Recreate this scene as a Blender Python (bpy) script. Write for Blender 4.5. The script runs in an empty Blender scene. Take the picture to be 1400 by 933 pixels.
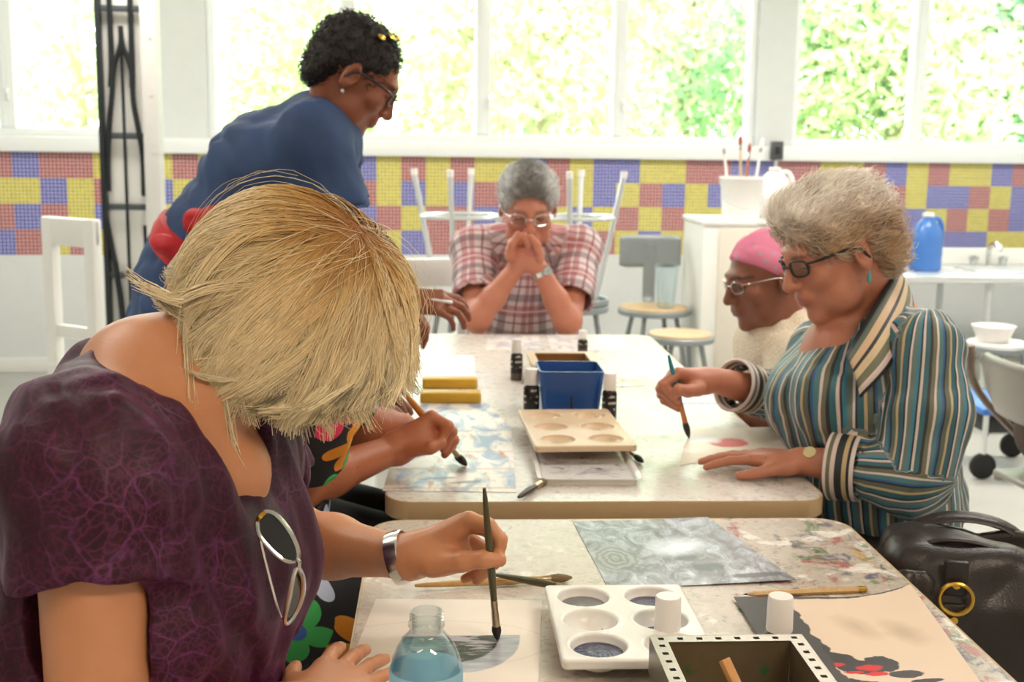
import bpy, bmesh, math, random
import numpy as np
from mathutils import Vector, Matrix

rng = np.random.default_rng(7)
random.seed(7)
SC = bpy.context.scene
COL = SC.collection
pi = math.pi

# ------------------------------------------------------------------ camera numbers
FPX = 1650.0
YAW, PITCH, ROLL, CAMH = map(math.radians, (3.47, 9.2, 0.8, 0)) 
CAMH = 1.35
_f = np.array([math.sin(YAW)*math.cos(PITCH), math.cos(YAW)*math.cos(PITCH), -math.sin(PITCH)])
_r = np.array([math.cos(YAW), -math.sin(YAW), 0.0])
_u = np.cross(_r, _f)
CR = _r*math.cos(ROLL) + _u*math.sin(ROLL)
CU = -_r*math.sin(ROLL) + _u*math.cos(ROLL)
CC = np.array([0, 0, CAMH])

def _ray(px, py):
    return _f*FPX + CR*(px-700) - CU*(py-466.5)
def at(px, py, y):
    """world point seen at pixel (px,py) of the photo, at depth y"""
    d = _ray(px, py)
    return CC + d*(y/d[1])
def onz(px, py, z=0.74):
    d = _ray(px, py)
    return CC + d*((z-CC[2])/d[2])

# ------------------------------------------------------------------ colours and materials
def lin(h):
    if isinstance(h, (tuple, list)):
        return tuple(h)[:3] + (1.0,)
    h = h.lstrip('#')
    o = []
    for i in (0, 2, 4):
        c = int(h[i:i+2], 16)/255
        o.append(c/12.92 if c <= 0.04045 else ((c+0.055)/1.055)**2.4)
    return tuple(o) + (1.0,)

class NT:
    """tiny node-tree helper"""
    def __init__(s, name):
        s.m = bpy.data.materials.new(name)
        s.m.use_nodes = True
        s.t = s.m.node_tree
        s.t.nodes.clear()
        s.out = s.t.nodes.new('ShaderNodeOutputMaterial')
    def n(s, typ, ins=None, **kw):
        nd = s.t.nodes.new('ShaderNode'+typ)
        for k, v in kw.items():
            setattr(nd, k, v)
        for k, v in (ins or {}).items():
            s.set(nd, k, v)
        return nd
    def set(s, nd, k, v):
        sock = nd.inputs[k]
        if isinstance(v, bpy.types.NodeSocket):
            s.t.links.new(v, sock)
        elif isinstance(v, bpy.types.Node):
            s.t.links.new(v.outputs[0], sock)
        else:
            if isinstance(v, str):
                v = lin(v)
            if sock.type == 'RGBA' and not isinstance(v, (int, float)) and len(v) == 3:
                v = tuple(v) + (1.0,)
            sock.default_value = v
    def math(s, op, a, b=0.0, c=0.0, clamp=False):
        nd = s.n('Math', operation=op, use_clamp=clamp)
        s.set(nd, 0, a); s.set(nd, 1, b)
        if op in ('MULTIPLY_ADD', 'SMOOTH_MIN', 'COMPARE'):
            s.set(nd, 2, c)
        return nd.outputs[0]
    def mix(s, f, a, b, mode='MIX'):
        nd = s.n('Mix', data_type='RGBA', blend_type=mode)
        s.set(nd, 0, f); s.set(nd, 6, a); s.set(nd, 7, b)
        return nd.outputs[2]
    def ramp(s, f, stops, interp='LINEAR'):
        nd = s.n('ValToRGB')
        cr = nd.color_ramp
        cr.interpolation = interp
        while len(cr.elements) < len(stops):
            cr.elements.new(0.5)
        for e, (p, c) in zip(cr.elements, stops):
            e.position = p
            e.color = lin(c) if isinstance(c, (str, tuple, list)) else (c, c, c, 1)
        s.set(nd, 0, f)
        return nd.outputs[0]
    def coord(s, kind='Object'):
        return s.n('TexCoord').outputs[kind]
    def attr(s, name, out='Vector'):
        return s.n('Attribute', attribute_name=name).outputs[out]
    def mapping(s, v, scale=(1, 1, 1), rot=(0, 0, 0), loc=(0, 0, 0)):
        return s.n('Mapping', {'Vector': v, 'Scale': scale, 'Rotation': rot, 'Location': loc}).outputs[0]
    def noise(s, v, scale=5.0, detail=4.0, rough=0.55, dist=0.0, out='Fac'):
        return s.n('TexNoise', {'Vector': v, 'Scale': scale, 'Detail': detail, 'Roughness': rough, 'Distortion': dist}).outputs[0 if out == 'Fac' else 'Color']
    def bump(s, h, strength=0.2, dist=0.01):
        return s.n('Bump', {'Height': h, 'Strength': strength, 'Distance': dist}).outputs[0]
    def bsdf(s, **ins):
        b = s.n('BsdfPrincipled')
        for k, v in ins.items():
            s.set(b, k.replace('_', ' '), v)
        s.t.links.new(b.outputs[0], s.out.inputs[0])
        return b

MATS = {}
def mat(name, color, rough=0.5, metal=0.0, var=0.06, vscale=12.0, bump=0.0, bscale=60.0, spec=0.5, **extra):
    """plain surface with a little procedural variation in its colour"""
    if name in MATS:
        return MATS[name]
    t = NT(name)
    c = lin(color)
    co = t.coord()
    nz = t.noise(co, vscale)
    a = tuple(min(1, x*(1-var)) for x in c[:3])
    b = tuple(min(1, x*(1+var)) for x in c[:3])
    colr = t.mix(nz, a+(1,), b+(1,))
    ins = dict(Base_Color=colr, Roughness=rough, Metallic=metal)
    ins['Specular_IOR_Level'] = spec
    if bump:
        ins['Normal'] = t.bump(t.noise(co, bscale), bump, 0.004)
    ins.update(extra)
    t.bsdf(**ins)
    MATS[name] = t.m
    return t.m

# ------------------------------------------------------------------ scene objects
def _link(o, parent):
    COL.objects.link(o)
    if parent is not None:
        o.parent = parent
    return o

def tag(o, label=None, cat=None, group=None, kind=None):
    if label: o['label'] = label
    if cat: o['category'] = cat
    if group: o['group'] = group
    if kind: o['kind'] = kind
    return o

def thing(name, label, cat, loc=(0, 0, 0), rz=0.0, group=None):
    o = bpy.data.objects.new(name, None)
    o.empty_display_size = 0.05
    COL.objects.link(o)
    o.location = [float(c) for c in loc]
    o.rotation_euler = (0, 0, rz)
    return tag(o, label, cat, group)

def mesh_obj(name, V, Fs, mats, parent=None, smooth=True, fm=None, attrs=None, off=None, sharp=None):
    V = np.asarray(V, dtype=np.float64)
    if off is not None:
        V = V - np.asarray(off)
    me = bpy.data.meshes.new(name)
    me.from_pydata(V.tolist(), [], [tuple(f) for f in Fs]) if not isinstance(Fs, np.ndarray) else _fast(me, V, Fs)
    if not isinstance(mats, (list, tuple)):
        mats = [mats]
    for m in mats:
        me.materials.append(m)
    n = len(me.polygons)
    if fm is not None:
        me.polygons.foreach_set('material_index', np.asarray(fm, dtype=np.int32))
    if smooth:
        me.polygons.foreach_set('use_smooth', np.ones(n, dtype=bool))
    for k, a in (attrs or {}).items():
        a = np.asarray(a, dtype=np.float32)
        if a.ndim == 1:
            at_ = me.attributes.new(k, 'FLOAT', 'POINT'); at_.data.foreach_set('value', a)
        elif a.shape[1] == 3:
            at_ = me.attributes.new(k, 'FLOAT_VECTOR', 'POINT'); at_.data.foreach_set('vector', a.ravel())
        else:
            at_ = me.attributes.new(k, 'FLOAT_COLOR', 'POINT'); at_.data.foreach_set('color', a.ravel())
    me.update()
    if smooth and sharp is not None:
        me.set_sharp_from_angle(angle=math.radians(sharp))
    o = bpy.data.objects.new(name, me)
    return _link(o, parent)

def _fast(me, V, Q):
    nv, nf, k = len(V), len(Q), Q.shape[1]
    me.vertices.add(nv); me.loops.add(nf*k); me.polygons.add(nf)
    me.vertices.foreach_set('co', V.astype(np.float32).ravel())
    me.loops.foreach_set('vertex_index', Q.astype(np.int32).ravel())
    me.polygons.foreach_set('loop_start', np.arange(0, nf*k, k, dtype=np.int32))
    me.update(calc_edges=True)

def frame_from(d, hint=(0, 0, 1)):
    """rotation columns: x,y perpendicular, z along d"""
    d = np.asarray(d, float); d = d/np.linalg.norm(d)
    h = np.asarray(hint, float)
    if abs(d @ h)/np.linalg.norm(h) > 0.98:
        h = np.array([1.0, 0, 0]) if abs(d[0]) < 0.9 else np.array([0, 1.0, 0])
    x = np.cross(h, d); x /= np.linalg.norm(x)
    y = np.cross(d, x)
    return np.stack([x, y, d], 1)

def rotz(a):
    c, s = math.cos(a), math.sin(a)
    return np.array([[c, -s, 0], [s, c, 0], [0, 0, 1.0]])
def rotx(a):
    c, s = math.cos(a), math.sin(a)
    return np.array([[1.0, 0, 0], [0, c, -s], [0, s, c]])
def roty(a):
    c, s = math.cos(a), math.sin(a)
    return np.array([[c, 0, s], [0, 1.0, 0], [-s, 0, c]])

class MB:
    """collects shapes into one mesh"""
    def __init__(s):
        s.V, s.F, s.M = [], [], []
        s.n = 0
    def add(s, V, F, m=0):
        V = np.asarray(V, float)
        s.V.append(V)
        s.F += [tuple(i+s.n for i in f) for f in F]
        s.M += [m]*len(F)
        s.n += len(V)
        return s
    def box(s, c, size, R=None, bev=0.0, m=0, seg=2):
        bm = bmesh.new()
        bmesh.ops.create_cube(bm, size=1.0)
        for v in bm.verts:
            v.co = Vector((v.co.x*size[0], v.co.y*size[1], v.co.z*size[2]))
        if bev > 0:
            bmesh.ops.bevel(bm, geom=list(bm.edges), offset=min(bev, min(size)*0.49), segments=seg, affect='EDGES', profile=0.5)
        s.bm(bm, R, c, m)
        return s
    def bm(s, bm, R=None, c=(0, 0, 0), m=0):
        bm.verts.index_update()
        V = np.array([v.co[:] for v in bm.verts])
        if R is not None:
            V = V @ np.asarray(R).T
        s.add(V+np.asarray(c, float), [[v.index for v in f.verts] for f in bm.faces], m)
        bm.free()
        return s
    def lathe(s, prof, c=(0, 0, 0), R=None, n=28, m=0, cap0=True, cap1=True, sx=1.0, sy=1.0):
        a = np.linspace(0, 2*pi, n, endpoint=False)
        V = []
        for r, z in prof:
            V += [(r*math.cos(t)*sx, r*math.sin(t)*sy, z) for t in a]
        V = np.array(V); F = []
        for i in range(len(prof)-1):
            for j in range(n):
                k = (j+1) % n
                F.append((i*n+j, i*n+k, (i+1)*n+k, (i+1)*n+j))
        if cap0: F.append(tuple(range(n-1, -1, -1)))
        if cap1: F.append(tuple((len(prof)-1)*n+j for j in range(n)))
        if R is not None: V = V @ np.asarray(R).T
        return s.add(V+np.asarray(c, float), F, m)
    def tube(s, path, rad, n=10, m=0, closed=False, flat=1.0, hint=(0, 0, 1), caps=True):
        P = np.asarray(path, float); k = len(P)
        r = np.full(k, rad) if np.isscalar(rad) else np.asarray(rad, float)
        if closed:
            T = np.roll(P, -1, 0)-np.roll(P, 1, 0)
        else:
            T = np.gradient(P, axis=0)
        T /= np.linalg.norm(T, axis=1)[:, None]+1e-12
        fr = frame_from(T[0], hint); x = fr[:, 0]
        V = []; a = np.linspace(0, 2*pi, n, endpoint=False)
        for i in range(k):
            x = x-T[i]*(x @ T[i]); x /= np.linalg.norm(x)
            y = np.cross(T[i], x)
            V.append(P[i]+r[i]*(np.cos(a)[:, None]*x+flat*np.sin(a)[:, None]*y))
        F = []
        for i in range(k if closed else k-1):
            i2 = (i+1) % k
            for j in range(n):
                j2 = (j+1) % n
                F.append((i*n+j, i*n+j2, i2*n+j2, i2*n+j))
        if caps and not closed:
            F.append(tuple(range(n-1, -1, -1))); F.append(tuple((k-1)*n+j for j in range(n)))
        return s.add(np.concatenate(V), F, m)
    def bar(s, a, b, r0, r1=None, n=12, m=0, flat=1.0, hint=(0, 0, 1)):
        return s.tube([a, b], [r0, r0 if r1 is None else r1], n, m, flat=flat, hint=hint)
    def prism(s, pts, z0, z1, m=0, R=None, c=(0, 0, 0)):
        n = len(pts)
        V = np.array([(x, y, z0) for x, y in pts]+[(x, y, z1) for x, y in pts], float)
        F = [tuple(range(n-1, -1, -1)), tuple(range(n, 2*n))]+[(i, (i+1) % n, n+(i+1) % n, n+i) for i in range(n)]
        if R is not None: V = V @ np.asarray(R).T
        return s.add(V+np.asarray(c, float), F, m)
    def grid(s, fn, nu, nv, m=0, wrap=False):
        V = [fn(i/(nu-1 if not wrap else nu), j/(nv-1)) for i in range(nu) for j in range(nv)]
        F = []
        for i in range(nu if wrap else nu-1):
            i2 = (i+1) % nu
            for j in range(nv-1):
                F.append((i*nv+j, i2*nv+j, i2*nv+j+1, i*nv+j+1))
        return s.add(V, F, m)
    def build(s, name, mats, parent=None, smooth=True, sharp=35, attrs=None, off=None):
        V = np.concatenate(s.V)
        return mesh_obj(name, V, s.F, mats, parent, smooth, s.M, attrs, off, sharp if smooth else None)

def rounded(w, h, r, n=6, cx=0.0, cy=0.0):
    pts = []
    for sx, sy, a0 in ((1, -1, -pi/2), (1, 1, 0), (-1, 1, pi/2), (-1, -1, pi)):
        for i in range(n+1):
            a = a0+i/n*pi/2
            pts.append((cx+sx*(w/2-r)+r*math.cos(a), cy+sy*(h/2-r)+r*math.sin(a)))
    return pts

def bez(pts, n=16):
    """smooth curve through points (Catmull-Rom)"""
    P = np.asarray(pts, float)
    Q = np.concatenate([[2*P[0]-P[1]], P, [2*P[-1]-P[-2]]])
    out = []
    for i in range(1, len(Q)-2):
        p0, p1, p2, p3 = Q[i-1:i+3]
        for t in np.linspace(0, 1, n, endpoint=False):
            out.append(0.5*((2*p1)+(-p0+p2)*t+(2*p0-5*p1+4*p2-p3)*t*t+(-p0+3*p1-3*p2+p3)*t**3))
    out.append(P[-1])
    return np.array(out)

def copy_tree(o, parent=None):
    c = o.copy(); COL.objects.link(c); c.parent = parent
    for ch in list(o.children):
        copy_tree(ch, c)
    return c

# ------------------------------------------------------------------ distance-field modelling (figures, cloth, leather)
class SDF:
    def __init__(s):
        s.ops = []
    def cap(s, a, b, ra, rb=None, k=0.01, mode='add', flat0=False, flat1=False):
        s.ops.append(('cap', np.asarray(a, float), np.asarray(b, float), ra, ra if rb is None else rb, k, mode, flat0, flat1)); return s
    def chain(s, pts, rad, k=0.01, mode='add'):
        for i in range(len(pts)-1):
            s.cap(pts[i], pts[i+1], rad[i], rad[i+1], k, mode)
        return s
    def sph(s, c, r, k=0.01, mode='add'):
        return s.cap(c, np.asarray(c)+np.array([0, 0, 1e-5]), r, r, k, mode)
    def ell(s, c, r, R=None, k=0.01, mode='add'):
        s.ops.append(('ell', np.asarray(c, float), np.asarray(r, float), np.eye(3) if R is None else np.asarray(R, float), k, mode)); return s
    def et(s, a, b, w0, w1, wdir, k=0.03, mode='add', flat0=False, flat1=False):
        """elliptic tube a->b; w=(half width along wdir, half depth)"""
        s.ops.append(('et', np.asarray(a, float), np.asarray(b, float), w0, w1, np.asarray(wdir, float), k, mode, flat0, flat1)); return s
    def box(s, c, r, R=None, rad=0.01, k=0.01, mode='add'):
        s.ops.append(('box', np.asarray(c, float), np.asarray(r, float), np.eye(3) if R is None else np.asarray(R, float), rad, k, mode)); return s
    def half(s, c, n, reach, k=0.004):
        """cut away the side n points to, within a ball of radius reach"""
        s.ops.append(('half', np.asarray(c, float), np.asarray(n, float)/np.linalg.norm(n), reach, k)); return s
    def _bb(s, op):
        t = op[0]
        if t == 'cap':
            r = max(op[3], op[4]); lo, hi = np.minimum(op[1], op[2])-r, np.maximum(op[1], op[2])+r
        elif t == 'ell' or t == 'box':
            r = np.abs(op[3]) @ (op[2]+(op[4] if t == 'box' else 0)); lo, hi = op[1]-r, op[1]+r
        elif t == 'et':
            r = max(op[3]+op[4]); lo, hi = np.minimum(op[1], op[2])-r, np.maximum(op[1], op[2])+r
        else:
            lo, hi = op[1]-op[3], op[1]+op[3]
        return lo, hi
    def bounds(s):
        L = [s._bb(o) for o in s.ops if (o[0] != 'half' and o[{'cap': 6, 'ell': 5, 'et': 7, 'box': 6}[o[0]]] == 'add')]
        return np.min([l for l, _ in L], 0), np.max([h for _, h in L], 0)
    def dist(s, op, X, Y, Zc):
        t = op[0]
        if t == 'cap':
            _, a, b, ra, rb, k, mode, f0, f1 = op
            ba = b-a; L2 = ba @ ba
            px, py, pz = X-a[0], Y-a[1], Zc-a[2]
            tt = (px*ba[0]+py*ba[1]+pz*ba[2])/L2
            tc = np.clip(tt, 0, 1)
            d = np.sqrt((px-ba[0]*tc)**2+(py-ba[1]*tc)**2+(pz-ba[2]*tc)**2)-(ra+(rb-ra)*tc)
            if f0: d = np.maximum(d, -tt*math.sqrt(L2))
            if f1: d = np.maximum(d, (tt-1)*math.sqrt(L2))
            return d
        if t == 'ell':
            _, c, r, R, k, mode = op
            p = [X-c[0], Y-c[1], Zc-c[2]]
            q = [(p[0]*R[0, i]+p[1]*R[1, i]+p[2]*R[2, i]) for i in range(3)]
            k0 = np.sqrt(sum((q[i]/r[i])**2 for i in range(3)))
            k1 = np.sqrt(sum((q[i]/r[i]**2)**2 for i in range(3)))+1e-9
            return k0*(k0-1)/k1
        if t == 'box':
            _, c, r, R, rad, k, mode = op
            p = [X-c[0], Y-c[1], Zc-c[2]]
            q = [np.abs(p[0]*R[0, i]+p[1]*R[1, i]+p[2]*R[2, i])-r[i] for i in range(3)]
            return np.sqrt(sum(np.maximum(v, 0)**2 for v in q))+np.minimum(np.maximum(np.maximum(q[0], q[1]), q[2]), 0)-rad
        if t == 'et':
            _, a, b, w0, w1, wd, k, mode, f0, f1 = op
            ba = b-a; L = math.sqrt(ba @ ba); ax = ba/L
            x = wd-ax*(wd @ ax); x = x/np.linalg.norm(x); y = np.cross(ax, x)
            px, py, pz = X-a[0], Y-a[1], Zc-a[2]
            al = px*ax[0]+py*ax[1]+pz*ax[2]
            tt = np.clip(al/L, 0, 1)
            u = (px*x[0]+py*x[1]+pz*x[2]); v = (px*y[0]+py*y[1]+pz*y[2])
            ru = w0[0]+(w1[0]-w0[0])*tt; rv = w0[1]+(w1[1]-w0[1])*tt
            e = al-L*tt
            k0 = np.sqrt((u/ru)**2+(v/rv)**2+(e/np.minimum(ru, rv))**2)
            k1 = np.sqrt((u/ru**2)**2+(v/rv**2)**2+(e/np.minimum(ru, rv)**2)**2)+1e-9
            d = k0*(k0-1)/k1
            if f0: d = np.maximum(d, -al)
            if f1: d = np.maximum(d, al-L)
            return d
        if t == 'half':
            _, c, n, reach, k = op
            d = (X-c[0])*n[0]+(Y-c[1])*n[1]+(Zc-c[2])*n[2]
            r = np.sqrt((X-c[0])**2+(Y-c[1])**2+(Zc-c[2])**2)
            return np.maximum(-d, r-reach)
    def mesh(s, h=0.008, fine=(), disp=None, smooth=2, pad=0.02, grid=None):
        """fine: (lo, hi, step) boxes wanting a finer grid; disp(X,Y,Z)->offset near the surface"""
        lo, hi = s.bounds(); lo = lo-pad; hi = hi+pad
        ax = []
        for i in range(3):
            pts = [lo[i]]
            while pts[-1] < hi[i]:
                st = h
                for fl, fh, fs in fine:
                    if fl[i]-fs*2 <= pts[-1] <= fh[i]+fs*2: st = min(st, fs)
                pts.append(pts[-1]+st)
            ax.append(np.array(pts))
        D = np.full([len(a) for a in ax], 0.5, dtype=np.float32)
        for op in s.ops:
            half = op[0] == 'half'
            k = op[4] if half else op[{'cap': 5, 'ell': 4, 'et': 6, 'box': 5}[op[0]]]
            mode = 'sub' if half else op[{'cap': 6, 'ell': 5, 'et': 7, 'box': 6}[op[0]]]
            l, u = s._bb(op); m = k+0.02
            if mode == 'sub': m = k+0.004
            sl = []
            for i in range(3):
                i0 = max(0, np.searchsorted(ax[i], l[i]-m)-1); i1 = min(len(ax[i]), np.searchsorted(ax[i], u[i]+m)+1)
                sl.append(slice(i0, i1))
            if any(q.stop-q.start < 2 for q in sl): continue
            X = ax[0][sl[0]][:, None, None]; Y = ax[1][sl[1]][None, :, None]; Zc = ax[2][sl[2]][None, None, :]
            d = s.dist(op, X, Y, Zc).astype(np.float32)
            A = D[sl[0], sl[1], sl[2]]
            if mode == 'add':
                hh = np.maximum(k-np.abs(A-d), 0)/k
                D[sl[0], sl[1], sl[2]] = np.minimum(A, d)-hh*hh*k*0.25
            else:
                d = -d
                hh = np.maximum(k-np.abs(A-d), 0)/k
                D[sl[0], sl[1], sl[2]] = np.maximum(A, d)+hh*hh*k*0.25
        if disp is not None:
            I = np.nonzero(np.abs(D) < 0.05)
            D[I] += disp(ax[0][I[0]], ax[1][I[1]], ax[2][I[2]]).astype(np.float32)
        V, Q = surfnet(D, *ax)
        if smooth: V = relax(V, Q, smooth)
        return V, Q

def surfnet(D, xs, ys, zs):
    ins = D < 0
    nx, ny, nz = D.shape
    cnt = np.zeros((nx-1, ny-1, nz-1), np.int8)
    for a in (0, 1):
        for b in (0, 1):
            for c in (0, 1):
                cnt += ins[a:nx-1+a, b:ny-1+b, c:nz-1+c]
    I = np.nonzero((cnt > 0) & (cnt < 8))
    idx = np.full(cnt.shape, -1, np.int32)
    idx[I] = np.arange(len(I[0]))
    i, j, k = I
    acc = np.zeros((len(i), 3)); num = np.zeros(len(i))
    ax = (xs, ys, zs)
    for d in range(3):
        o = [q for q in range(3) if q != d]
        for a in (0, 1):
            for b in (0, 1):
                s0 = [i, j, k]; s0[o[0]] = s0[o[0]]+a; s0[o[1]] = s0[o[1]]+b
                s1 = list(s0); s1[d] = s1[d]+1
                d0 = D[tuple(s0)].astype(float); d1 = D[tuple(s1)].astype(float)
                m = (d0 < 0) != (d1 < 0)
                t = np.where(m, d0/(np.where(m, d0-d1, 1)), 0)
                p = np.stack([ax[q][s0[q]] for q in range(3)], 1)
                p[:, d] += t*(ax[d][s1[d]]-ax[d][s0[d]])
                acc[m] += p[m]; num[m] += 1
    V = acc/num[:, None]
    Q = []
    for d in range(3):
        sl0 = [slice(1, n-1) for n in D.shape]; sl1 = [slice(1, n-1) for n in D.shape]
        sl0[d] = slice(0, D.shape[d]-1); sl1[d] = slice(1, D.shape[d])
        A, B = ins[tuple(sl0)], ins[tuple(sl1)]
        E = np.nonzero(A != B)
        base = list(E)
        for q in range(3):
            if q != d: base[q] = base[q]+1
        o = [(d+1) % 3, (d+2) % 3]
        def cell(a, b):
            c = list(base); c[o[0]] = c[o[0]]-a; c[o[1]] = c[o[1]]-b
            return idx[tuple(c)]
        q4 = np.stack([cell(1, 1), cell(0, 1), cell(0, 0), cell(1, 0)], 1)
        flip = ~A[E]
        q4[flip] = q4[flip][:, ::-1]
        Q.append(q4)
    Q = np.concatenate(Q)
    Q = Q[(Q >= 0).all(1)]
    return V, Q

def relax(V, Q, it=2, lam=0.5):
    E = np.concatenate([Q[:, [0, 1]], Q[:, [1, 2]], Q[:, [2, 3]], Q[:, [3, 0]]])
    n = len(V)
    deg = np.bincount(E[:, 0], minlength=n)+np.bincount(E[:, 1], minlength=n)+1e-9
    for _ in range(it):
        for l in (lam, -lam*0.96):
            A = np.stack([np.bincount(E[:, 0], V[E[:, 1], c], n)+np.bincount(E[:, 1], V[E[:, 0], c], n) for c in range(3)], 1)
            V = V+l*(A/deg[:, None]-V)
    return V

# cheap smooth value noise for wrinkles
_NT = np.random.default_rng(3).random((32, 32, 32)).astype(np.float32)
def vnoise(x, y, z):
    xi, yi, zi = np.floor(x).astype(int), np.floor(y).astype(int), np.floor(z).astype(int)
    fx, fy, fz = x-xi, y-yi, z-zi
    fx, fy, fz = [f*f*(3-2*f) for f in (fx, fy, fz)]
    r = 0
    for a in (0, 1):
        for b in (0, 1):
            for c in (0, 1):
                w = (fx if a else 1-fx)*(fy if b else 1-fy)*(fz if c else 1-fz)
                r = r+w*_NT[(xi+a) % 32, (yi+b) % 32, (zi+c) % 32]
    return r-0.5

def seg_coord(V, bones):
    """pattern coordinates of cloth: (around, along) of the nearest bone. bones: (a, b, ref dir, radius, v offset, weight)"""
    best = np.full(len(V), 1e9); U = np.zeros((len(V), 3))
    for bi, (a, b, ref, rad, vo, wt) in enumerate(bones):
        a = np.asarray(a, float); b = np.asarray(b, float); ba = b-a; L = np.linalg.norm(ba); axd = ba/L
        x = np.asarray(ref, float); x = x-axd*(x @ axd); x /= np.linalg.norm(x); y = np.cross(axd, x)
        p = V-a; al = p @ axd; t = np.clip(al, 0, L)
        d = np.linalg.norm(p-t[:, None]*axd, axis=1)-rad*wt+(3*np.maximum(al-L, 0) if bi else 0)
        u = np.arctan2(p @ y, p @ x)*rad
        m = d < best
        best[m] = d[m]; U[m, 0] = u[m]; U[m, 1] = al[m]+vo; U[m, 2] = bi
    U[:, 0] += 0.011*vnoise(V[:, 0]*13, V[:, 1]*13, V[:, 2]*9)
    U[:, 1] += 0.008*vnoise(V[:, 0]*12+50, V[:, 1]*12, V[:, 2]*12)
    return U
# ================================================================== materials of the room
M_white = mat('white_paint', 'e9e8e4', 0.45, var=0.03)
M_frame = mat('white_aluminium', 'eef0f2', 0.3, var=0.02)
M_wall = mat('wall_paint', 'd9dbdc', 0.6, var=0.04, bump=0.05)
M_ceil = mat('ceiling_paint', 'efede8', 0.8, var=0.02)
M_grey = mat('grey_steel', '8d9396', 0.4, 0.3, var=0.08)
M_dkgrey = mat('dark_grey_steel', '50565a', 0.45, 0.4)
M_chrome = mat('brushed_aluminium', 'd3d6d8', 0.28, 0.55, var=0.04)
M_black = mat('black_iron', '23282b', 0.45, 0.3)
M_blackp = mat('black_plastic', '1c1c1e', 0.4)
M_wood = mat('pale_wood', 'c9ac86', 0.45, var=0.15, vscale=30)
M_rubber = mat('black_rubber', '161617', 0.7)

def tile_material(name, base, grout):
    t = NT(name)
    uv = t.attr('pat')
    s = t.n('SeparateXYZ', {0: uv})
    def line(c):
        f = t.math('FRACT', t.math('MULTIPLY', c, 7.0/0.1475))
        return t.math('LESS_THAN', t.math('ABSOLUTE', t.math('SUBTRACT', f, 0.5)), 0.40)
    m = t.math('MULTIPLY', line(s.outputs[0]), line(s.outputs[1]))
    wn = t.n('TexWhiteNoise', {'Vector': t.n('VectorMath', {0: t.mapping(uv, (7/0.1475,)*3)}, operation='FLOOR').outputs[0]}).outputs[0]
    b = lin(base)
    c = t.mix(wn, tuple(x*0.88 for x in b[:3])+(1,), tuple(min(1, x*1.12) for x in b[:3])+(1,))
    t.bsdf(Base_Color=t.mix(m, grout, c), Roughness=t.math('MULTIPLY_ADD', m, -0.35, 0.6), Normal=t.bump(m, 0.4, 0.002))
    return t.m
T_MATS = [tile_material('yellow_mosaic', 'c2b222', 'e6e2b4'), tile_material('blue_mosaic', '4a48a0', 'c2c2e6'), tile_material('red_mosaic', '9a4446', 'dcbcbc')]

def floor_material():
    t = NT('pale_floor')
    co = t.coord()
    nz = t.noise(co, 1.6, 6)
    t.bsdf(Base_Color=t.ramp(nz, [(0.3, 'c4c1ba'), (0.7, 'dedbd5')]), Roughness=0.28, Normal=t.bump(t.noise(co, 30), 0.03, 0.003))
    return t.m

# ================================================================== the setting
WA = math.radians(6.0)
WE = np.array([math.cos(WA), math.sin(WA), 0]); WN = np.array([math.sin(WA), -math.cos(WA), 0]); WO = np.array([0, 7.35, 0])
WR = np.stack([WE, -WN, np.array([0, 0, 1.0])], 1)          # local x along the wall, local y outwards, z up
def wall_hit(px, py):
    d = _ray(px, py); k = ((WO-CC) @ WN)/(d @ WN); p = CC+d*k-WO
    return p @ WE, p[2]
def ws(px, py=150): return wall_hit(px, py)[0]
X0, X1, YB, HC = -3.4, 4.6, -2.6, 2.95

m = MB(); m.box((0.6, 2.4, -0.05), (10.5, 12.4, 0.1))
tag(m.build('floor', floor_material(), sharp=None), kind='structure')
m = MB(); m.box((0.6, 2.4, HC+0.06), (10.5, 12.4, 0.12))
tag(m.build('ceiling', M_ceil), kind='structure')
m = MB(); m.box((X0-0.06, 2.2, HC/2), (0.12, 10.4, HC))
tag(m.build('wall_left', M_wall), kind='structure')
m = MB(); m.box((X1+0.06, 2.6, HC/2), (0.12, 10.6, HC))
tag(m.build('wall_right', M_wall), kind='structure')
m = MB(); m.box((0.6, YB-0.06, HC/2), (8.3, 0.12, HC))
tag(m.build('wall_front', M_wall), kind='structure')

ZT = 1.278; TW = 0.1475; ZB = ZT-4*TW; ZW = 1.365; ZL = 2.62
smin, smax = -3.5, 4.75
pier = [(ws(222), ws(284)), (ws(1034), ws(1084))]
w_spans = [(smin+0.35, pier[0][0]), (pier[0][1], pier[1][0]), (pier[1][1], smax-0.1)]
m = MB()
def wbox(a, b, z0, z1, y0=0.0, y1=0.2, mi=0, bev=0.0):
    m.box(WO+WR @ np.array([(a+b)/2, (y0+y1)/2, (z0+z1)/2]), (b-a, y1-y0, z1-z0), WR, bev, mi)
wbox(smin, smax, 0, ZB); wbox(smin, smax, ZB, ZW, 0.012, 0.2); wbox(smin, smax, ZL, HC)
for a, b in [(smin, w_spans[0][0])]+pier+[(w_spans[2][1], smax)]:
    wbox(a, b, ZW, ZL)
tag(m.build('wall_back', M_wall), kind='structure')

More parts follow.
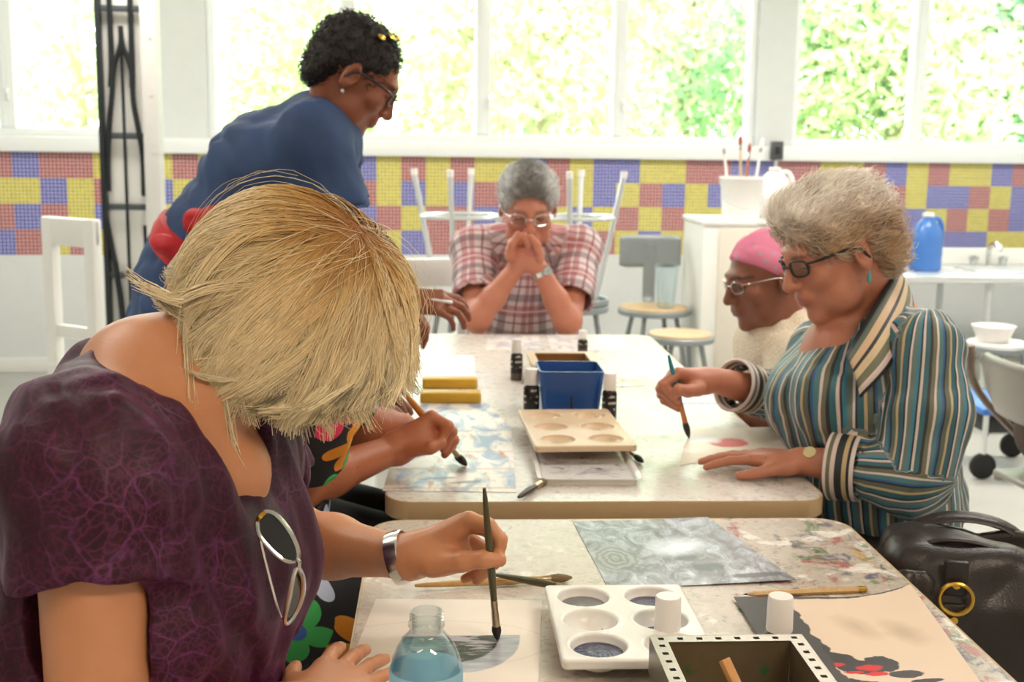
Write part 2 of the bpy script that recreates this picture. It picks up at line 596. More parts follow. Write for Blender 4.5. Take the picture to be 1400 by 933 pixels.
# mosaic band: 6-inch squares of small tiles, three colours
TP = {0: 'RYRB', 1: 'BYBR', 2: 'RBRY', 3: 'RYYR', 4: 'YRBY', 5: 'BYRB', 6: 'YBYR', 7: 'RYBY', 8: 'YBRB', 9: 'BRYY', 10: 'RYBR', 11: 'YBRY', 12: 'BYYB',
      13: 'YBYY', 14: 'BRBY', 15: 'YYRY', 16: 'RBYB', 17: 'YYRR', 18: 'RBRY', 19: 'YRBY', 20: 'YBRR', 21: 'BBYY', 22: 'RRYB', 23: 'YYBB', 24: 'BBYR', 25: 'BYRY',
      26: 'YRYB', 27: 'YBRY', 28: 'RYYR', 29: 'RBYB', 30: 'BYRY', 31: 'BRYB', 32: 'RYBR', 33: 'RBYY', 34: 'YBRB', 35: 'YRBY', 36: 'RYBY', 37: 'BRBR', 38: 'YYBR', 39: 'RBYB', 40: 'YBRB', 41: 'YRYB', 42: 'BYRY', 43: 'RBBY'}
V, Fq, Mi, UV = [], [], [], []
s_first = ws(18, 260); 
for c in range(-9, 50):
    col = TP.get(c, TP[(c*7+3) % 44])
    for r in range(4):
        a = s_first+(c-1)*TW; z1 = ZT-r*TW
        if a < smin or a+TW > smax: continue
        n = len(V)
        for (x, z) in ((a, z1-TW), (a+TW, z1-TW), (a+TW, z1), (a, z1)):
            V.append(WO+WR @ np.array([x, 0.002, z])); UV.append((x-s_first, z-ZT, 0))
        Fq.append((n, n+1, n+2, n+3)); Mi.append('YBR'.index(col[r]))
tag(mesh_obj('trim_1', V, Fq, T_MATS, None, False, Mi, {'pat': np.array(UV)}), 'band of yellow, blue and red mosaic squares under the windows', kind='structure')
m = MB(); wbox(smin, smax, ZT, ZW, -0.05, 0.02, bev=0.008)
tag(m.build('trim_2', M_frame), kind='structure')
m = MB(); wbox(smin, smax, 0, 0.09, -0.015, 0.0, bev=0.004)
tag(m.build('baseboard_back', M_white), kind='structure')

def glass_material(name='window_glass', tint='f4faf8'):
    t = NT(name)
    lw = t.n('LayerWeight', {'Blend': 0.12})
    tr = t.n('BsdfTransparent', {'Color': tint}); gl = t.n('BsdfGlossy', {'Color': 'ffffff', 'Roughness': t.math('MULTIPLY', t.noise(t.coord(), 3.0), 0.04)})
    mx = t.n('MixShader', {0: t.math('MULTIPLY_ADD', lw.outputs['Fresnel'], 0.5, 0.02, ), 1: tr, 2: gl})
    t.t.links.new(mx.outputs[0], t.out.inputs[0])
    return t.m
M_pane = glass_material()

def window(n, a, b, mull, latches, rail_top=True):
    root = thing('window_%d' % n, None, None); tag(root, kind='structure')
    global m
    m = MB(); fw = 0.045
    wbox(a, b, ZW, ZW+0.05, 0.03, 0.11, bev=0.004); wbox(a, b, ZL-0.05, ZL, 0.03, 0.11, bev=0.004)
    wbox(a, a+fw, ZW+0.05, ZL-0.05, 0.03, 0.11, bev=0.004); wbox(b-fw, b, ZW+0.05, ZL-0.05, 0.03, 0.11, bev=0.004)
    m.build('window_frame', M_frame, root)
    edges = [a+fw]+mull+[b-fw]
    for q in mull:
        m = MB(); wbox(q-0.045, q+0.045, ZW+0.05, ZL-0.05, 0.02, 0.09, bev=0.006)
        m.box(WO+WR @ np.array([q-0.012, 0.018, (ZW+ZL)/2]), (0.012, 0.01, ZL-ZW-0.12), WR)
        m.build('mullion', M_frame, root)
    for i in range(len(edges)-1):
        m = MB(); wbox(edges[i], edges[i+1], ZW+0.05, ZL-0.05, 0.055, 0.06)
        m.build('pane', M_pane, root)
    for q in latches:
        m = MB(); m.box(WO+WR @ np.array([q, 0.012, 1.6]), (0.022, 0.016, 0.07), WR, 0.006)
        m.box(WO+WR @ np.array([q, -0.002, 1.615]), (0.014, 0.03, 0.022), WR, 0.006)
        m.build('latch', M_frame, root)
    return root
window(1, w_spans[0][0], w_spans[0][1], [ws(-190), ws(8)], [ws(10)])
window(2, w_spans[1][0], w_spans[1][1], [ws(476), ws(661), ws(848)], [ws(668), ws(852)])
window(3, w_spans[2][0], w_spans[2][1], [ws(1256), ws(1440), ws(1620)], [])

# ================================================================== outside: sloping ground and trees
def leaf_material(name, c1, c2):
    t = NT(name)
    rnd = t.n('NewGeometry').outputs['Random Per Island']
    col = t.mix(rnd, c1, c2)
    d = t.n('BsdfDiffuse', {'Color': col}); tr = t.n('BsdfTranslucent', {'Color': col})
    mx = t.n('MixShader', {0: 0.45, 1: d, 2: tr})
    t.t.links.new(mx.outputs[0], t.out.inputs[0])
    return t.m
L_MATS = [leaf_material('pale_leaves', '9db07c', 'd3dcb0'), leaf_material('green_leaves', '84a884', 'bcd0a4'), leaf_material('dark_leaves', '56806a', '98b494')]
M_bark = mat('bark', '9b8a78', 0.9, var=0.25, vscale=9, bump=0.4, bscale=25)
m = MB()
g = np.linspace(0, 1, 25)
m.grid(lambda u, v: (-16+40*u, 9.0+22*v, -0.9+0.02*math.sin(9*u+5*v)), 20, 20)
tag(m.build('ground', mat('lawn', '8fa860', 0.9, var=0.35, vscale=2.5)), kind='structure')

def tree(x, y, h, crown_r, n, lm, label, leaf=0.085, lean=0.1, bottom=0.35):
    g = thing('tree', label, 'tree', (x, y, -0.95), 0, 'trees outside the windows')
    t = MB(); pts = [(0, 0, 0), (lean*0.4, 0, h*0.3), (lean, 0.1, h*0.62), (lean*1.6, 0.1, h*0.9)]
    t.tube(bez(pts, 5), np.linspace(0.13, 0.04, 16), 8)
    for k in range(7):
        a = k*2.4; z = h*(0.34+0.07*k); e = crown_r*0.75
        t.tube(bez([(lean*z/h*1.4, 0.06, z), (e*0.5*math.cos(a), e*0.5*math.sin(a), z+0.28*crown_r), (e*math.cos(a), e*math.sin(a), z+0.45*crown_r)], 4), np.linspace(0.05, 0.012, 9), 6)
    t.build('trunk', M_bark, g)
    nb = 26; n = int(n*2.3) if leaf < 0.1 else int(n*1.6)
    bc = rng.normal(size=(nb, 3)); bc /= np.linalg.norm(bc, axis=1)[:, None]; bc *= crown_r*rng.uniform(0.35, 0.95, (nb, 1))
    bc[:, 2] = bc[:, 2]*0.85
    cz = h*(1+bottom)/2
    pick = rng.integers(0, nb, n)
    c = bc[pick]+rng.normal(size=(n, 3))*crown_r*0.2+np.array([lean, 0, cz])
    keep = c[:, 2] > 0.3
    c = c[keep]; n = len(c)
    a = rng.normal(size=(n, 3)); a /= np.linalg.norm(a, axis=1)[:, None]
    b = np.cross(a, rng.normal(size=(n, 3))); b /= np.linalg.norm(b, axis=1)[:, None]
    s = leaf*rng.uniform(0.6, 1.3, (n, 1))
    q = np.stack([c-a*s, c-b*s*0.42+a*s*0.05, c+a*s, c+b*s*0.42+a*s*0.05], 1).reshape(-1, 3)
    mesh_obj('crown', q, np.arange(4*n).reshape(-1, 4), lm, g, False)
    return g
tree(-3.6, 13.0, 5.0, 1.9, 1300, L_MATS[0], 'slim pale tree outside the leftmost window, with bare twigs', lean=-0.2)
tree(-1.4, 14.5, 5.2, 2.1, 2600, L_MATS[0], 'pale yellow-green tree outside, left of the bending woman', lean=0.2)
tree(0.9, 12.0, 4.6, 1.7, 1900, L_MATS[0], 'bright leafy tree outside, behind the bending woman\'s face')
tree(2.6, 14.2, 5.2, 2.0, 2900, L_MATS[1], 'light green tree outside the middle panes, above the man', lean=0.3)
tree(4.6, 12.4, 4.8, 1.7, 2600, L_MATS[0], 'sunny tree outside the pane next to the white pier')
tree(5.9, 14.0, 5.6, 2.2, 4600, L_MATS[2], 'darkest green tree outside the window above the striped woman', lean=0.4)
tree(8.2, 13.4, 5.4, 2.1, 4000, L_MATS[1], 'green tree outside at the far right window', lean=-0.3)
tree(9.4, 18.5, 6.5, 3.0, 3600, L_MATS[2], 'large distant green tree behind the far right window', leaf=0.15)
tree(2.6, 21.0, 6.6, 3.2, 2600, L_MATS[0], 'large distant pale tree behind the middle window', leaf=0.16)
tree(-4.0, 21.0, 6.8, 3.2, 1900, L_MATS[0], 'large distant pale tree behind the left windows', leaf=0.16)

# ================================================================== fill lights added on the ceiling to brighten the room, unseen above the frame
def ceiling_fill(x, y, power, colr, sx=1.2, sy=0.3):
    g = thing('ceiling_fill_light', 'white ceiling lamp at %s of the room' % ('%.1f' % x), 'lamp', (x, y, HC), 0, 'ceiling lamps')
    b = MB(); b.box((0, 0, -0.03), (sx+0.06, sy+0.06, 0.06), bev=0.01); b.build('housing', M_white, g)
    L = bpy.data.lights.new('fill_panel', 'AREA'); L.shape = 'RECTANGLE'; L.size = sx; L.size_y = sy
    L.energy = power; L.color = colr
    o = bpy.data.objects.new('fill_panel', L); COL.objects.link(o); o.parent = g; o.location = (0, 0, -0.065)
    del g['label']; del g['category']; g['kind'] = 'structure'; g.name = 'ceiling_fill_light'
    return o
WARM = (1.0, 0.80, 0.60); NEUT = (1.0, 0.93, 0.85)
for x, y, p, c in LAMPS if 'LAMPS' in globals() else ((-1.2, -0.9, 12, WARM), (1.5, -0.9, 40, WARM), (-1.8, 2.4, 17, NEUT), (1.8, 2.4, 22, NEUT), (-1.4, 5.2, 34, NEUT), (1.6, 5.2, 34, NEUT), (3.4, 5.4, 30, NEUT)):
    ceiling_fill(x, y, p, c)

# ================================================================== sky and sun
W = bpy.data.worlds.new('sky'); SC.world = W; W.use_nodes = True
wt = W.node_tree; wt.nodes.clear()
wo = wt.nodes.new('ShaderNodeOutputWorld'); bg = wt.nodes.new('ShaderNodeBackground')
tc = wt.nodes.new('ShaderNodeTexCoord'); nz = wt.nodes.new('ShaderNodeTexNoise'); nz.inputs['Scale'].default_value = 2.2
cr = wt.nodes.new('ShaderNodeValToRGB'); cr.color_ramp.elements[0].color = (0.86, 0.93, 1, 1); cr.color_ramp.elements[1].color = (1, 1, 1, 1)
cr.color_ramp.elements[0].position = 0.35; cr.color_ramp.elements[1].position = 0.6
wt.links.new(tc.outputs['Generated'], nz.inputs['Vector']); wt.links.new(nz.outputs[0], cr.inputs[0]); wt.links.new(cr.outputs[0], bg.inputs[0])
bg.inputs[1].default_value = 7.5; wt.links.new(bg.outputs[0], wo.inputs[0])
S = bpy.data.lights.new('sun', 'SUN'); S.energy = 9.0; S.angle = math.radians(1.0); S.color = (1, 0.96, 0.86)
so = bpy.data.objects.new('sun', S); COL.objects.link(so)
so.rotation_euler = Vector((0.35, 0.75, -1.0)).to_track_quat('-Z', 'Y').to_euler()

# ================================================================== camera
cd = bpy.data.cameras.new('camera'); cam = bpy.data.objects.new('camera', cd); COL.objects.link(cam)
cd.sensor_width = 36; cd.lens = FPX*36/1400; cd.clip_start = 0.05; cd.clip_end = 200
Rm = Matrix(((CR[0], CU[0], -_f[0]), (CR[1], CU[1], -_f[1]), (CR[2], CU[2], -_f[2])))
cam.matrix_world = Matrix.Translation(Vector(CC)) @ Rm.to_4x4()
cd.dof.use_dof = True; cd.dof.focus_distance = 1.42; cd.dof.aperture_fstop = 8.5
SC.camera = cam
SC.view_settings.view_transform = 'Standard'; SC.view_settings.look = 'None'
SC.view_settings.exposure = 0.58; SC.view_settings.gamma = 1.0; SC.view_settings.use_curve_mapping = False
# ================================================================== tables
TZ = 0.74
def table_material(name, base, amount, seed):
    t = NT(name)
    co = t.mapping(t.coord(), loc=(seed, seed*0.7, 0))
    col = t.mix(t.noise(co, 6, 5), base[0], base[1])
    sx = t.n('SeparateXYZ', {0: t.coord()}).outputs[0]
    side = t.math('MULTIPLY_ADD', sx, 1.8, 0.35, clamp=True)
    wear = t.noise(co, 38, 6, 0.7)
    col = t.mix(t.math('MULTIPLY', side, 0.5*amount/2), col, '9c8f83')
    col = t.mix(t.math('MULTIPLY', t.math('SUBTRACT', wear, 0.52, clamp=True), 3.0, clamp=True), col, base[2])
    for i, (c, sc, th) in enumerate((('a33c3c', 17, 0.66), ('4f7d4a', 21, 0.66), ('33456e', 24, 0.66), ('c9993a', 19, 0.70), ('2f2c30', 29, 0.69), ('f4efe8', 14, 0.62))):
        st = t.mapping(co, scale=(1.0, 0.55+0.2*(i % 3), 1), rot=(0, 0, 0.5*i), loc=(3.1*i, 1.7*i, 0))
        n2 = t.noise(st, sc, 5, 0.65, 0.6)
        mk = t.math('MULTIPLY', t.math('SUBTRACT', n2, t.math('MULTIPLY_ADD', side, -0.10, th), clamp=True), 9.0*amount, clamp=True)
        col = t.mix(t.math('MULTIPLY', mk, 0.7), col, c)
    t.bsdf(Base_Color=col, Roughness=t.math('MULTIPLY_ADD', wear, 0.3, 0.14), Normal=t.bump(wear, 0.05, 0.002))
    return t.m
M_tabA = table_material('stained_laminate', ('cdc0b2', 'dcd2c6', '9a8b7c'), 2.0, 3.0)
M_tabB = table_material('stained_laminate_pale', ('dcd6cf', 'e9e4de', 'a89a8d'), 0.55, 9.0)
def edge_material():
    t = NT('tan_table_rim'); co = t.coord()
    c = t.mix(t.noise(co, 9), 'b79a72', 'cbb08a')
    for i, k in enumerate(('8c2f2a', '2a2c38')):
        n2 = t.noise(t.mapping(co, loc=(5*i, 2, 1)), 13, 3, 0.5)
        c = t.mix(t.math('MULTIPLY', t.math('SUBTRACT', n2, 0.69, clamp=True), 20, clamp=True), c, k)
    t.bsdf(Base_Color=c, Roughness=0.45)
    return t.m
M_rim = edge_material()

def folding_table(cx, y0, y1, w, label, mt, lo):
    L = y1-y0
    g = thing('folding_table', label, 'table', (cx, (y0+y1)/2, 0), 0, 'work tables pushed end to end')
    o = MB(); o.prism(rounded(w-0.008, L-0.008, 0.052, 8), TZ-0.02, TZ); o.build('tabletop', mt, g, sharp=30)
    o = MB(); pts = rounded(w, L, 0.056, 8)
    prof = [(-0.004, TZ-0.001), (-0.001, TZ), (0, TZ-0.003), (0, TZ-0.032), (-0.004, TZ-0.036), (-0.03, TZ-0.036)]
    V = []
    for d, z in prof:
        V += [(x*(1+2*d/w), y*(1+2*d/L), z) for x, y in pts]
    n = len(pts); F = []
    for i in range(len(prof)-1):
        for j in range(n):
            k = (j+1) % n
            F.append((i*n+j, (i+1)*n+j, (i+1)*n+k, i*n+k))
    F = [f[::-1] for f in F]
    o.add(V, F); o.build('rim', M_rim, g, sharp=50)
    o = MB(); o.prism(rounded(w-0.05, L-0.05, 0.04), TZ-0.034, TZ-0.021); o.build('underside', M_dkgrey, g)
    for sy in (-1, 1):
        y = sy*(L/2-lo)
        o = MB(); o.tube(bez([(-w/2+0.1, y, TZ-0.035), (-w/2+0.09, y, 0.1), (-w/2+0.08, y, 0.014), (w/2-0.08, y, 0.014), (w/2-0.09, y, 0.1), (w/2-0.1, y, TZ-0.035)], 6), 0.013, 10)
        o.bar((-w/2+0.09, y, 0.3), (w/2-0.09, y, 0.3), 0.009); o.bar((0, y, 0.3), (0, y-sy*0.3, TZ-0.035), 0.008)
        o.build('leg', M_grey, g)
    return g
folding_table(0.283, 0.085, 1.92, 0.785, 'paint-stained laminate folding table nearest the camera, with bottle and metal caddy on it', M_tabA, 0.37)
folding_table(0.297, 2.015, 3.90, 0.785, 'pale laminate folding table behind, with blue tub on it and the man at its end', M_tabB, 0.64)

# ================================================================== paper
def uvmask_ellipse(t, xy, c, rx, ry, rot=0.0, wob=0.12, wsc=60.0, soft=0.05):
    p = t.mapping(xy, loc=(-c[0], -c[1], 0))
    p = t.mapping(p, rot=(0, 0, -rot))
    p = t.mapping(p, scale=(1/rx, 1/ry, 1))
    d = t.n('VectorMath', {0: p}, operation='LENGTH').outputs['Value']
    d = t.math('ADD', d, t.math('MULTIPLY', t.math('SUBTRACT', t.noise(xy, wsc, 3), 0.5), wob*2))
    return t.math('MULTIPLY', t.math('SUBTRACT', 1.0, d, clamp=False), 1/soft, clamp=True)

def sheet(name, label, cat, corners, material, curl=None, nu=14, nv=14, th=0.0007, z=TZ, group=None):
    """corners: front-left, front-right, back-right, back-left as xy"""
    A, B, Cc, Dd = [np.asarray(c, float)[:2] for c in corners]
    ctr = (A+B+Cc+Dd)/4
    top, uv = [], []
    for i in range(nu):
        for j in range(nv):
            u, v = i/(nu-1), j/(nv-1)
            p = A*(1-u)*(1-v)+B*u*(1-v)+Cc*u*v+Dd*(1-u)*v
            zz = th+(curl(u, v) if curl else 0.0)
            top.append((p[0]-ctr[0], p[1]-ctr[1], zz)); uv.append((p[0], p[1], 0))
    top = np.array(top); n = len(top)
    V = np.concatenate([top, top-np.array([0, 0, th])]); F = []
    ix = lambda i, j: i*nv+j
    for i in range(nu-1):
        for j in range(nv-1):
            f = (ix(i, j), ix(i+1, j), ix(i+1, j+1), ix(i, j+1)); F.append(f); F.append(tuple(n+q for q in f[::-1]))
    edge = [ix(i, 0) for i in range(nu)]+[ix(nu-1, j) for j in range(1, nv)]+[ix(i, nv-1) for i in range(nu-2, -1, -1)]+[ix(0, j) for j in range(nv-2, 0, -1)]
    for a, b in zip(edge, edge[1:]+edge[:1]):
        F.append((a, n+a, n+b, b))
    o = mesh_obj(name, V, F, material, None, True, None, {'pat': np.array(uv+uv)}, None, 40)
    o.location = (ctr[0], ctr[1], z+0.0004)
    return tag(o, label, cat, group)

def paper_mat(name, fn=None, base='efe9e2', rough=0.55):
    t = NT(name); xy = t.attr('pat')
    c = t.mix(t.noise(xy, 14, 4), base, tuple(min(1, q*1.06) for q in lin(base)[:3]))
    r = rough
    if fn: c, r = fn(t, xy, c)
    t.bsdf(Base_Color=c, Roughness=r, Normal=t.bump(t.noise(xy, 300, 2), 0.05, 0.001))
    return t.m
xyz = lambda px, py, z=TZ: tuple(onz(px, py, z)[:2])

def art_oval(t, xy, c):
    ce = xyz(630, 872); tipx = xyz(712, 872)[0]
    rx = tipx-ce[0]; ry = ce[1]-xyz(640, 922)[1]
    outer = uvmask_ellipse(t, xy, ce, rx, ry, 0, 0.02, 40, 0.03)
    y = t.n('SeparateXYZ', {0: xy}).outputs[1]
    below = t.math('MULTIPLY', t.math('SUBTRACT', ce[1]+0.004, y), 500, clamp=True)
    outer = t.math('MULTIPLY', outer, below)
    inner = t.math('MULTIPLY', uvmask_ellipse(t, xy, (ce[0]-0.012, ce[1]), rx*0.82, ry*0.74, 0, 0.05, 50, 0.05), below)
    strokes = t.noise(t.mapping(xy, scale=(22, 90, 1), rot=(0, 0, 0.3)), 1.0, 4)
    col = t.mix(outer, c, t.ramp(strokes, [(0.35, 'a4a9b8'), (0.7, 'd5d9e0')]))
    col = t.mix(inner, col, t.ramp(strokes, [(0.3, '1c141c'), (0.48, '382c3a'), (0.60, 'b9b4c0')]))
    guide = t.math('MULTIPLY', uvmask_ellipse(t, xy, (ce[0]-0.03, ce[1]-0.02), 0.14, 0.072, 0, 0.01, 20, 0.02), t.math('SUBTRACT', 1.0, uvmask_ellipse(t, xy, (ce[0]-0.03, ce[1]-0.02), 0.1385, 0.0708, 0, 0.01, 20, 0.02)))
    col = t.mix(t.math('MULTIPLY', guide, 0.35), col, '8d8780')
    return col, t.math('MULTIPLY_ADD', outer, -0.43, 0.55)
sheet('paper', 'white sheet with a half-painted grey oval under the blonde woman\'s brush', 'paper',
      [xyz(462, 950), xyz(735, 952), xyz(741, 822), xyz(514, 820)], paper_mat('paper_with_oval', art_oval, 'f0e6da'), group=None)

def art_swirl(t, xy, c):
    w = t.noise(t.mapping(xy, scale=(1, 0.5, 1), rot=(0, 0, 0.5)), 34, 7, 0.7, 1.0)
    col = t.ramp(w, [(0.30, '3c3b40'), (0.44, '77757a'), (0.56, 'a3a8b4'), (0.74, 'dfe6f2')])
    r0 = xyz(842, 765)
    p = t.mapping(t.mapping(xy, loc=(-r0[0], -r0[1], 0)), scale=(1, 0.62, 1))
    d = t.n('VectorMath', {0: p}, operation='LENGTH').outputs['Value']
    ring = t.math('MULTIPLY_ADD', t.math('SINE', t.math('ADD', t.math('MULTIPLY', d, 560), t.math('MULTIPLY', t.noise(xy, 40, 3), 14))), 0.5, 0.5)
    near = t.math('MULTIPLY', t.math('MULTIPLY', t.math('SUBTRACT', 0.045, d, clamp=True), 60, clamp=True), t.math('MULTIPLY_ADD', w, 1.2, 0.05, clamp=True))
    col = t.mix(near, col, t.ramp(ring, [(0.2, '5f5a58'), (0.8, '9b9896')]))
    for (px, py, rx, ry) in ((938, 765, 0.022, 0.02), (965, 778, 0.035, 0.018), (1035, 790, 0.05, 0.012)):
        col = t.mix(t.math('MULTIPLY', uvmask_ellipse(t, xy, xyz(px, py), rx, ry, 0.1, 0.45, 60, 0.4), 0.85), col, '2c2c34')
    col = t.mix(uvmask_ellipse(t, xy, xyz(925, 750), 0.06, 0.05, 0.3, 0.4, 30, 0.7), col, 'dfe8f6')
    return col, 0.3
sheet('painting', 'finished grey and white swirling painting lying at the far end of the near table', 'painting',
      [xyz(832, 806), xyz(1088, 797), xyz(967, 711), xyz(783, 714)], paper_mat('grey_swirl_painting', art_swirl, 'b9bdc2'), curl=lambda u, v: 0.004*u*u)

def art_mountain(t, xy, c):
    y = t.n('SeparateXYZ', {0: xy}); yy = y.outputs[1]; xx = y.outputs[0]
    a0 = xyz(1005, 823)
    black = '3a373c'
    top = t.math('MULTIPLY', t.math('SUBTRACT', yy, t.math('ADD', a0[1]-0.012, t.math('MULTIPLY', t.noise(xy, 40), 0.012))), 600, clamp=True)
    left = t.math('MULTIPLY', t.math('SUBTRACT', t.math('ADD', a0[0]+0.062, t.math('MULTIPLY', t.noise(xy, 30), 0.02)), xx), 500, clamp=True)
    for (px, py, rx, ry) in ((1172, 862, 0.028, 0.05), (1235, 872, 0.024, 0.055)):
        col0 = t.math('MULTIPLY', uvmask_ellipse(t, xy, xyz(px, py), rx, ry, 0.35, 0.3, 35, 0.9), 0.45)
        c = t.mix(col0, c, 'a58b6d')
    col = c
    for (px, py, rx, ry) in ((1105, 890, 0.028, 0.026), (1135, 905, 0.036, 0.024), (1175, 915, 0.034, 0.020), (1205, 910, 0.02, 0.022), (1240, 925, 0.022, 0.010), (1150, 940, 0.05, 0.02), (1268, 935, 0.02, 0.006)):
        col = t.mix(uvmask_ellipse(t, xy, xyz(px, py), rx, ry, 0, 0.42, 48, 0.1), col, black)
    for (px, py, rx, ry) in ((1140, 912, 0.018, 0.006), (1190, 916, 0.018, 0.009), (1170, 922, 0.014, 0.004), (1199, 924, 0.016, 0.006)):
        col = t.mix(uvmask_ellipse(t, xy, xyz(px, py), rx, ry, 0.1, 0.45, 90, 0.25), col, 'd8262a')
    col = t.mix(t.math('MAXIMUM', top, left), col, '4a4648')
    return col, 0.5
sheet('painting', 'cream paper with a black and red mountain painting, right of the metal caddy', 'painting',
      [xyz(1090, 960), xyz(1352, 960), xyz(1243, 822), xyz(1003, 821)], paper_mat('black_red_painting', art_mountain, 'e2cbb6'), curl=lambda u, v: 0.02*max(0, u-0.6)**2*6.0*(0.4+0.6*v)+0.004*v)

def art_wash(seed, cols):
    def f(t, xy, c):
        w = t.noise(t.mapping(xy, loc=(seed, 0, 0), scale=(1, 0.45, 1)), 24, 5, 0.6, 0.8)
        col = t.mix(t.math('MULTIPLY', t.math('SUBTRACT', w, 0.46, clamp=True), 6.0, clamp=True), c, cols[0])
        w2 = t.noise(t.mapping(xy, loc=(seed+4, 2, 0), rot=(0, 0, 0.6), scale=(1, 0.3, 1)), 30, 4)
        col = t.mix(t.math('MULTIPLY', t.math('SUBTRACT', w2, 0.57, clamp=True), 9, clamp=True), col, cols[1])
        return col, 0.35
    return f
def art_house(t, xy, c):
    col, r = art_wash(2.0, ('8ea4c4', 'b87a4e'))(t, xy, c)
    for (px, py, rx, ry) in ((622, 642, 0.02, 0.05), (600, 655, 0.045, 0.01), (640, 660, 0.04, 0.012), (560, 668, 0.03, 0.01)):
        col = t.mix(t.math('MULTIPLY', uvmask_ellipse(t, xy, xyz(px, py), rx, ry, 0.2, 0.5, 50, 0.5), 0.7), col, '4a4a63')
    yy = t.n('SeparateXYZ', {0: xy}).outputs[1]
    for k in range(3):
        ln = t.math('LESS_THAN', t.math('ABSOLUTE', t.math('SUBTRACT', yy, 2.10+0.13*k)), 0.005)
        col = t.mix(t.math('MULTIPLY', ln, 0.6), col, 'd09a70')
    return col, 0.35
sheet('painting', 'blue and tan watercolour under the wide flat brush, on the far table', 'painting', [xyz(523, 672), xyz(706, 674), xyz(699, 590), xyz(548, 592)], paper_mat('watercolour_a', art_house))
sheet('paper', 'bluish wash study lying between the yellow boxes and the watercolour', 'paper', [xyz(560, 590), xyz(702, 590), xyz(668, 553), xyz(562, 552)], paper_mat('watercolour_b', art_wash(5, ('8fa3c6', '7d86a2'))))
sheet('paper', 'blank white sheet beside the yellow boxes, far left of the far table', 'paper', [xyz(556, 517), xyz(650, 517), xyz(648, 487), xyz(566, 485)], paper_mat('white_sheet', None, 'f4f2f2'))
sheet('paper', 'pale sketch sheet in front of the man\'s left elbow', 'paper', [xyz(664, 480), xyz(742, 478), xyz(735, 459), xyz(668, 460)], paper_mat('sketch_a', art_wash(8, ('c7c3d2', 'd9b9b2'))))
sheet('paper', 'pale sketch sheet in front of the man\'s right elbow', 'paper', [xyz(755, 481), xyz(868, 480), xyz(843, 458), xyz(748, 459)], paper_mat('sketch_b', art_wash(11, ('c9c8d6', 'b9b6bd'))))
sheet('paper', 'small brown-edged scrap of paper right of the blue tub', 'paper', [xyz(842, 530), xyz(882, 528), xyz(868, 514), xyz(838, 515)], paper_mat('scrap', art_wash(14, ('b9a28c', '8f7863'))))
def art_red(t, xy, c):
    col = t.mix(uvmask_ellipse(t, xy, xyz(995, 606), 0.045, 0.045, 0.3, 0.3, 40, 0.2), c, 'd3202c')
    return t.mix(uvmask_ellipse(t, xy, xyz(960, 600), 0.05, 0.05, 0, 0.4, 30, 0.4), col, 'f6f4f6'), 0.4
sheet('paper', 'cream sheet with a red brush mark under the striped woman\'s hand', 'paper', [xyz(930, 637), xyz(1092, 612), xyz(1070, 584), xyz(944, 588)], paper_mat('red_study', art_red, 'f1e2d2'))
sheet('paper', 'white sheet on the far table in front of the woman in the pink headscarf', 'paper', [xyz(905, 552), xyz(1010, 552), xyz(985, 512), xyz(895, 512)], paper_mat('white_sheet_b', art_wash(20, ('d5d6e2', 'c9c2c2'))))

# ================================================================== brushes and pencil
def wood_mat(name, a, b):
    t = NT(name); co = t.coord()
    n2 = t.noise(t.mapping(co, scale=(30, 30, 6)), 4, 5)
    t.bsdf(Base_Color=t.mix(n2, a, b), Roughness=0.35)
    return t.m
M_bamboo = wood_mat('bamboo', 'b98a4a', 'd9b277'); M_dkhandle = wood_mat('olive_handle', '3b3a24', '5e5836'); M_teal = wood_mat('teal_handle', '1d7f92', '2fa3b5')
M_orangewood = wood_mat('orange_wood', 'b06a22', 'c98438'); M_brownhandle = wood_mat('dark_brown_handle', '2d2119', '4a382a')
M_ferrule = mat('ferrule', 'b8a486', 0.3, 0.9); M_silver = mat('silver', 'd6d6d4', 0.2, 1.0, var=0.03); M_gold = mat('gold', 'd2a94e', 0.25, 1.0, var=0.05)
M_brist = mat('dark_bristles', '2a221d', 0.7, var=0.3, vscale=200); M_bristp = mat('painted_bristles', '3a3c55', 0.4, var=0.3, vscale=90); M_bristt = mat('tan_bristles', '7d6a48', 0.7, var=0.3, vscale=200)
def brush(label, a, b, r, handle, bristle, fl=0.14, bl=0.12, flat=1.0, group='paint brushes', bent=None, fmat=None):
    """a = handle end, b = bristle tip"""
    a, b = np.asarray(a, float), np.asarray(b, float); d = b-a; L = np.linalg.norm(d); ax = d/L
    g = thing('paintbrush', label, 'paintbrush', tuple(b), 0, group)
    q = lambda t: a+d*t-b
    hint = (0, 0, 1) if abs(ax[2]) < 0.9 else (0, 1, 0)
    ts = np.linspace(0, 1-fl-bl, 12); k = ts/(1-fl-bl)
    rr = r*np.interp(k, [0, 0.03, 0.3, 0.7, 1.0], [0.35, 0.5, 0.75, 1.0, 0.72])
    o = MB(); o.tube([q(t) for t in ts], rr, 10); o.build('handle', handle, g)
    o = MB(); o.tube([q(t) for t in np.linspace(1-fl-bl-0.005, 1-bl, 6)], r*np.array([0.78, 0.82, 0.76, 0.84, 0.86, 0.9]), 12, flat=0.5+0.5*flat, hint=hint); o.build('ferrule', fmat or M_ferrule, g)
    pts = [q(t) for t in np.linspace(1-bl-0.004, 1.0, 6)]
    if bent is not None: pts = [p+np.asarray(bent)*s*s for p, s in zip(pts, np.linspace(0, 1, 6))]
    w = 1.0 if flat == 1.0 else 2.0
    o = MB(); o.tube(pts, r*np.array([0.85, 1.05*w, 1.1*w, 0.95*w, 0.7*w, 0.25*w]), 12, flat=flat, hint=hint); o.build('bristles', bristle, g)
    return g
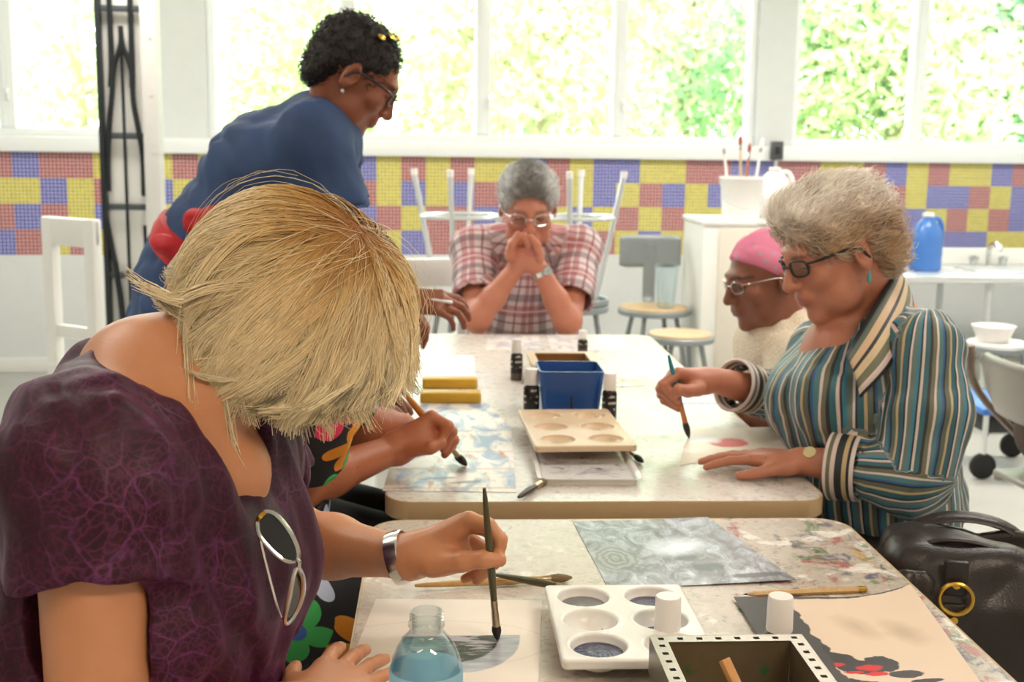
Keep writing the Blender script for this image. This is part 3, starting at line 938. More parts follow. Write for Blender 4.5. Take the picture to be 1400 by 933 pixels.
brush('bamboo-handled brush lying flat on the near table under the painting hand', onz(567, 801, TZ+0.008), onz(782, 790, TZ+0.006), 0.006, M_bamboo, M_bristt, 0.05, 0.14)
brush('dark brush resting with its blue tip in the palette well', onz(676, 786, TZ+0.02), onz(822, 812, TZ+0.022), 0.0058, M_dkhandle, M_bristp, 0.2, 0.2, bent=(0.008, -0.012, -0.006))
HELD = (np.array(at(662, 668, 1.375)), np.array(onz(680, 875, TZ+0.002)))
brush('slim olive brush held upright by the blonde woman, tip on her oval', HELD[0], HELD[1], 0.0055, M_dkhandle, M_brist, 0.17, 0.1)
brush('teal-handled brush held by the woman in the striped shirt', at(914, 486, 2.40), onz(942, 599, TZ+0.002), 0.0065, M_teal, M_brist, 0.22, 0.2, fmat=mat('copper', 'c07a4a', 0.3, 0.9))
brush('wide flat brush with an orange handle held over the watercolour', at(546, 530, 2.19), onz(637, 637, TZ+0.003), 0.0085, M_orangewood, M_brist, 0.14, 0.13, flat=0.4)
brush('short dark brush lying below the white tray', onz(709, 680, TZ+0.008), onz(746, 657, TZ+0.008), 0.007, M_brownhandle, M_bristt, 0.2, 0.2)
brush('dark brush poking out from under the beige palette, right side', onz(838, 600, TZ+0.008), onz(879, 632, TZ+0.008), 0.006, M_brownhandle, M_brist, 0.2, 0.2)
a, b = onz(1016, 813, TZ+0.0045), onz(1184, 806, TZ+0.0045)
g = thing('pencil', 'wooden pencil with a brass end on the near table, above the mountain painting', 'pencil', tuple(b))
o = MB(); o.tube([a+(b-a)*0.09-b, a+(b-a)*0.93-b], 0.0042, 6); o.build('shaft', M_bamboo, g, sharp=20)
o = MB(); o.tube([a-b, a+(b-a)*0.03-b], [0.0003, 0.0015], 8); o.build('lead', M_blackp, g)
o = MB(); o.tube([a+(b-a)*0.03-b, a+(b-a)*0.092-b], [0.0015, 0.0042], 8); o.build('sharpened_tip', M_wood, g)
o = MB(); o.tube([a+(b-a)*0.93-b, b-b], 0.0044, 10); o.build('ferrule', M_gold, g)

# ================================================================== palettes
M_plast = mat('white_plastic', 'eceae6', 0.25, var=0.02); M_beigep = mat('beige_plastic', 'd8bd9c', 0.35, var=0.05)
M_pblue = mat('wet_dark_blue_paint', '25264f', 0.18, var=0.5, vscale=50, bump=0.5, bscale=120); M_pgrey = mat('wet_grey_paint', '6d6a6d', 0.25, var=0.35, vscale=60)
M_pbrown = mat('taupe_paint', '9c8b7c', 0.3, var=0.2, vscale=40); M_pred = mat('brick_paint', '8d3b34', 0.35, var=0.3, vscale=40)
def palette(label, loc, rz, w, L, h, cols, rows, r, material, paints, group='paint palettes'):
    g = thing('palette', label, 'palette', loc, rz, group)
    S_ = SDF()
    S_.box((0, 0, h-0.0016), (w/2-0.012, L/2-0.012, 0.0001), rad=0.0035, k=0.001)
    S_.ops[-1] = ('box', np.array([0, 0, h-0.0016]), np.array([w/2-0.004, L/2-0.004, 0.0001]), np.eye(3), 0.0018, 0.001, 'add')
    for sx, sy, a, b in ((1, 0, 0.0012, L/2-0.006), (-1, 0, 0.0012, L/2-0.006), (0, 1, w/2-0.006, 0.0012), (0, -1, w/2-0.006, 0.0012)):
        S_.box((sx*(w/2-0.003), sy*(L/2-0.003), h-0.006), (a, b, 0.005), rad=0.0012, k=0.004)
    cs = []
    for i in range(cols):
        for j in range(rows):
            cs.append(((i-(cols-1)/2)*w/cols*0.96, (j-(rows-1)/2)*L/rows*0.96))
    for x, y in cs: S_.ell((x, y, h), (r+0.002, r+0.002, h-0.001), k=0.004)
    for x, y in cs: S_.ell((x, y, h+0.001), (r-0.0015, r-0.0015, h-0.003), k=0.003, mode='sub')
    S_.box((0, 0, h+0.02), (w, L, 0.0195-0.0006), rad=0.0005, k=0.001, mode='sub')
    V, Q = S_.mesh(h=0.0022, smooth=1)
    mesh_obj('tray', V, Q, material, g)
    for (i, (x, y)) in enumerate(cs):
        if i in paints:
            pm, lvl, dx, rr = paints[i]
            o = MB()
            zz = h*lvl; rad = (r-0.003)*math.sqrt(max(0.05, 1-(1-lvl)**2))*rr
            nn = 26
            prof = [(rad, zz-0.001), (rad*0.97, zz), (rad*0.7, zz+0.0006), (rad*0.3, zz+0.0012), (0.0006, zz+0.001)]
            o.lathe(prof, (x+dx, y, 0), n=nn, cap0=False)
            o.build('paint', pm, g)
    return g
pl = onz(740, 916, TZ+0.03); pb = onz(742, 803, TZ+0.03); pr = onz(932, 800, TZ+0.03)
palette('white six-well palette with dark blue paint, on the near table beside the metal caddy', ((pb[0]+pr[0])/2+0.0, (pl[1]+pb[1])/2+0.012, TZ), 0.0, pr[0]-pb[0]-0.004, pb[1]-pl[1]-0.014, 0.031, 2, 3, 0.0345, M_plast,
        {0: (M_pblue, 0.72, 0, 1.0), 1: (M_pblue, 0.16, -0.006, 0.45), 2: (M_pgrey, 0.66, 0, 1.0), 3: (M_pgrey, 0.25, 0.0, 0.7), 4: (M_pblue, 0.42, -0.004, 0.8), 5: (M_pblue, 0.64, 0, 1.0)})
def tray(label, cx, cy, w, L, h, material, inner, rz=0.0, name='tray', cat='tray'):
    g = thing(name, label, cat, (cx, cy, TZ), rz)
    o = MB()
    prof_o = [(0.0, 0.0), (0.004, h-0.002), (0.012, h), (0.012, h-0.0015), (0.0025, h-0.0035), (-0.0015, 0.003)]
    n = 0; V = []; F = []
    pts = rounded(w-0.024, L-0.024, 0.012, 5); n = len(pts)
    for d, z in prof_o:
        V += [(x*(1+2*d/w), y*(1+2*d/L), z) for x, y in pts]
    for i in range(len(prof_o)-1):
        for j in range(n):
            F.append((i*n+j, i*n+(j+1) % n, (i+1)*n+(j+1) % n, (i+1)*n+j))
    F.append(tuple(range(n-1, -1, -1)))
    o.add(V, F); k0 = (len(prof_o)-1)*n
    o.build('body', material, g, sharp=40)
    o = MB(); o.prism([(x*0.985, y*0.985) for x, y in pts], 0.002, 0.0034); o.build('bottom', inner, g, smooth=False)
    return g
def smear(name, base, c1, c2):
    t = NT(name); co = t.coord()
    a = t.mix(t.math('MULTIPLY', t.math('SUBTRACT', t.noise(co, 14, 5, 0.6, 1.0), 0.5, clamp=True), 5, clamp=True), base, c1)
    a = t.mix(t.math('MULTIPLY', t.math('SUBTRACT', t.noise(t.mapping(co, loc=(3, 1, 0)), 20, 5, 0.6, 1.0), 0.6, clamp=True), 8, clamp=True), a, c2)
    t.bsdf(Base_Color=a, Roughness=0.2)
    return t.m
c0, c1, c2, c3 = xyz(736, 664), xyz(884, 669), xyz(864, 612), xyz(727, 612)
tray('shallow white tray with streaked grey paint under the beige palette', (c0[0]+c1[0])/2, (c0[1]+c2[1])/2, 0.195, c2[1]-c0[1]+0.02, 0.014, M_plast, smear('tray_paint', 'e4e2e4', 'a09aa0', '3a3340'), -0.02)
palette('beige palette with dried taupe paint, stacked on the white tray', ((xyz(780, 600)[0]), 2.415, TZ+0.022), 0.04, 0.20, 0.33, 0.018, 2, 3, 0.036, M_beigep,
        {0: (M_pbrown, 0.35, 0, 1), 1: (M_pbrown, 0.3, 0, 1), 2: (M_pbrown, 0.3, 0, 1), 3: (M_pred, 0.3, 0, 0.8), 4: (M_pbrown, 0.35, 0, 1), 5: (M_pbrown, 0.3, 0, 1)})

# ================================================================== bottles, tub, boxes
def label_mat():
    t = NT('black_bottle_label'); co = t.coord()
    s = t.n('SeparateXYZ', {0: co})
    row = t.math('FRACT', t.math('MULTIPLY', s.outputs[2], 70))
    ln = t.math('LESS_THAN', t.math('ABSOLUTE', t.math('SUBTRACT', row, 0.5)), 0.18)
    w = t.math('GREATER_THAN', t.noise(t.mapping(co, scale=(90, 90, 70)), 1.0, 1), 0.5)
    band = t.math('GREATER_THAN', s.outputs[2], 0.03)
    mk = t.math('MULTIPLY', t.math('MULTIPLY', ln, w), band)
    low = t.math('LESS_THAN', s.outputs[2], 0.02)
    c = t.mix(mk, '1b1a1c', 'b9b2a8'); c = t.mix(t.math('MULTIPLY', low, 0.7), c, '6d5b4c')
    t.bsdf(Base_Color=c, Roughness=0.3)
    return t.m
M_lab = label_mat(); M_capw = mat('white_cap', 'efebe8', 0.35, var=0.02)
def paint_bottle(label, x, y, r, h, caph):
    g = thing('paint_bottle', label, 'paint bottle', (x, y, TZ), 0, 'small acrylic paint bottles')
    o = MB(); b = h-caph
    o.lathe([(r*0.9, 0), (r, 0.003), (r, b-0.008), (r*0.9, b-0.003), (r*0.62, b), (r*0.6, b+0.004)]); o.build('body', M_lab, g)
    o = MB(); o.lathe([(r*0.86, b+0.001), (r*0.88, b+0.003), (r*0.84, h-0.002), (r*0.78, h)], n=36); 
    o.build('cap', M_capw, g, sharp=40)
    return g
p = at(912, 868, 1.385); q = at(1065, 868, 1.385)
paint_bottle('white-capped paint bottle behind the metal caddy, next to the palette', p[0], 1.385, 0.0185, 0.072, 0.045)
paint_bottle('white-capped paint bottle behind the metal caddy, on the edge of the mountain painting', q[0], 1.385, 0.0185, 0.071, 0.045)
for px, py, y, r, h, lb in ((726, 570, 2.68, 0.0185, 0.112, 'black paint bottle with white cap at the left side of the blue tub'), (833, 581, 2.61, 0.0165, 0.116, 'black paint bottle with white cap at the right side of the blue tub'),
                            (706, 520, 3.12, 0.016, 0.108, 'black paint bottle with white cap left of the wooden caddy'), (799, 490, 3.50, 0.015, 0.075, 'smallest white-capped paint bottle, behind the wooden caddy')):
    c = onz(px, py, TZ); paint_bottle(lb, c[0], y, r, h, h*0.33)

def tapered_tub(name, label, cat, loc, w0, w1, d0, d1, h, th, m_out, m_in, rz=0):
    g = thing(name, label, cat, loc, rz)
    def ring(w, d, z, r=0.012): return [(x, y, z) for x, y in rounded(w, d, r, 4)]
    L = [ring(w0, d0, 0), ring(w1, d1, h), ring(w1-2*th, d1-2*th, h), ring(w0-2*th, d0-2*th, th)]
    n = len(L[0]); V = [p for r_ in L for p in r_]; F = [tuple(range(n-1, -1, -1))]
    for i in range(3):
        F += [(i*n+j, i*n+(j+1) % n, (i+1)*n+(j+1) % n, (i+1)*n+j) for j in range(n)]
    F.append(tuple(3*n+j for j in range(n)))
    mi = [0]+[0]*n+[1]*n+[2]*n+[2]
    o = MB(); o.add(V, F); o.M = mi; o.build('body', [m_out, m_in, m_out], g, sharp=40)
    return g
cb = onz(782, 577, TZ); M_blue = mat('blue_plastic', '1f4f96', 0.3, var=0.08)
g = tapered_tub('tub', 'square blue plastic water tub in the middle of the far table', 'tub', (cb[0], 2.71, TZ), 0.125, 0.147, 0.12, 0.14, 0.112, 0.003, M_blue, mat('pale_blue_rim', '9fb4d0', 0.3))
o = MB(); o.box((0.0, -0.0635, 0.035), (0.006, 0.003, 0.045), rotx(0.0)@np.eye(3), 0.001); o.build('dark_mark', M_blackp, g)
o = MB(); o.prism(rounded(0.125, 0.118, 0.01), 0.05, 0.052); o.build('water', mat('murky_water', '1c2f55', 0.05), g)

def metal_caddy_mat():
    t = NT('stained_metal'); co = t.coord()
    c = t.mix(t.noise(co, 22, 5), '6b5a44', '94866c')
    for i, k in enumerate(('1f7a4a', '23242a', '5a3a22')):
        c = t.mix(t.math('MULTIPLY', t.math('SUBTRACT', t.noise(t.mapping(co, loc=(2.0*i+0.3, i, 1)), 26, 3), 0.66, clamp=True), 9, clamp=True), c, k)
    t.bsdf(Base_Color=c, Roughness=0.38, Metallic=0.55)
    return t.m
M_caddy = metal_caddy_mat()
def caddy(label, x0, x1, yb, yf, h, rim, wall_m, rim_m, holes=True, inner_m=None):
    w, L = x1-x0, yb-yf
    g = thing('caddy', label, 'caddy', ((x0+x1)/2, (yb+yf)/2, TZ))
    o = MB()
    for sx in (-1, 1): o.box((sx*(w/2-rim+0.001), 0, h/2), (0.002, L-2*rim, h), bev=0.0005)
    for sy in (-1, 1): o.box((0, sy*(L/2-rim+0.001), h/2), (w-2*rim, 0.002, h), bev=0.0005)
    o.box((0, 0, 0.0015), (w-2*rim, L-2*rim, 0.003))
    o.build('box', inner_m or wall_m, g, smooth=False)
    # flat rim with punched square holes
    o = MB()
    def strip(ax, c, half, n):
        # rim strip along axis ax at offset c
        hw = rim/2; hs = 0.0032
        st = 2*half/n
        for i in range(n):
            s0 = -half+i*st; s1 = s0+st; mid = (s0+s1)/2
            for a0, a1, b0, b1 in ((s0, mid-hs, -hw, hw), (mid+hs, s1, -hw, hw), (mid-hs, mid+hs, -hw, -hs), (mid-hs, mid+hs, hs, hw)):
                ctr = ((a0+a1)/2, c+(b0+b1)/2) if ax == 0 else (c+(b0+b1)/2, (a0+a1)/2)
                sz = (a1-a0, b1-b0) if ax == 0 else (b1-b0, a1-a0)
                o.box((ctr[0], ctr[1], h), (sz[0], sz[1], 0.0018))
    if holes:
        for sy in (-1, 1): strip(0, sy*(L/2-rim/2), w/2, 8)
        for sx in (-1, 1): strip(1, sx*(w/2-rim/2), L/2-rim, 12)
    else:
        for sy in (-1, 1): o.box((0, sy*(L/2-rim/2), h), (w, rim, 0.006), bev=0.001)
        for sx in (-1, 1): o.box((sx*(w/2-rim/2), 0, h), (rim, L-2*rim, 0.006), bev=0.001)
    # folded outer lip
    for sx in (-1, 1): o.box((sx*w/2, 0, h-0.02 if holes else h-0.004), (0.0016, L, 0.042 if holes else 0.012))
    for sy in (-1, 1): o.box((0, sy*L/2, h-0.02 if holes else h-0.004), (w, 0.0016, 0.042 if holes else 0.012))
    o.build('rim', rim_m, g, smooth=False)
    return g
ch = 0.085
ka, kb = onz(889, 871, TZ+ch), onz(1097, 871, TZ+ch)
M_rimm = mat('worn_steel_rim', '8a8478', 0.32, 0.8, var=0.12, vscale=40)
caddy('grey metal caddy with a punched rim, at the front edge of the photo', ka[0], kb[0], ka[1], ka[1]-0.27, ch, 0.0165, M_caddy, M_rimm)
st0 = np.array([ (ka[0]+kb[0])/2-0.012, ka[1]-0.025, TZ+0.045]); st1 = np.array([(ka[0]+kb[0])/2+0.02, ka[1]-0.19, TZ+0.03])
s0, s1 = at(990, 902, 1.098), at(1085, 1105, 1.03); sc_ = (s0+s1)/2; fr = frame_from(s1-s0)
o = MB(); o.box((0, 0, 0), (0.012, 0.006, np.linalg.norm(s1-s0)), fr, 0.001)
o = o.build('wooden_stick', wood_mat('stick_wood', 'b5763a', 'd8a368')); o.location = tuple(sc_)
tag(o, 'thin wooden stick leaning inside the grey metal caddy', 'stick')
kc, kd = onz(720, 482, TZ+0.05), onz(808, 482, TZ+0.05)
ke = onz(720, 499, TZ+0.05)
caddy('cream-rimmed wooden caddy with brown inside, behind the blue tub', kc[0], kd[0], kc[1], ke[1]-0.02, 0.05, 0.02, mat('brown_inside', '8a5d2e', 0.6, var=0.2), mat('cream_rim', 'e2cdb0', 0.4), False)
o_ = onz(575, 551, TZ); 
M_yel = mat('yellow_card', 'd9a92c', 0.45, var=0.12, vscale=40)
def yellow_box(label, px0, px1, py, d):
    a, b = onz(px0, py, TZ), onz(px1, py, TZ)
    g = thing('yellow_box', label, 'box', ((a[0]+b[0])/2, a[1]+d/2, TZ), 0, 'yellow boxes on the far table')
    w = b[0]-a[0]
    o = MB(); o.box((0, 0, 0.0125), (w, d, 0.025), bev=0.005, seg=3); o.build('box', M_yel, g)
    for s in (-1, 1):
        o = MB(); o.box((s*(w/2+0.0005), 0, 0.0125), (0.0015, d-0.008, 0.02), bev=0.0005); o.build('end_flap', M_yel, g)
    return g
yellow_box('yellow narrow box on the far table, nearer of the two', 575, 657, 552, 0.05)
yellow_box('yellow narrow box on the far table, the one behind', 578, 652, 532, 0.045)

# plastic water bottle
def pet_material():
    t = NT('clear_plastic')
    co = t.coord(); h = t.noise(co, 60, 2)
    lw = t.n('LayerWeight', {'Blend': 0.35})
    f = t.math('MULTIPLY_ADD', lw.outputs['Facing'], 0.55, 0.05, clamp=True)
    nrm = t.bump(h, 0.25, 0.002)
    tr = t.n('BsdfTransparent', {'Color': 'f6fafb'}); gl = t.n('BsdfGlossy', {'Color': 'f4f8fa', 'Roughness': 0.06, 'Normal': nrm})
    mx = t.n('MixShader', {0: f, 1: tr, 2: gl}); t.t.links.new(mx.outputs[0], t.out.inputs[0])
    return t.m
M_pet = pet_material()
bx = at(583, 835, 1.06); BH = bx[2]-TZ
g = thing('water_bottle', 'clear plastic water bottle without cap, blue label, at the bottom edge of the photo', 'bottle', (bx[0], 1.06, TZ))
rb = 0.0335
prof = [(0.0005, 0.004), (rb*0.6, 0.002), (rb*0.92, 0.004), (rb, 0.014)]
for i in range(5): prof += [(rb, 0.02+i*0.018), (rb*0.965, 0.026+i*0.018), (rb, 0.032+i*0.018)]
zs = BH-0.021
prof += [(rb, zs-0.040), (rb*0.99, zs-0.034), (rb*0.94, zs-0.025), (rb*0.82, zs-0.015), (rb*0.66, zs-0.006), (rb*0.52, zs-0.001), (0.0155, zs+0.002), (0.0155, zs+0.006), (0.0170, zs+0.007), (0.0170, zs+0.009), (0.0148, zs+0.0095)]
o = MB(); o.lathe(prof, n=48, cap0=False, cap1=False); o.build('bottle_body', M_pet, g, sharp=60)
o = MB(); th = [(0.0148, zs+0.0095)]
for i in range(3): th += [(0.0148, zs+0.011+i*0.003), (0.0158, zs+0.012+i*0.003), (0.0158, zs+0.013+i*0.003), (0.0148, zs+0.0135+i*0.003)]
th += [(0.0149, BH), (0.0134, BH), (0.0132, zs)]
o.lathe(th, n=40, cap0=False, cap1=False); o.build('neck_ring', M_pet, g, sharp=60)
tl = NT('pale_blue_label'); lc = tl.mix(tl.noise(tl.coord(), 30), 'a6def4', 'd6f1fb'); mx = tl.n('MixShader', {0: 0.5, 1: tl.n('BsdfDiffuse', {'Color': lc}), 2: tl.n('BsdfTranslucent', {'Color': lc})}); tl.t.links.new(mx.outputs[0], tl.out.inputs[0]); M_blab = tl.m
o = MB(); o.lathe([(rb+0.0004, 0.022), (rb+0.0006, 0.024), (rb+0.0006, zs-0.036), (rb+0.0004, zs-0.034)], n=48, cap0=False, cap1=False); lo = o.build('label', M_blab, g, sharp=60)
def onbottle(ang, z, r=rb+0.0010): return (r*math.sin(ang), -r*math.cos(ang), z)
o = MB(); em = []
for i in range(28):
    a = i/28*2*pi; em.append(onbottle(0.52+0.36*math.cos(a), zs-0.044+0.0125*math.sin(a)-0.006))
o.add(em, [tuple(range(28))]); o.build('emblem', mat('white_print', 'eef2f4', 0.4), lo)
o = MB()
for (a0, a1, z0, z1) in ((0.42, 0.47, -0.008, 0.006), (0.42, 0.62, 0.003, 0.006), (0.42, 0.56, -0.002, 0.0005), (0.60, 0.64, -0.008, 0.006), (0.60, 0.74, -0.008, -0.005)):
    n0 = [onbottle(a0, zs-0.050+z0, rb+0.0014), onbottle(a1, zs-0.050+z0, rb+0.0014), onbottle(a1, zs-0.050+z1, rb+0.0014), onbottle(a0, zs-0.050+z1, rb+0.0014)]
    o.add(n0, [(0, 1, 2, 3)])
o.build('print', mat('blue_print', '5a7fa8', 0.4), lo)
o = MB(); o.lathe([(rb*0.55, 0.004), (rb*0.95, 0.016), (rb*0.95, zs-0.042), (rb*0.88, zs-0.026), (rb*0.78, zs-0.016)], n=32); tw = NT('bottle_water'); lw = tw.n('LayerWeight', {'Blend': 0.3}); mx = tw.n('MixShader', {0: tw.math('MULTIPLY_ADD', lw.outputs['Facing'], 0.25, 0.06), 1: tw.n('BsdfTransparent', {'Color': tw.mix(tw.noise(tw.coord(), 25), 'd6eff8', 'eef8fb')}), 2: tw.n('BsdfGlossy', {'Color': 'eef8fb', 'Roughness': 0.08})}); tw.t.links.new(mx.outputs[0], tw.out.inputs[0])
o.build('water', tw.m, g)
# ================================================================== figures
def unit(v): v = np.asarray(v, float); return v/np.linalg.norm(v)
def head_frame(f, u):
    f = unit(f); u = np.asarray(u, float); u = unit(u-f*(u @ f)); r = np.cross(f, u)
    return np.stack([r, f, u], 1)          # columns: right, forward, up
class Head:
    def __init__(s, c, f, u, k=1.0):
        s.c = np.asarray(c, float); s.M = head_frame(f, u); s.k = k
    def p(s, x, y, z): return s.c+s.M @ (np.array([x, y, z])*s.k)
    def v(s, x, y, z): return s.M @ np.array([x, y, z], float)
    def loc(s, V): return ((np.asarray(V)-s.c) @ s.M)/s.k
    def add(s, S, jowl=0.0, ears=True, nose=1.0, jaw=1.0):
        p, k, M = s.p, s.k, s.M
        e = lambda c, r, kk, mode='add', R=None: S.ell(p(*c), np.array(r)*k, M if R is None else M @ R, kk*k, mode)
        e((0, -0.014, 0.035), (0.0735, 0.094, 0.080), 0.01)
        e((0, 0.020, -0.020), (0.060, 0.070, 0.082), 0.02)
        e((0, 0.030, -0.072), (0.046*jaw, 0.052, 0.036), 0.025)
        e((0, 0.074, -0.097), (0.018, 0.014, 0.014), 0.02)
        for q in (-1, 1):
            e((q*0.040, 0.060, -0.020), (0.024, 0.022, 0.022), 0.02)
            e((q*0.046*jaw, 0.030, -0.066), (0.017+jowl, 0.03, 0.026+jowl), 0.02)
        e((0, 0.079, 0.030), (0.046, 0.015, 0.013), 0.018)
        for q in (-1, 1):
            S.sph(p(q*0.031, 0.098, 0.010), 0.0155*k, 0.012*k, 'sub')
            S.sph(p(q*0.031, 0.0755, 0.010), 0.0138*k, 0.003*k)
        S.cap(p(0, 0.089, 0.018), p(0, 0.106*nose, -0.022), 0.0075*k, 0.0115*k, 0.012*k)
        S.sph(p(0, 0.108*nose, -0.026), 0.0112*k, 0.006*k)
        for q in (-1, 1): S.sph(p(q*0.0125, 0.097, -0.029), 0.0078*k, 0.005*k)
        e((0, 0.086, -0.052), (0.026, 0.013, 0.016), 0.012)
        e((0, 0.0915, -0.0545), (0.022, 0.0085, 0.0052), 0.004)
        e((0, 0.0895, -0.0645), (0.019, 0.0090, 0.0058), 0.003)
        if ears:
            for q in (-1, 1):
                R = rotz(q*-0.35) @ rotx(-0.15)
                e((q*0.078, -0.012, -0.004), (0.0075, 0.019, 0.032), 0.008, 'add', R)
                e((q*0.086, -0.007, 0.001), (0.006, 0.0105, 0.019), 0.003, 'sub', R)
    def tint(s, V, T, lip=(0.45, 0.13, 0.11), lipw=0.6, brow=(0.05, 0.04, 0.035), browr=0.7, blush=None):
        q = s.loc(V)
        ax = np.abs(q[:, 0])
        m = np.clip(1.25-np.sqrt((q[:, 0]/0.021)**2+((q[:, 2]+0.0595)/0.0095)**2), 0, 1)*(q[:, 1] > 0.082)
        w = np.clip(m*3, 0, 1)*lipw
        T[:, :3] = T[:, :3]*(1-w[:, None])+np.array(lip)*w[:, None]
        bz = 0.030-0.004*((ax-0.03)/0.02)**2
        b = np.clip(1.3-np.abs(q[:, 2]-bz)/0.0045, 0, 1)*(ax > 0.010)*(ax < 0.054)*(q[:, 1] > 0.05)*browr
        T[:, :3] = T[:, :3]*(1-b[:, None])+np.array(brow)*b[:, None]
        l = np.clip(1.4-np.abs(q[:, 2]-0.0035-0.25*(ax-0.031)**2/0.03)/0.0018, 0, 1)*(np.abs(ax-0.031) < 0.0135)*(q[:, 1] > 0.075)*0.85
        T[:, :3] = T[:, :3]*(1-l[:, None])+np.array((0.02, 0.015, 0.012))*l[:, None]
        return T

def hand(S, wrist, f, n, side, curl, thumb, k=1.0, spread=0.06, wr=0.026):
    """f: wrist->knuckles, n: back of the hand, side: +1 if the thumb lies along cross(f, n)... curl: four tuples of bends; thumb: three points in (f, s, n)"""
    f = unit(f); n = np.asarray(n, float); n = unit(n-f*(n @ f)); s = np.cross(f, n)*side
    P = lambda a, b, c: np.asarray(wrist)+(f*a+s*b+n*c)*k
    base = [(0.086, 0.027), (0.091, 0.0075), (0.087, -0.0125), (0.078, -0.031)]
    lens = [(0.043, 0.026, 0.020), (0.047, 0.030, 0.021), (0.044, 0.028, 0.021), (0.034, 0.021, 0.018)]
    rad = [(0.0098, 0.0088, 0.0080, 0.0068), (0.0100, 0.0090, 0.0081, 0.0069), (0.0095, 0.0085, 0.0077, 0.0066), (0.0086, 0.0075, 0.0068, 0.0058)]
    pts = []
    for (bf, bs) in base:
        S.cap(P(0.005, bs*0.55, 0), P(bf, bs, 0.0), 0.0135*k, 0.0112*k, 0.014*k)
    S.ell(P(0.048, 0.002, -0.004), np.array([0.046, 0.036, 0.0135])*k, np.stack([f, s, n], 1), 0.012*k)
    S.ell(P(0.032, 0.024, -0.010), np.array([0.032, 0.016, 0.015])*k, np.stack([f, s, n], 1), 0.012*k)
    tp = [P(*t) for t in thumb]
    S.cap(P(0.020, 0.020, -0.008), tp[0], 0.0140*k, 0.0122*k, 0.012*k)
    S.cap(tp[0], tp[1], 0.0118*k, 0.0102*k, 0.004*k); S.cap(tp[1], tp[2], 0.0102*k, 0.0082*k, 0.003*k)
    for i in range(4):
        d = unit(f+s*spread*(1.5-i)); p = P(base[i][0], base[i][1], 0); ang = 0.0; q = [p]
        for j in range(3):
            ang += curl[i][j]
            p = p+(d*math.cos(ang)-n*math.sin(ang))*lens[i][j]*k; q.append(p)
        for j in range(3):
            S.cap(q[j], q[j+1], rad[i][j]*k, rad[i][j+1]*k, 0.0025*k if j else 0.006*k)
        pts.append(q)
    return pts, tp

def skin_material(name, base, rough=0.45, spots=0.0, deep=None):
    t = NT(name); co = t.coord(); tn = t.attr('tint', 'Color')
    nz = t.noise(co, 35, 5)
    c = t.mix(nz, (0.90, 0.86, 0.84, 1), (1.08, 1.05, 1.04, 1))
    c = t.mix(1.0, tn, c, 'MULTIPLY')
    if spots:
        s = t.math('MULTIPLY', t.math('SUBTRACT', t.noise(co, 130, 2), 0.66, clamp=True), 12*spots, clamp=True)
        c = t.mix(s, c, tuple(x*0.55 for x in lin(base)[:3])+(1,))
    t.bsdf(Base_Color=c, Roughness=rough, Normal=t.bump(t.noise(co, 260, 3), 0.12, 0.002), **{'Subsurface_Weight': 0.12, 'Subsurface_Radius': (0.02, 0.008, 0.005), 'Subsurface_Scale': 0.4})
    t.m['base'] = lin(base)[:3]
    return t.m

def cloth_folds(dirs, amp, freq, seed=0.0):
    """wrinkles: stretched noise, long along dirs"""
    d = unit(dirs); fr = frame_from(d)
    def f(X, Y, Zc):
        a = (X*fr[0, 0]+Y*fr[1, 0]+Zc*fr[2, 0])*freq; b = (X*fr[0, 1]+Y*fr[1, 1]+Zc*fr[2, 1])*freq; c = (X*d[0]+Y*d[1]+Zc*d[2])*freq*0.28
        w = 1.2*vnoise(a*0.35+seed, b*0.35, c*0.5+9)
        n = vnoise(a+w+40+seed, b+w+40, c+40)
        return (np.abs(n)*-2+0.35)*amp+vnoise(a*2.1+11, b*2.1+70, c*2.1+5)*amp*0.5
    return f

def ribbon_strands(name, paths, rad, mats, parent, off, tint=None, nside=3, taper=0.35):
    """paths: (N, K, 3) -> one mesh of thin tubes, tint per point"""
    N, K, _ = paths.shape
    T = np.gradient(paths, axis=1); T /= np.linalg.norm(T, axis=2, keepdims=True)+1e-9
    ref = np.random.default_rng(5).normal(size=(N, 1, 3)); x = ref-T*(T*ref).sum(2, keepdims=True); x /= np.linalg.norm(x, axis=2, keepdims=True)+1e-9
    y = np.cross(T, x)
    s = np.linspace(0, 1, K)
    r = np.asarray(rad).reshape(-1, 1)*(1-(1-taper)*s**2)[None, :]
    a = np.arange(nside)/nside*2*pi
    V = paths[:, :, None, :]+r[:, :, None, None]*(np.cos(a)[None, None, :, None]*x[:, :, None, :]+np.sin(a)[None, None, :, None]*y[:, :, None, :])
    idx = np.arange(N*K*nside).reshape(N, K, nside)
    q = np.stack([idx[:, :-1, :], np.roll(idx, -1, 2)[:, :-1, :], np.roll(idx, -1, 2)[:, 1:, :], idx[:, 1:, :]], 3).reshape(-1, 4)
    at_ = {}
    if tint is not None:
        tt = np.concatenate([np.asarray(tint), np.ones(tint.shape[:2]+(1,))], 2)
        at_['tint'] = np.repeat(tt[:, :, None, :], nside, 2).reshape(-1, 4)
    return mesh_obj(name, V.reshape(-1, 3), q, mats, parent, True, None, at_, off)

def hair_material(name, rough=0.38, bump=0.0):
    t = NT(name)
    c = t.mix(1.0, t.attr('tint', 'Color'), t.mix(t.noise(t.coord(), 70, 3), (0.8, 0.8, 0.8, 1), (1.15, 1.15, 1.15, 1)), 'MULTIPLY')
    ins = dict(Base_Color=c, Roughness=rough)
    if bump: ins['Normal'] = t.bump(t.noise(t.coord(), 220, 4), bump, 0.004)
    t.bsdf(**ins)
    return t.m
M_hair = hair_material('hair_strands'); M_haircap = hair_material('hair_mass', 0.6, 0.8)

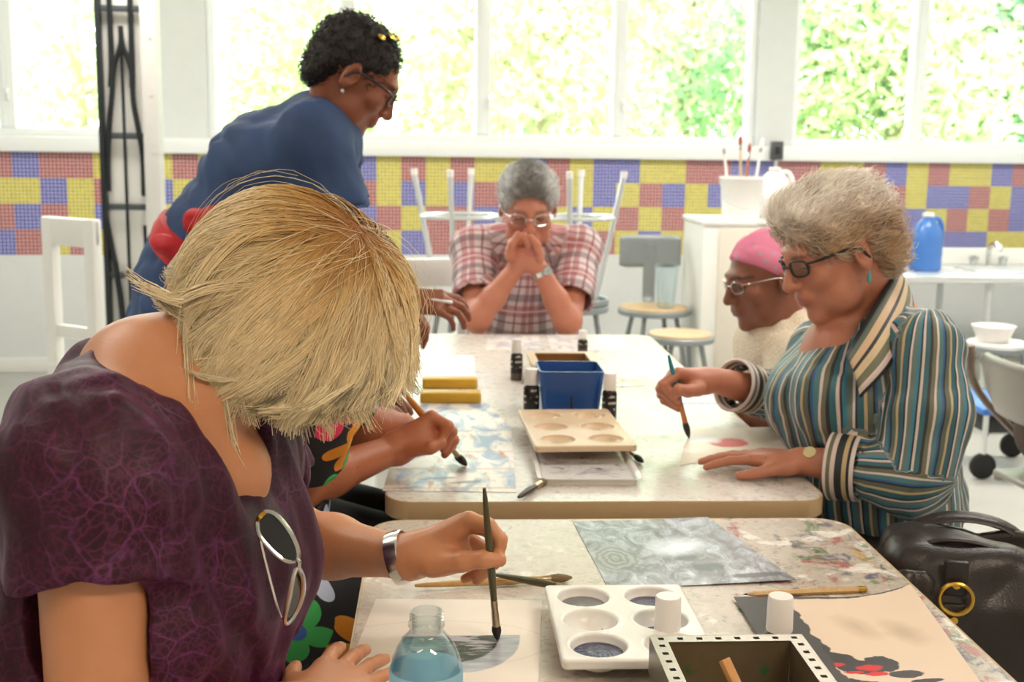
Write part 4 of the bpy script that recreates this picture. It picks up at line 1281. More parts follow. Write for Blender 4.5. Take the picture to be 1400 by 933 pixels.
def finish(name, S, material, root, off, h, fine=(), disp=None, smooth=2, tintf=None, pat=None, base=None):
    V, Q = S.mesh(h, fine, disp, smooth)
    A = {}
    if base is not None:
        T = np.tile(np.array(tuple(base)+(1.0,)), (len(V), 1))
        if tintf is not None: T = tintf(V, T)
        A['tint'] = T
    if pat is not None: A['pat'] = pat(V)
    return mesh_obj(name, V, Q, material, root, True, None, A, off)

def box_around(pts, pad=0.03, step=0.003):
    P = np.asarray(pts, float); return (P.min(0)-pad, P.max(0)+pad, step)

def torso(S, pel, waist, chest, shL, shR, neck, inf=0.0, sc=1.0, k=0.035, belly=0.0, flat0=False):
    wd = unit(np.asarray(shR)-np.asarray(shL))
    S.et(pel, waist, (0.160*sc+inf, 0.120*sc+inf+belly*0.6), (0.140*sc+inf, 0.110*sc+inf+belly), wd, k, flat0=flat0)
    S.et(waist, chest, (0.140*sc+inf, 0.110*sc+inf+belly), (0.155*sc+inf, 0.118*sc+inf+belly*0.3), wd, k)
    mid = (np.asarray(shL)+np.asarray(shR))/2
    S.et(chest, mid*0.85+np.asarray(chest)*0.15, (0.155*sc+inf, 0.115*sc+inf), (0.125*sc+inf, 0.075*sc+inf), wd, k)
    S.cap(shL, shR, 0.056*sc+inf, None, k)

def legs(S, hipL, hipR, knL, knR, anL, anR, inf=0.0, feet=True, sc=1.0, toe=None):
    for hp, kn, an in ((hipL, knL, anL), (hipR, knR, anR)):
        hp, kn, an = [np.asarray(q, float) for q in (hp, kn, an)]
        S.cap(hp, kn, 0.085*sc+inf, 0.058*sc+inf, 0.03)
        m = kn*0.68+an*0.32
        S.cap(kn, m, 0.056*sc+inf, 0.052*sc+inf, 0.015); S.cap(m, an, 0.052*sc+inf, 0.036*sc+inf, 0.015)
        if feet:
            d = (kn-hp)*np.array([1, 1, 0]); d = unit(d) if toe is None else unit(toe)
            S.cap(an+np.array([0, 0, -0.03])-d*0.03, an+d*0.15+np.array([0, 0, -0.05]), 0.036, 0.026, 0.02)
def shoes(root, off, anL, anR, d, material):
    d = unit(d)
    for an in (anL, anR):
        S = SDF(); an = np.asarray(an, float)
        S.cap(an-d*0.035+np.array([0, 0, -0.035]), an+d*0.16+np.array([0, 0, -0.048]), 0.046, 0.034, 0.02); S.cap(an, an+np.array([0, 0, -0.04]), 0.046, 0.05, 0.02)
        z0 = an[2]-0.083
        S.half((an[0], an[1], z0), (0, 0, -1), 0.4, 0.006)
        finish('shoe', S, material, root, off, 0.006)

def spectacles(root, off, H, lens_r, frame_m, lens_m, r=0.0016, z=0.010, y=0.098, w=0.033, hgt=0.8, rim=True):
    g = MB(); gl = []; k = H.k
    for q in (-1, 1):
        ring = []
        for i in range(28):
            a = i/28*2*pi; c, s_ = math.cos(a), math.sin(a)
            e = (abs(c)**3+abs(s_)**3)**(-1/3)
            x = q*w+lens_r*c*e; zz = z+lens_r*hgt*s_*e
            ring.append(H.p(x, y-0.018*abs(x)/0.06*abs(x)/0.06-0.004, zz))
        g.tube(ring, r*k, 8, closed=True)
        gl.append(ring)
        g.tube(bez([H.p(q*(w+lens_r), y-0.016, z+lens_r*0.4), H.p(q*0.076, y-0.035, z+0.010), H.p(q*0.083, 0.0, z+0.006), H.p(q*0.081, -0.022, z-0.02)], 6), r*1.2*k, 8)
    o = None
    g.tube(bez([H.p(-w+lens_r*0.9, y-0.004, z+0.004), H.p(0, y+0.004, z+0.007), H.p(w-lens_r*0.9, y-0.004, z+0.004)], 5), r*k, 8)
    o = g.build('glasses', frame_m, root, off=off)
    for q in gl:
        l = MB(); l.add(q, [tuple(range(28))]); l.build('lens', lens_m, o, off=off)
    return o
M_lens = glass_material('spectacle_glass', 'e8eef0')

def curls(name, root, off, V, Nrm, n, length, rad, colf, seed=1, curl=0.6, droop=0.0, flow=None, K=7):
    """short hairs rooted on the points V with normals Nrm"""
    r = np.random.default_rng(seed); pick = r.integers(0, len(V), n)
    P = V[pick]+r.normal(size=(n, 3))*0.003; N_ = Nrm[pick]
    t = r.normal(size=(n, 3)); t -= N_*(t*N_).sum(1, keepdims=True); t /= np.linalg.norm(t, axis=1, keepdims=True)
    if flow is not None:
        fl = flow(P); fl = fl-N_*(fl*N_).sum(1, keepdims=True); t = t*curl+fl; t /= np.linalg.norm(t, axis=1, keepdims=True)+1e-9
    b = np.cross(N_, t); L = length*r.uniform(0.6, 1.2, (n, 1)); ph = r.uniform(-1, 1, (n, 1))
    path = []
    for s in np.linspace(0, 1, K):
        path.append(P+t*L*s+N_*L*(0.55*math.sin(s*2.0)*0.6)+b*L*ph*0.35*math.sin(s*pi*0.9)+np.array([0, 0, -1])*droop*L*s*s)
    path = np.stack(path, 1)
    tint = colf(P, r.uniform(0, 1, n), np.linspace(0, 1, K))
    return ribbon_strands(name, path, np.full(n, rad), M_hair, root, off, tint)

def normals_of(V, Q):
    a = V[Q[:, 2]]-V[Q[:, 0]]; b = V[Q[:, 3]]-V[Q[:, 1]]
    fn = np.cross(a, b); N_ = np.zeros_like(V)
    for c in range(3):
        for k in range(4): N_[:, c] += np.bincount(Q[:, k], fn[:, c], len(V))
    return N_/(np.linalg.norm(N_, axis=1, keepdims=True)+1e-12)
def grad(a, b, s): return np.array(a)[None, None, :]*(1-s)[None, :, None]+np.array(b)[None, None, :]*s[None, :, None]
A = at

# ------------------------------------------------------------------ the blonde woman in the plum blouse (nearest)
def blonde_woman():
    H = Head(A(398, 426, 1.305), (0.62, -0.10, -0.78), (0.78, -0.06, 0.60), 0.90)
    shR, shL = A(122, 632, 1.10), A(322, 580, 1.39)
    T = (shR+shL)/2; wd = unit(shL-shR); F = unit(np.array([wd[1], -wd[0], 0]))
    chest = np.array([-0.305, 1.25, 0.90]); waist = np.array([-0.335, 1.25, 0.70]); pel = np.array([-0.37, 1.25, 0.60])
    c7 = np.array([-0.305, 1.24, 1.105])
    elR = np.array([-0.31, 1.06, 0.80]); wrR = A(425, 985, 1.16); wrR[2] = max(wrR[2], 0.784)
    elL = A(392, 738, 1.60); wrL = A(556, 763, 1.445)
    root = thing('person', 'seated woman with blonde bob bowed over the near table, plum crackle-print blouse, painting', 'person', (pel[0], pel[1], 0))
    off = (pel[0], pel[1], 0)
    S = SDF()
    torso(S, pel, waist, chest, shL, shR, c7, 0, 1.0)
    S.cap(shR+np.array([0.02, 0.05, 0.01]), c7, 0.05, 0.055, 0.05); S.cap(shL+np.array([-0.01, -0.05, 0.01]), c7, 0.045, 0.055, 0.05)
    S.cap(c7+F*0.03, H.p(0, -0.02, -0.05), 0.058, 0.052, 0.03); S.cap(c7+F*0.06+np.array([0, 0, -0.02]), H.p(0, 0.0, -0.06), 0.044, 0.046, 0.03)
    # collar bones and chest
    cf = T+F*0.075+np.array([0, 0, -0.03])
    S.cap(cf, shR+F*0.015, 0.024, 0.026, 0.03); S.cap(cf, shL+F*0.02, 0.026, 0.026, 0.03)
    S.ell(chest+F*0.035+np.array([0, 0, 0.06]), (0.070, 0.075, 0.10), None, 0.05)
    H.add(S)
    # right arm (nearest), its hand steadying the paper
    S.cap(shR, elR, 0.052, 0.046, 0.03); m = elR*0.6+wrR*0.4
    S.cap(elR, m, 0.045, 0.040, 0.02); S.cap(m, wrR, 0.040, 0.026, 0.02)
    hf = unit(A(508, 925, 1.31)-wrR)
    hand(S, wrR, np.array([hf[0], hf[1], -0.01]), (0.1, -0.25, 1), -1, [(0.06, 0.14, 0.10)]*4, [(0.05, 0.045, -0.010), (0.075, 0.058, -0.014), (0.098, 0.064, -0.016)], 0.95, 0.10)
    # left arm, holding the brush
    S.cap(shL, elL, 0.050, 0.044, 0.03); m = elL*0.6+wrL*0.4
    S.cap(elL, m, 0.045, 0.040, 0.02); S.cap(m, wrL, 0.040, 0.0245, 0.02)
    S.cap(wrL, A(578, 757, 1.44), 0.0245, 0.023, 0.02)
    # palm
    iK, mK, rK, pK = A(641, 713, 1.425), A(634, 716, 1.445), A(628, 728, 1.462), A(622, 744, 1.474)
    wc = A(572, 758, 1.443)
    for q, (k_, rr) in enumerate(((iK, 0.0125), (mK, 0.0125), (rK, 0.0120), (pK, 0.0112))):
        S.cap(wc, k_, 0.019, rr, 0.016)
    S.ell(A(606, 756, 1.440), (0.036, 0.022, 0.021), None, 0.014)
    S.ell(A(604, 770, 1.418), (0.034, 0.014, 0.016), None, 0.012)
    # thumb
    S.chain([A(592, 772, 1.418), A(632, 768, 1.400), A(662, 765, 1.392), A(683, 766, 1.391)], [0.016, 0.0125, 0.0105, 0.0088], 0.006)
    # index: over the handle, tip pressing behind the thumb
    S.chain([iK, A(667, 719, 1.412), A(684, 738, 1.405), A(681, 764, 1.402)], [0.0118, 0.0098, 0.0088, 0.0072], 0.003)
    S.chain([mK, A(668, 724, 1.436), A(683, 746, 1.428), A(676, 772, 1.418)], [0.0112, 0.0096, 0.0088, 0.0075], 0.003)
    S.chain([rK, A(660, 750, 1.462), A(668, 778, 1.450), A(652, 793, 1.436)], [0.0108, 0.0090, 0.0082, 0.0070], 0.003)
    S.chain([pK, A(648, 762, 1.476), A(652, 784, 1.466), A(636, 792, 1.452)], [0.0098, 0.0082, 0.0074, 0.0062], 0.003)
    knR, knL = np.array([0.06, 1.14, 0.50]), np.array([0.06, 1.38, 0.50]); hR, hL = np.array([-0.36, 1.15, 0.565]), np.array([-0.36, 1.35, 0.565])
    aR, aL = np.array([0.02, 1.14, 0.10]), np.array([0.02, 1.38, 0.10])
    legs(S, hL, hR, knL, knR, aL, aR)
    sk = skin_material('fair_skin', 'c98f72', 0.42)
    fine = [box_around([A(540, 690, 1.44), A(700, 810, 1.44), A(620, 750, 1.48)], 0.012, 0.0022), box_around([A(470, 930, 1.3), A(540, 930, 1.42)], 0.03, 0.004), (H.c-0.13, H.c+0.13, 0.005)]
    tf = lambda V, TT: H.tint(V, TT)
    finish('body', S, sk, root, off, 0.009, fine, None, 2, tf, None, lin('cc8f68')[:3])
    # blouse
    B = SDF()
    pelb = np.array([-0.365, 1.25, 0.60])
    B.et(pelb, waist, (0.19, 0.150), (0.185, 0.150), wd, 0.03, flat0=True)
    B.et(waist, chest, (0.185, 0.150), (0.19, 0.150), wd, 0.04)
    B.et(chest, T*0.85+chest*0.15, (0.19, 0.145), (0.150, 0.102), wd, 0.04)
    B.cap(shR, shL, 0.070, 0.068, 0.04)
    for q, b0 in ((-1, chest-wd*0.075), (1, chest+wd*0.075)):
        B.ell(b0+F*0.055+np.array([0, 0, -0.02]), (0.072, 0.075, 0.075), None, 0.05)
    B.cap(shR+np.array([-0.02, 0.03, 0.0]), c7+np.array([-0.02, 0, -0.03]), 0.072, 0.072, 0.04); B.cap(shL, c7+np.array([-0.02, 0, -0.03]), 0.064, 0.07, 0.04)
    hemR = shR+(elR-shR)*0.40
    B.cap(shR, hemR+np.array([0, 0, 0]), 0.070, 0.080, 0.035, flat1=True)
    hemL = shL+(elL-shL)*0.42
    B.cap(shL, hemL, 0.066, 0.070, 0.035, flat1=True)
    # cavities at the sleeves, neckline
    B.cap(hemR+unit(hemR-shR)*0.06, shR+(elR-shR)*0.16, 0.060, 0.052, 0.006, 'sub'); B.cap(hemL+unit(hemL-shL)*0.06, shL+(elL-shL)*0.2, 0.058, 0.050, 0.006, 'sub')
    B.cap(shR+F*0.045+np.array([0, 0, -0.02]), chest+F*0.07+np.array([0, 0, 0.02]), 0.050, 0.060, 0.04); B.cap(shL+F*0.03+np.array([0, 0, -0.02]), chest+F*0.065+np.array([0, 0, 0.02]), 0.042, 0.055, 0.04)
    nkc = [A(215, 452, 1.20), A(272, 530, 1.19), A(316, 612, 1.185), A(343, 693, 1.17)]
    B.cap(nkc[0]+np.array([0.0, 0.10, 0.02]), nkc[0], 0.066, 0.056, 0.008, 'sub')
    for q, r0, r1 in ((0, 0.056, 0.044), (1, 0.044, 0.025), (2, 0.025, 0.004)):
        B.cap(nkc[q], nkc[q+1], r0, r1, 0.006, 'sub'); B.cap(nkc[q]+np.array([0.02, 0.05, 0]), nkc[q+1]+np.array([0.02, 0.03*(2-q)/2, 0]), r0, r1, 0.006, 'sub')
    f1_ = cloth_folds((0.25, 0.1, -1), 0.016, 14, 2.0); f2_ = cloth_folds((0.30, -0.1, -1), 0.009, 28, 7.0)
    dsp1 = lambda X, Y, Zc: f1_(X, Y, Zc)+f2_(X, Y, Zc)
    V, Q = B.mesh(0.0055, (), dsp1, 2)
    t = NT('plum_crackle_print'); co = t.coord()
    wv = t.n('VectorMath', {0: co, 1: t.n('VectorMath', {0: t.noise(co, 14, 3, out='Color'), 'Scale': 0.05}, operation='SCALE').outputs[0]}, operation='ADD').outputs[0]
    e1 = t.n('TexVoronoi', {'Vector': wv, 'Scale': 30.0}, feature='DISTANCE_TO_EDGE').outputs[0]
    e2 = t.n('TexVoronoi', {'Vector': wv, 'Scale': 110.0}, feature='DISTANCE_TO_EDGE').outputs[0]
    l1 = t.math('MULTIPLY', t.math('SUBTRACT', 0.055, e1, clamp=True), 16, clamp=True); l2 = t.math('MULTIPLY', t.math('SUBTRACT', 0.16, e2, clamp=True), 4.5, clamp=True)
    zone = t.math('MULTIPLY', t.math('SUBTRACT', t.noise(co, 8, 3), 0.42, clamp=True), 5, clamp=True)
    base = t.mix(t.noise(co, 9, 4), '1e0816', '3a0f27')
    base = t.mix(t.math('MULTIPLY', t.math('SUBTRACT', t.noise(co, 210, 2), 0.5, clamp=True), 1.6, clamp=True), base, '6a1c2a')
    c = t.mix(t.math('MULTIPLY', l1, t.math('MULTIPLY_ADD', zone, 0.4, 0.06)), base, '7d3f78')
    c = t.mix(t.math('MULTIPLY', t.math('MULTIPLY', l2, zone), 0.35), c, '8a3a72')
    t.bsdf(Base_Color=c, Roughness=0.52, Normal=t.bump(t.noise(co, 300, 2), 0.1, 0.001), Sheen_Weight=0.25, Sheen_Roughness=0.4, Sheen_Tint='a04890', Specular_IOR_Level=0.3)
    mesh_obj('blouse', V, Q, t.m, root, True, None, None, off)
    # silver sunglasses hooked into the neckline: a thing of their own
    sg = thing('sunglasses', 'silver-framed sunglasses hooked in the neckline of the plum blouse', 'sunglasses', tuple(A(378, 745, 1.12)))
    so_ = tuple(A(378, 745, 1.12)); fm = MB()
    l1p = bez([A(*q) for q in ((352, 714, 1.125), (360, 701, 1.125), (377, 704, 1.122), (398, 730, 1.118), (408, 757, 1.118), (402, 768, 1.118), (387, 765, 1.12), (365, 745, 1.122), (354, 729, 1.124), (352, 714, 1.125))], 4)[:-1]
    l2p = bez([A(*q) for q in ((407, 774, 1.118), (414, 790, 1.125), (414, 812, 1.14), (406, 836, 1.15), (394, 852, 1.15), (389, 846, 1.14), (396, 815, 1.125), (402, 786, 1.118), (407, 774, 1.118))], 4)[:-1]
    for p_ in (l1p, l2p): fm.tube(p_, 0.0024, 8, closed=True)
    fm.tube(bez([A(404, 766, 1.118), A(409, 768, 1.116), A(408, 776, 1.118)], 4), 0.0022, 8)
    fo = fm.build('frame', M_silver, sg, off=so_)
    M_dlens = mat('dark_lens', '14120f', 0.04, spec=1.0)
    for p_ in (l1p, l2p):
        lm = MB(); lm.add(p_, [tuple(range(len(p_)))]); lm.build('lens', M_dlens, fo, off=so_)
    tm = MB(); tm.tube(bez([A(353, 714, 1.126), A(357, 745, 1.130), A(370, 798, 1.14), A(383, 843, 1.15), A(394, 853, 1.15)], 6), 0.0016, 8); tm.build('temple', M_silver, sg, off=so_)
    tm = MB(); tm.tube(bez([A(353, 712, 1.126), A(356, 707, 1.12), A(362, 702, 1.124)], 4), 0.0028, 8); tm.build('hinge', M_gold, sg, off=so_)
    # trousers / skirt
    Tr = SDF(); Tr.et(pel, pel+np.array([0, 0, 0.08]), (0.185, 0.14), (0.165, 0.135), wd, 0.03); legs(Tr, hL, hR, knL, knR, aL, aR, 0.014, False)
    finish('trousers', Tr, mat('maroon_cloth', '5a1726', 0.7, var=0.15), root, off, 0.012)
    shoes(root, off, aL, aR, (1, 0, 0), M_blackp)
    # silver cuff bracelet on the painting wrist
    ax = unit(A(580, 757, 1.44)-wrL); fr = frame_from(ax); br = MB(); c0 = A(547, 762, 1.452)
    br.lathe([(0.0318, -0.010), (0.0336, -0.009), (0.0343, -0.002), (0.0336, 0.007), (0.0318, 0.009), (0.0308, 0.007), (0.0312, -0.008)], c0, fr, 40, cap0=False, cap1=False, sx=1.0, sy=1.0)
    br.F += [(6*40+j, 6*40+(j+1) % 40, (j+1) % 40, j) for j in range(40)]; br.M += [0]*40
    br.build('bracelet', M_silver, root, off=off)
    # hair: bob, strands swept from the parting
    cap = SDF(); C0 = A(397, 414, 1.302)
    cap.ell(C0, (0.119, 0.092, 0.110), None, 0.02); 
    cap.ell(H.p(0, 0.10, -0.03), (0.05, 0.06, 0.09), H.M, 0.03, 'sub')
    cap.half(A(330, 545, 1.3), unit(A(330, 560, 1.3)-A(380, 400, 1.3)), 0.3, 0.03)
    finish('hair', cap, M_haircap, root, off, 0.006, (), None, 2, None, None, lin('8a6a3c')[:3])
    hroot = [o for o in root.children if o.name.startswith('hair')][0]
    rim = np.array([A(*q) for q in ((566, 420, 1.335), (562, 500, 1.28), (540, 536, 1.235), (497, 552, 1.215), (450, 564, 1.205), (395, 570, 1.20), (340, 558, 1.195), (288, 540, 1.195), (252, 500, 1.20), (238, 455, 1.225), (232, 400, 1.265), (256, 352, 1.33), (262, 420, 1.40), (320, 500, 1.42), (420, 545, 1.42), (520, 520, 1.395), (556, 460, 1.365))])
    rimc = np.concatenate([rim, rim[:1]])
    r = np.random.default_rng(11)
    def rim_at(tq):
        x = (tq % 1.0)*len(rim); i = np.floor(x).astype(int) % len(rim); fr_ = (x-np.floor(x))[:, None]
        P0, P1, P2, P3 = rim[i-1], rim[i], rim[(i+1) % len(rim)], rim[(i+2) % len(rim)]
        return 0.5*(2*P1+(P2-P0)*fr_+(2*P0-5*P1+4*P2-P3)*fr_**2+(3*P1-P0-3*P2+P3)*fr_**3)
    ell = np.array([0.126, 0.102, 0.118])
    cr = unit(A(543, 348, 1.245)-C0)
    def strands(n, lift, seed, lo=0.0, hi=0.72, jit=0.06):
        r = np.random.default_rng(seed)
        ncl = 300; cl = r.integers(0, ncl, n)
        ct = r.uniform(0, 1, ncl); near = r.uniform(0, 1, ncl) < 0.55
        ct = np.where(near, r.uniform(0.0, 0.68, ncl), ct)
        cpw = r.uniform(0, 1, ncl)
        cph, cw, clen, clift = r.uniform(0, 2*pi, ncl), r.normal(size=ncl), r.normal(size=ncl), r.uniform(0, 1, ncl)
        tq = ct[cl]+r.normal(size=n)*0.0062
        R_ = rim_at(tq); 
        s0 = lo+(hi-lo)*r.uniform(0, 1, n)**2.2; s1 = 0.985+0.03*clen[cl]+0.02*r.normal(size=n)-0.14*(r.uniform(0, 1, n) < 0.25)*r.uniform(0, 1, n)
        K = 16; d1 = R_-C0; l1 = np.linalg.norm(d1, axis=1, keepdims=True); d1 = d1/l1
        # parting: strands leave from a short line, not a point
        part = unit(A(478, 278, 1.262)-C0); w = np.clip(cpw[cl]+r.normal(size=n)*0.04, 0, 1)[:, None]
        d0 = cr*(1-w*0.9)+part*w*0.9+r.normal(size=(n, 3))*0.018; d0 /= np.linalg.norm(d0, axis=1, keepdims=True)
        om = np.arccos(np.clip((d0*d1).sum(1), -0.98, 0.98))[:, None]
        path = np.zeros((n, K, 3)); side = np.cross(d0, d1); side /= np.linalg.norm(side, axis=1, keepdims=True)+1e-9
        for j, q in enumerate(np.linspace(0, 1, K)):
            s = (s0+(s1-s0)*q)[:, None]; sc_ = np.clip(s, 0, 1)
            d = (np.sin((1-sc_)*om)*d0+np.sin(sc_*om)*d1)/np.sin(om); d /= np.linalg.norm(d, axis=1, keepdims=True)
            re = 1/np.sqrt(((d/ell)**2).sum(1, keepdims=True))
            bl = sc_**2.2
            rad = re*(1-bl)+l1*bl
            # layered: hairs rooted near the parting lie on top of those rooted lower
            rad = rad*(0.945+0.075*(1-s0[:, None]*0.5)*clift[cl][:, None]+0.03*r.uniform(-1, 1, (n, 1))*0.4+lift*clift[cl][:, None]*np.sin(pi*sc_)*0.6)
            p = C0+d*rad
            wob = 0.011*np.sin(s[:, 0]*4.6+cph[cl])*(0.25+s[:, 0])*cw[cl]+0.0035*np.sin(s[:, 0]*10+cph[cl]*3)*s[:, 0]
            p = p+side*wob[:, None]
            over = np.clip(s-0.88, 0, 1)
            p = p+np.array([0, 0, -1.0])*over*0.05+side*(over*0.16*cw[cl][:, None])+d*over*0.025*cph[cl][:, None]/pi
            path[:, j] = p
        return path, cl, s0, s1, clift
    P1, cl, s0, s1, clift = strands(12000, 0.05, 21)
    K = 16; r = np.random.default_rng(4)
    q = s0[:, None]+(s1-s0)[:, None]*np.linspace(0, 1, K)[None, :]
    tone = (clift[cl]*0.74+r.uniform(0, 1, len(cl))*0.26)[:, None]
    rootc, mid, end = np.array(lin('8a5524')[:3]), np.array(lin('be9757')[:3]), np.array(lin('f4e3bc')[:3]); dark = np.array(lin('5e4628')[:3])
    a = np.clip(q/0.42, 0, 1)[..., None]; b = np.clip((q-0.3)/0.6, 0, 1)[..., None]
    tint = rootc*(1-a)+(mid*(1-b)+end*b)*a
    tint = tint*(1-(tone < 0.34)[..., None]*0.6)+dark*((tone < 0.34)[..., None]*0.6)
    tint = tint*(0.42+0.95*tone[..., None])
    ribbon_strands('strands', P1, np.random.default_rng(2).uniform(0.00045, 0.0011, len(P1)), M_hair, hroot, off, tint)
    P2, cl2, s0, s1, _ = strands(150, 0.32, 33, 0.0, 0.6)
    P2 = P2+np.random.default_rng(8).normal(size=(len(P2), 1, 3))*0.006*np.linspace(0, 1, 16)[None, :, None]
    ribbon_strands('flyaway_strands', P2, np.full(len(P2), 0.0003), M_hair, hroot, off, np.tile(end, (len(P2), 16, 1)))
    return H, root
bw_head, bw_root = blonde_woman()
def stripes_material(name, period, stops, axis=0, rough=0.5, wob=0.0):
    t = NT(name); u = t.n('SeparateXYZ', {0: t.attr('pat')}).outputs[axis]
    f = t.math('FRACT', t.math('MULTIPLY', u, 1/period))
    c = t.ramp(f, stops, 'CONSTANT')
    c = t.mix(t.math('MULTIPLY', t.noise(t.coord(), 400, 2), 0.25), c, '4a4a4a')
    t.bsdf(Base_Color=c, Roughness=rough, Normal=t.bump(t.noise(t.coord(), 500, 2), 0.08, 0.001))
    return t.m
STR = [(0.0, '20242c'), (0.055, '2e6a74'), (0.15, 'e3cfc8'), (0.20, '1c2029'), (0.235, '3f87a0'), (0.30, '6e8079'), (0.385, 'e9dad6'), (0.425, '23252b'), (0.46, '2f6673'), (0.56, 'cdb489'), (0.61, '5f6a5f'), (0.70, '1b1d24'), (0.735, '2b5f9a'), (0.775, '4c7f86'), (0.87, 'e6d3cd'), (0.915, '6f6f58')]

# ------------------------------------------------------------------ the woman in the striped shirt
def striped_woman():
    H = Head(A(1143, 346, 2.24), (-0.93, -0.16, -0.36), (-0.34, 0.0, 0.94), 1.02)
    shL, shR = A(1262, 478, 2.12), A(1128, 486, 2.44)
    T = (shL+shR)/2; wd = unit(shR-shL); F = unit(np.array([-wd[1], wd[0], 0])); 
    if F[0] > 0: F = -F
    pel = np.array([0.89, 2.30, 0.60]); waist = np.array([0.87, 2.28, 0.70]); chest = np.array([0.82, 2.27, 0.88])
    c7 = T-F*0.035+np.array([0, 0, 0.055])
    elL = A(1246, 650, 2.06); wrL = A(1095, 630, 2.17)
    elR = A(1085, 548, 2.60); wrR = A(978, 520, 2.475)
    root = thing('person', 'seated grey-haired woman in a blue and tan striped shirt and dark glasses, holding a brush', 'person', (pel[0], pel[1], 0))
    off = (pel[0], pel[1], 0); S = SDF()
    torso(S, pel, waist, chest, shL, shR, c7, 0, 0.95)
    S.cap(shL, c7, 0.045, 0.05, 0.05); S.cap(shR, c7, 0.045, 0.05, 0.05)
    S.cap(c7+F*0.01, H.p(0, -0.03, -0.05), 0.052, 0.048, 0.03); S.cap(c7+F*0.045+np.array([0, 0, -0.02]), H.p(0, 0.0, -0.07), 0.034, 0.034, 0.03)
    S.ell(chest+F*0.05+np.array([0, 0, 0.06]), (0.075, 0.085, 0.11), None, 0.05)
    H.add(S, jowl=0.004)
    S.cap(shL, elL, 0.046, 0.042, 0.03); m = elL*0.6+wrL*0.4; S.cap(elL, m, 0.041, 0.037, 0.02); S.cap(m, wrL, 0.037, 0.0255, 0.02)
    tgt = A(985, 636, 2.23)+np.array([0, 0, 0.018])
    hand(S, wrL, (tgt-wrL)+np.array([0, 0, 0.004]), (0.05, 0, 1), -1, [(0.10, 0.18, 0.1), (0.06, 0.16, 0.1), (0.08, 0.16, 0.1), (0.12, 0.2, 0.1)], [(0.05, 0.046, -0.012), (0.078, 0.062, -0.018), (0.103, 0.070, -0.022)], 1.0, 0.10)
    S.cap(shR, elR, 0.046, 0.042, 0.03); m = elR*0.6+wrR*0.4; S.cap(elR, m, 0.041, 0.037, 0.02); S.cap(m, wrR, 0.037, 0.027, 0.02)
    # right hand round the teal brush
    g0 = A(926, 535, 2.425)
    f = A(905, 520, 2.44)-wrR; f = A(935, 515, 2.46)-wrR
    ks = [A(928, 510, 2.425), A(920, 512, 2.45), A(914, 520, 2.475), A(914, 532, 2.495)]
    for k_, rr in zip(ks, (0.0125, 0.0125, 0.012, 0.011)): S.cap(A(962, 521, 2.468), k_, 0.022, rr, 0.016)
    S.ell(A(946, 524, 2.458), (0.035, 0.030, 0.022), None, 0.015)
    S.chain([A(955, 532, 2.43), A(940, 535, 2.405), A(928, 533, 2.398), A(922, 540, 2.402)], [0.016, 0.013, 0.0115, 0.009], 0.006)
    tips = [A(926, 548, 2.412), A(926, 554, 2.43), A(925, 558, 2.45), A(928, 560, 2.47)]; mids = [A(906, 526, 2.41), A(903, 532, 2.435), A(904, 540, 2.46), A(908, 548, 2.48)]
    for k_, mm, tt, rr in zip(ks, mids, tips, (1, 1, 0.95, 0.85)): S.chain([k_, mm, tt], [0.0115*rr, 0.0105*rr, 0.008*rr], 0.003)
    hL, hR = pel+np.array([0, -0.1, -0.035]), pel+np.array([0, 0.1, -0.035]); knL, knR = np.array([0.44, 2.19, 0.50]), np.array([0.44, 2.42, 0.50]); aL, aR = np.array([0.48, 2.2, 0.1]), np.array([0.48, 2.42, 0.1])
    legs(S, hL, hR, knL, knR, aL, aR)
    bs = lin('bf7f66')[:3]
    fine = [(H.c-0.14, H.c+0.14, 0.0034), box_around([wrR, g0, ks[0]], 0.05, 0.0032), box_around([wrL, tgt], 0.05, 0.0036)]
    finish('body', S, skin_material('ruddy_skin', 'bf7f66', 0.45, 0.6), root, off, 0.010, fine, None, 2, lambda V, TT: H.tint(V, TT, brow=(0.25, 0.2, 0.17), browr=0.4), None, bs)
    # shirt
    B = SDF(); wdd = wd
    B.et(pel+np.array([0, 0, 0.05]), waist, (0.175, 0.155), (0.165, 0.150), wd, 0.03, flat0=True); B.et(waist, chest, (0.165, 0.150), (0.170, 0.145), wd, 0.04)
    B.et(chest, T*0.85+chest*0.15, (0.170, 0.142), (0.135, 0.095), wd, 0.04); B.cap(shL, shR, 0.066, None, 0.04)
    for q in (-1, 1): B.ell(chest+wd*q*0.07+F*0.09+np.array([0, 0, -0.01]), (0.07, 0.07, 0.075), None, 0.05)
    B.cap(shL, c7-np.array([0, 0, 0.03]), 0.062, 0.066, 0.04); B.cap(shR, c7-np.array([0, 0, 0.03]), 0.062, 0.066, 0.04)
    B.chain([shL, shL*0.5+elL*0.5+np.array([0.015, -0.01, 0]), elL+np.array([0.0, 0, -0.012])], [0.070, 0.076, 0.074], 0.014)
    cL = elL*0.42+wrL*0.58; cR = elR*0.32+wrR*0.68
    B.cap(elL, cL, 0.070, 0.056, 0.014, flat1=True); B.cap(shR, elR, 0.066, 0.062, 0.03); B.cap(elR, cR, 0.062, 0.050, 0.03, flat1=True)
    B.cap(cL+unit(cL-elL)*0.006, cL-unit(cL-elL)*0.05, 0.048, 0.046, 0.004, 'sub', True); B.cap(cR+unit(cR-elR)*0.006, cR-unit(cR-elR)*0.05, 0.044, 0.040, 0.004, 'sub', True)
    vb = A(1132, 585, 2.18)
    B.cap(c7+np.array([0, 0, 0.07]), c7+F*0.03+np.array([0, 0, 0.035]), 0.056, 0.054, 0.01, 'sub')
    n0 = c7+F*0.070+np.array([0, 0, 0.015]); vv = chest+F*0.172+np.array([0, 0, 0.015])
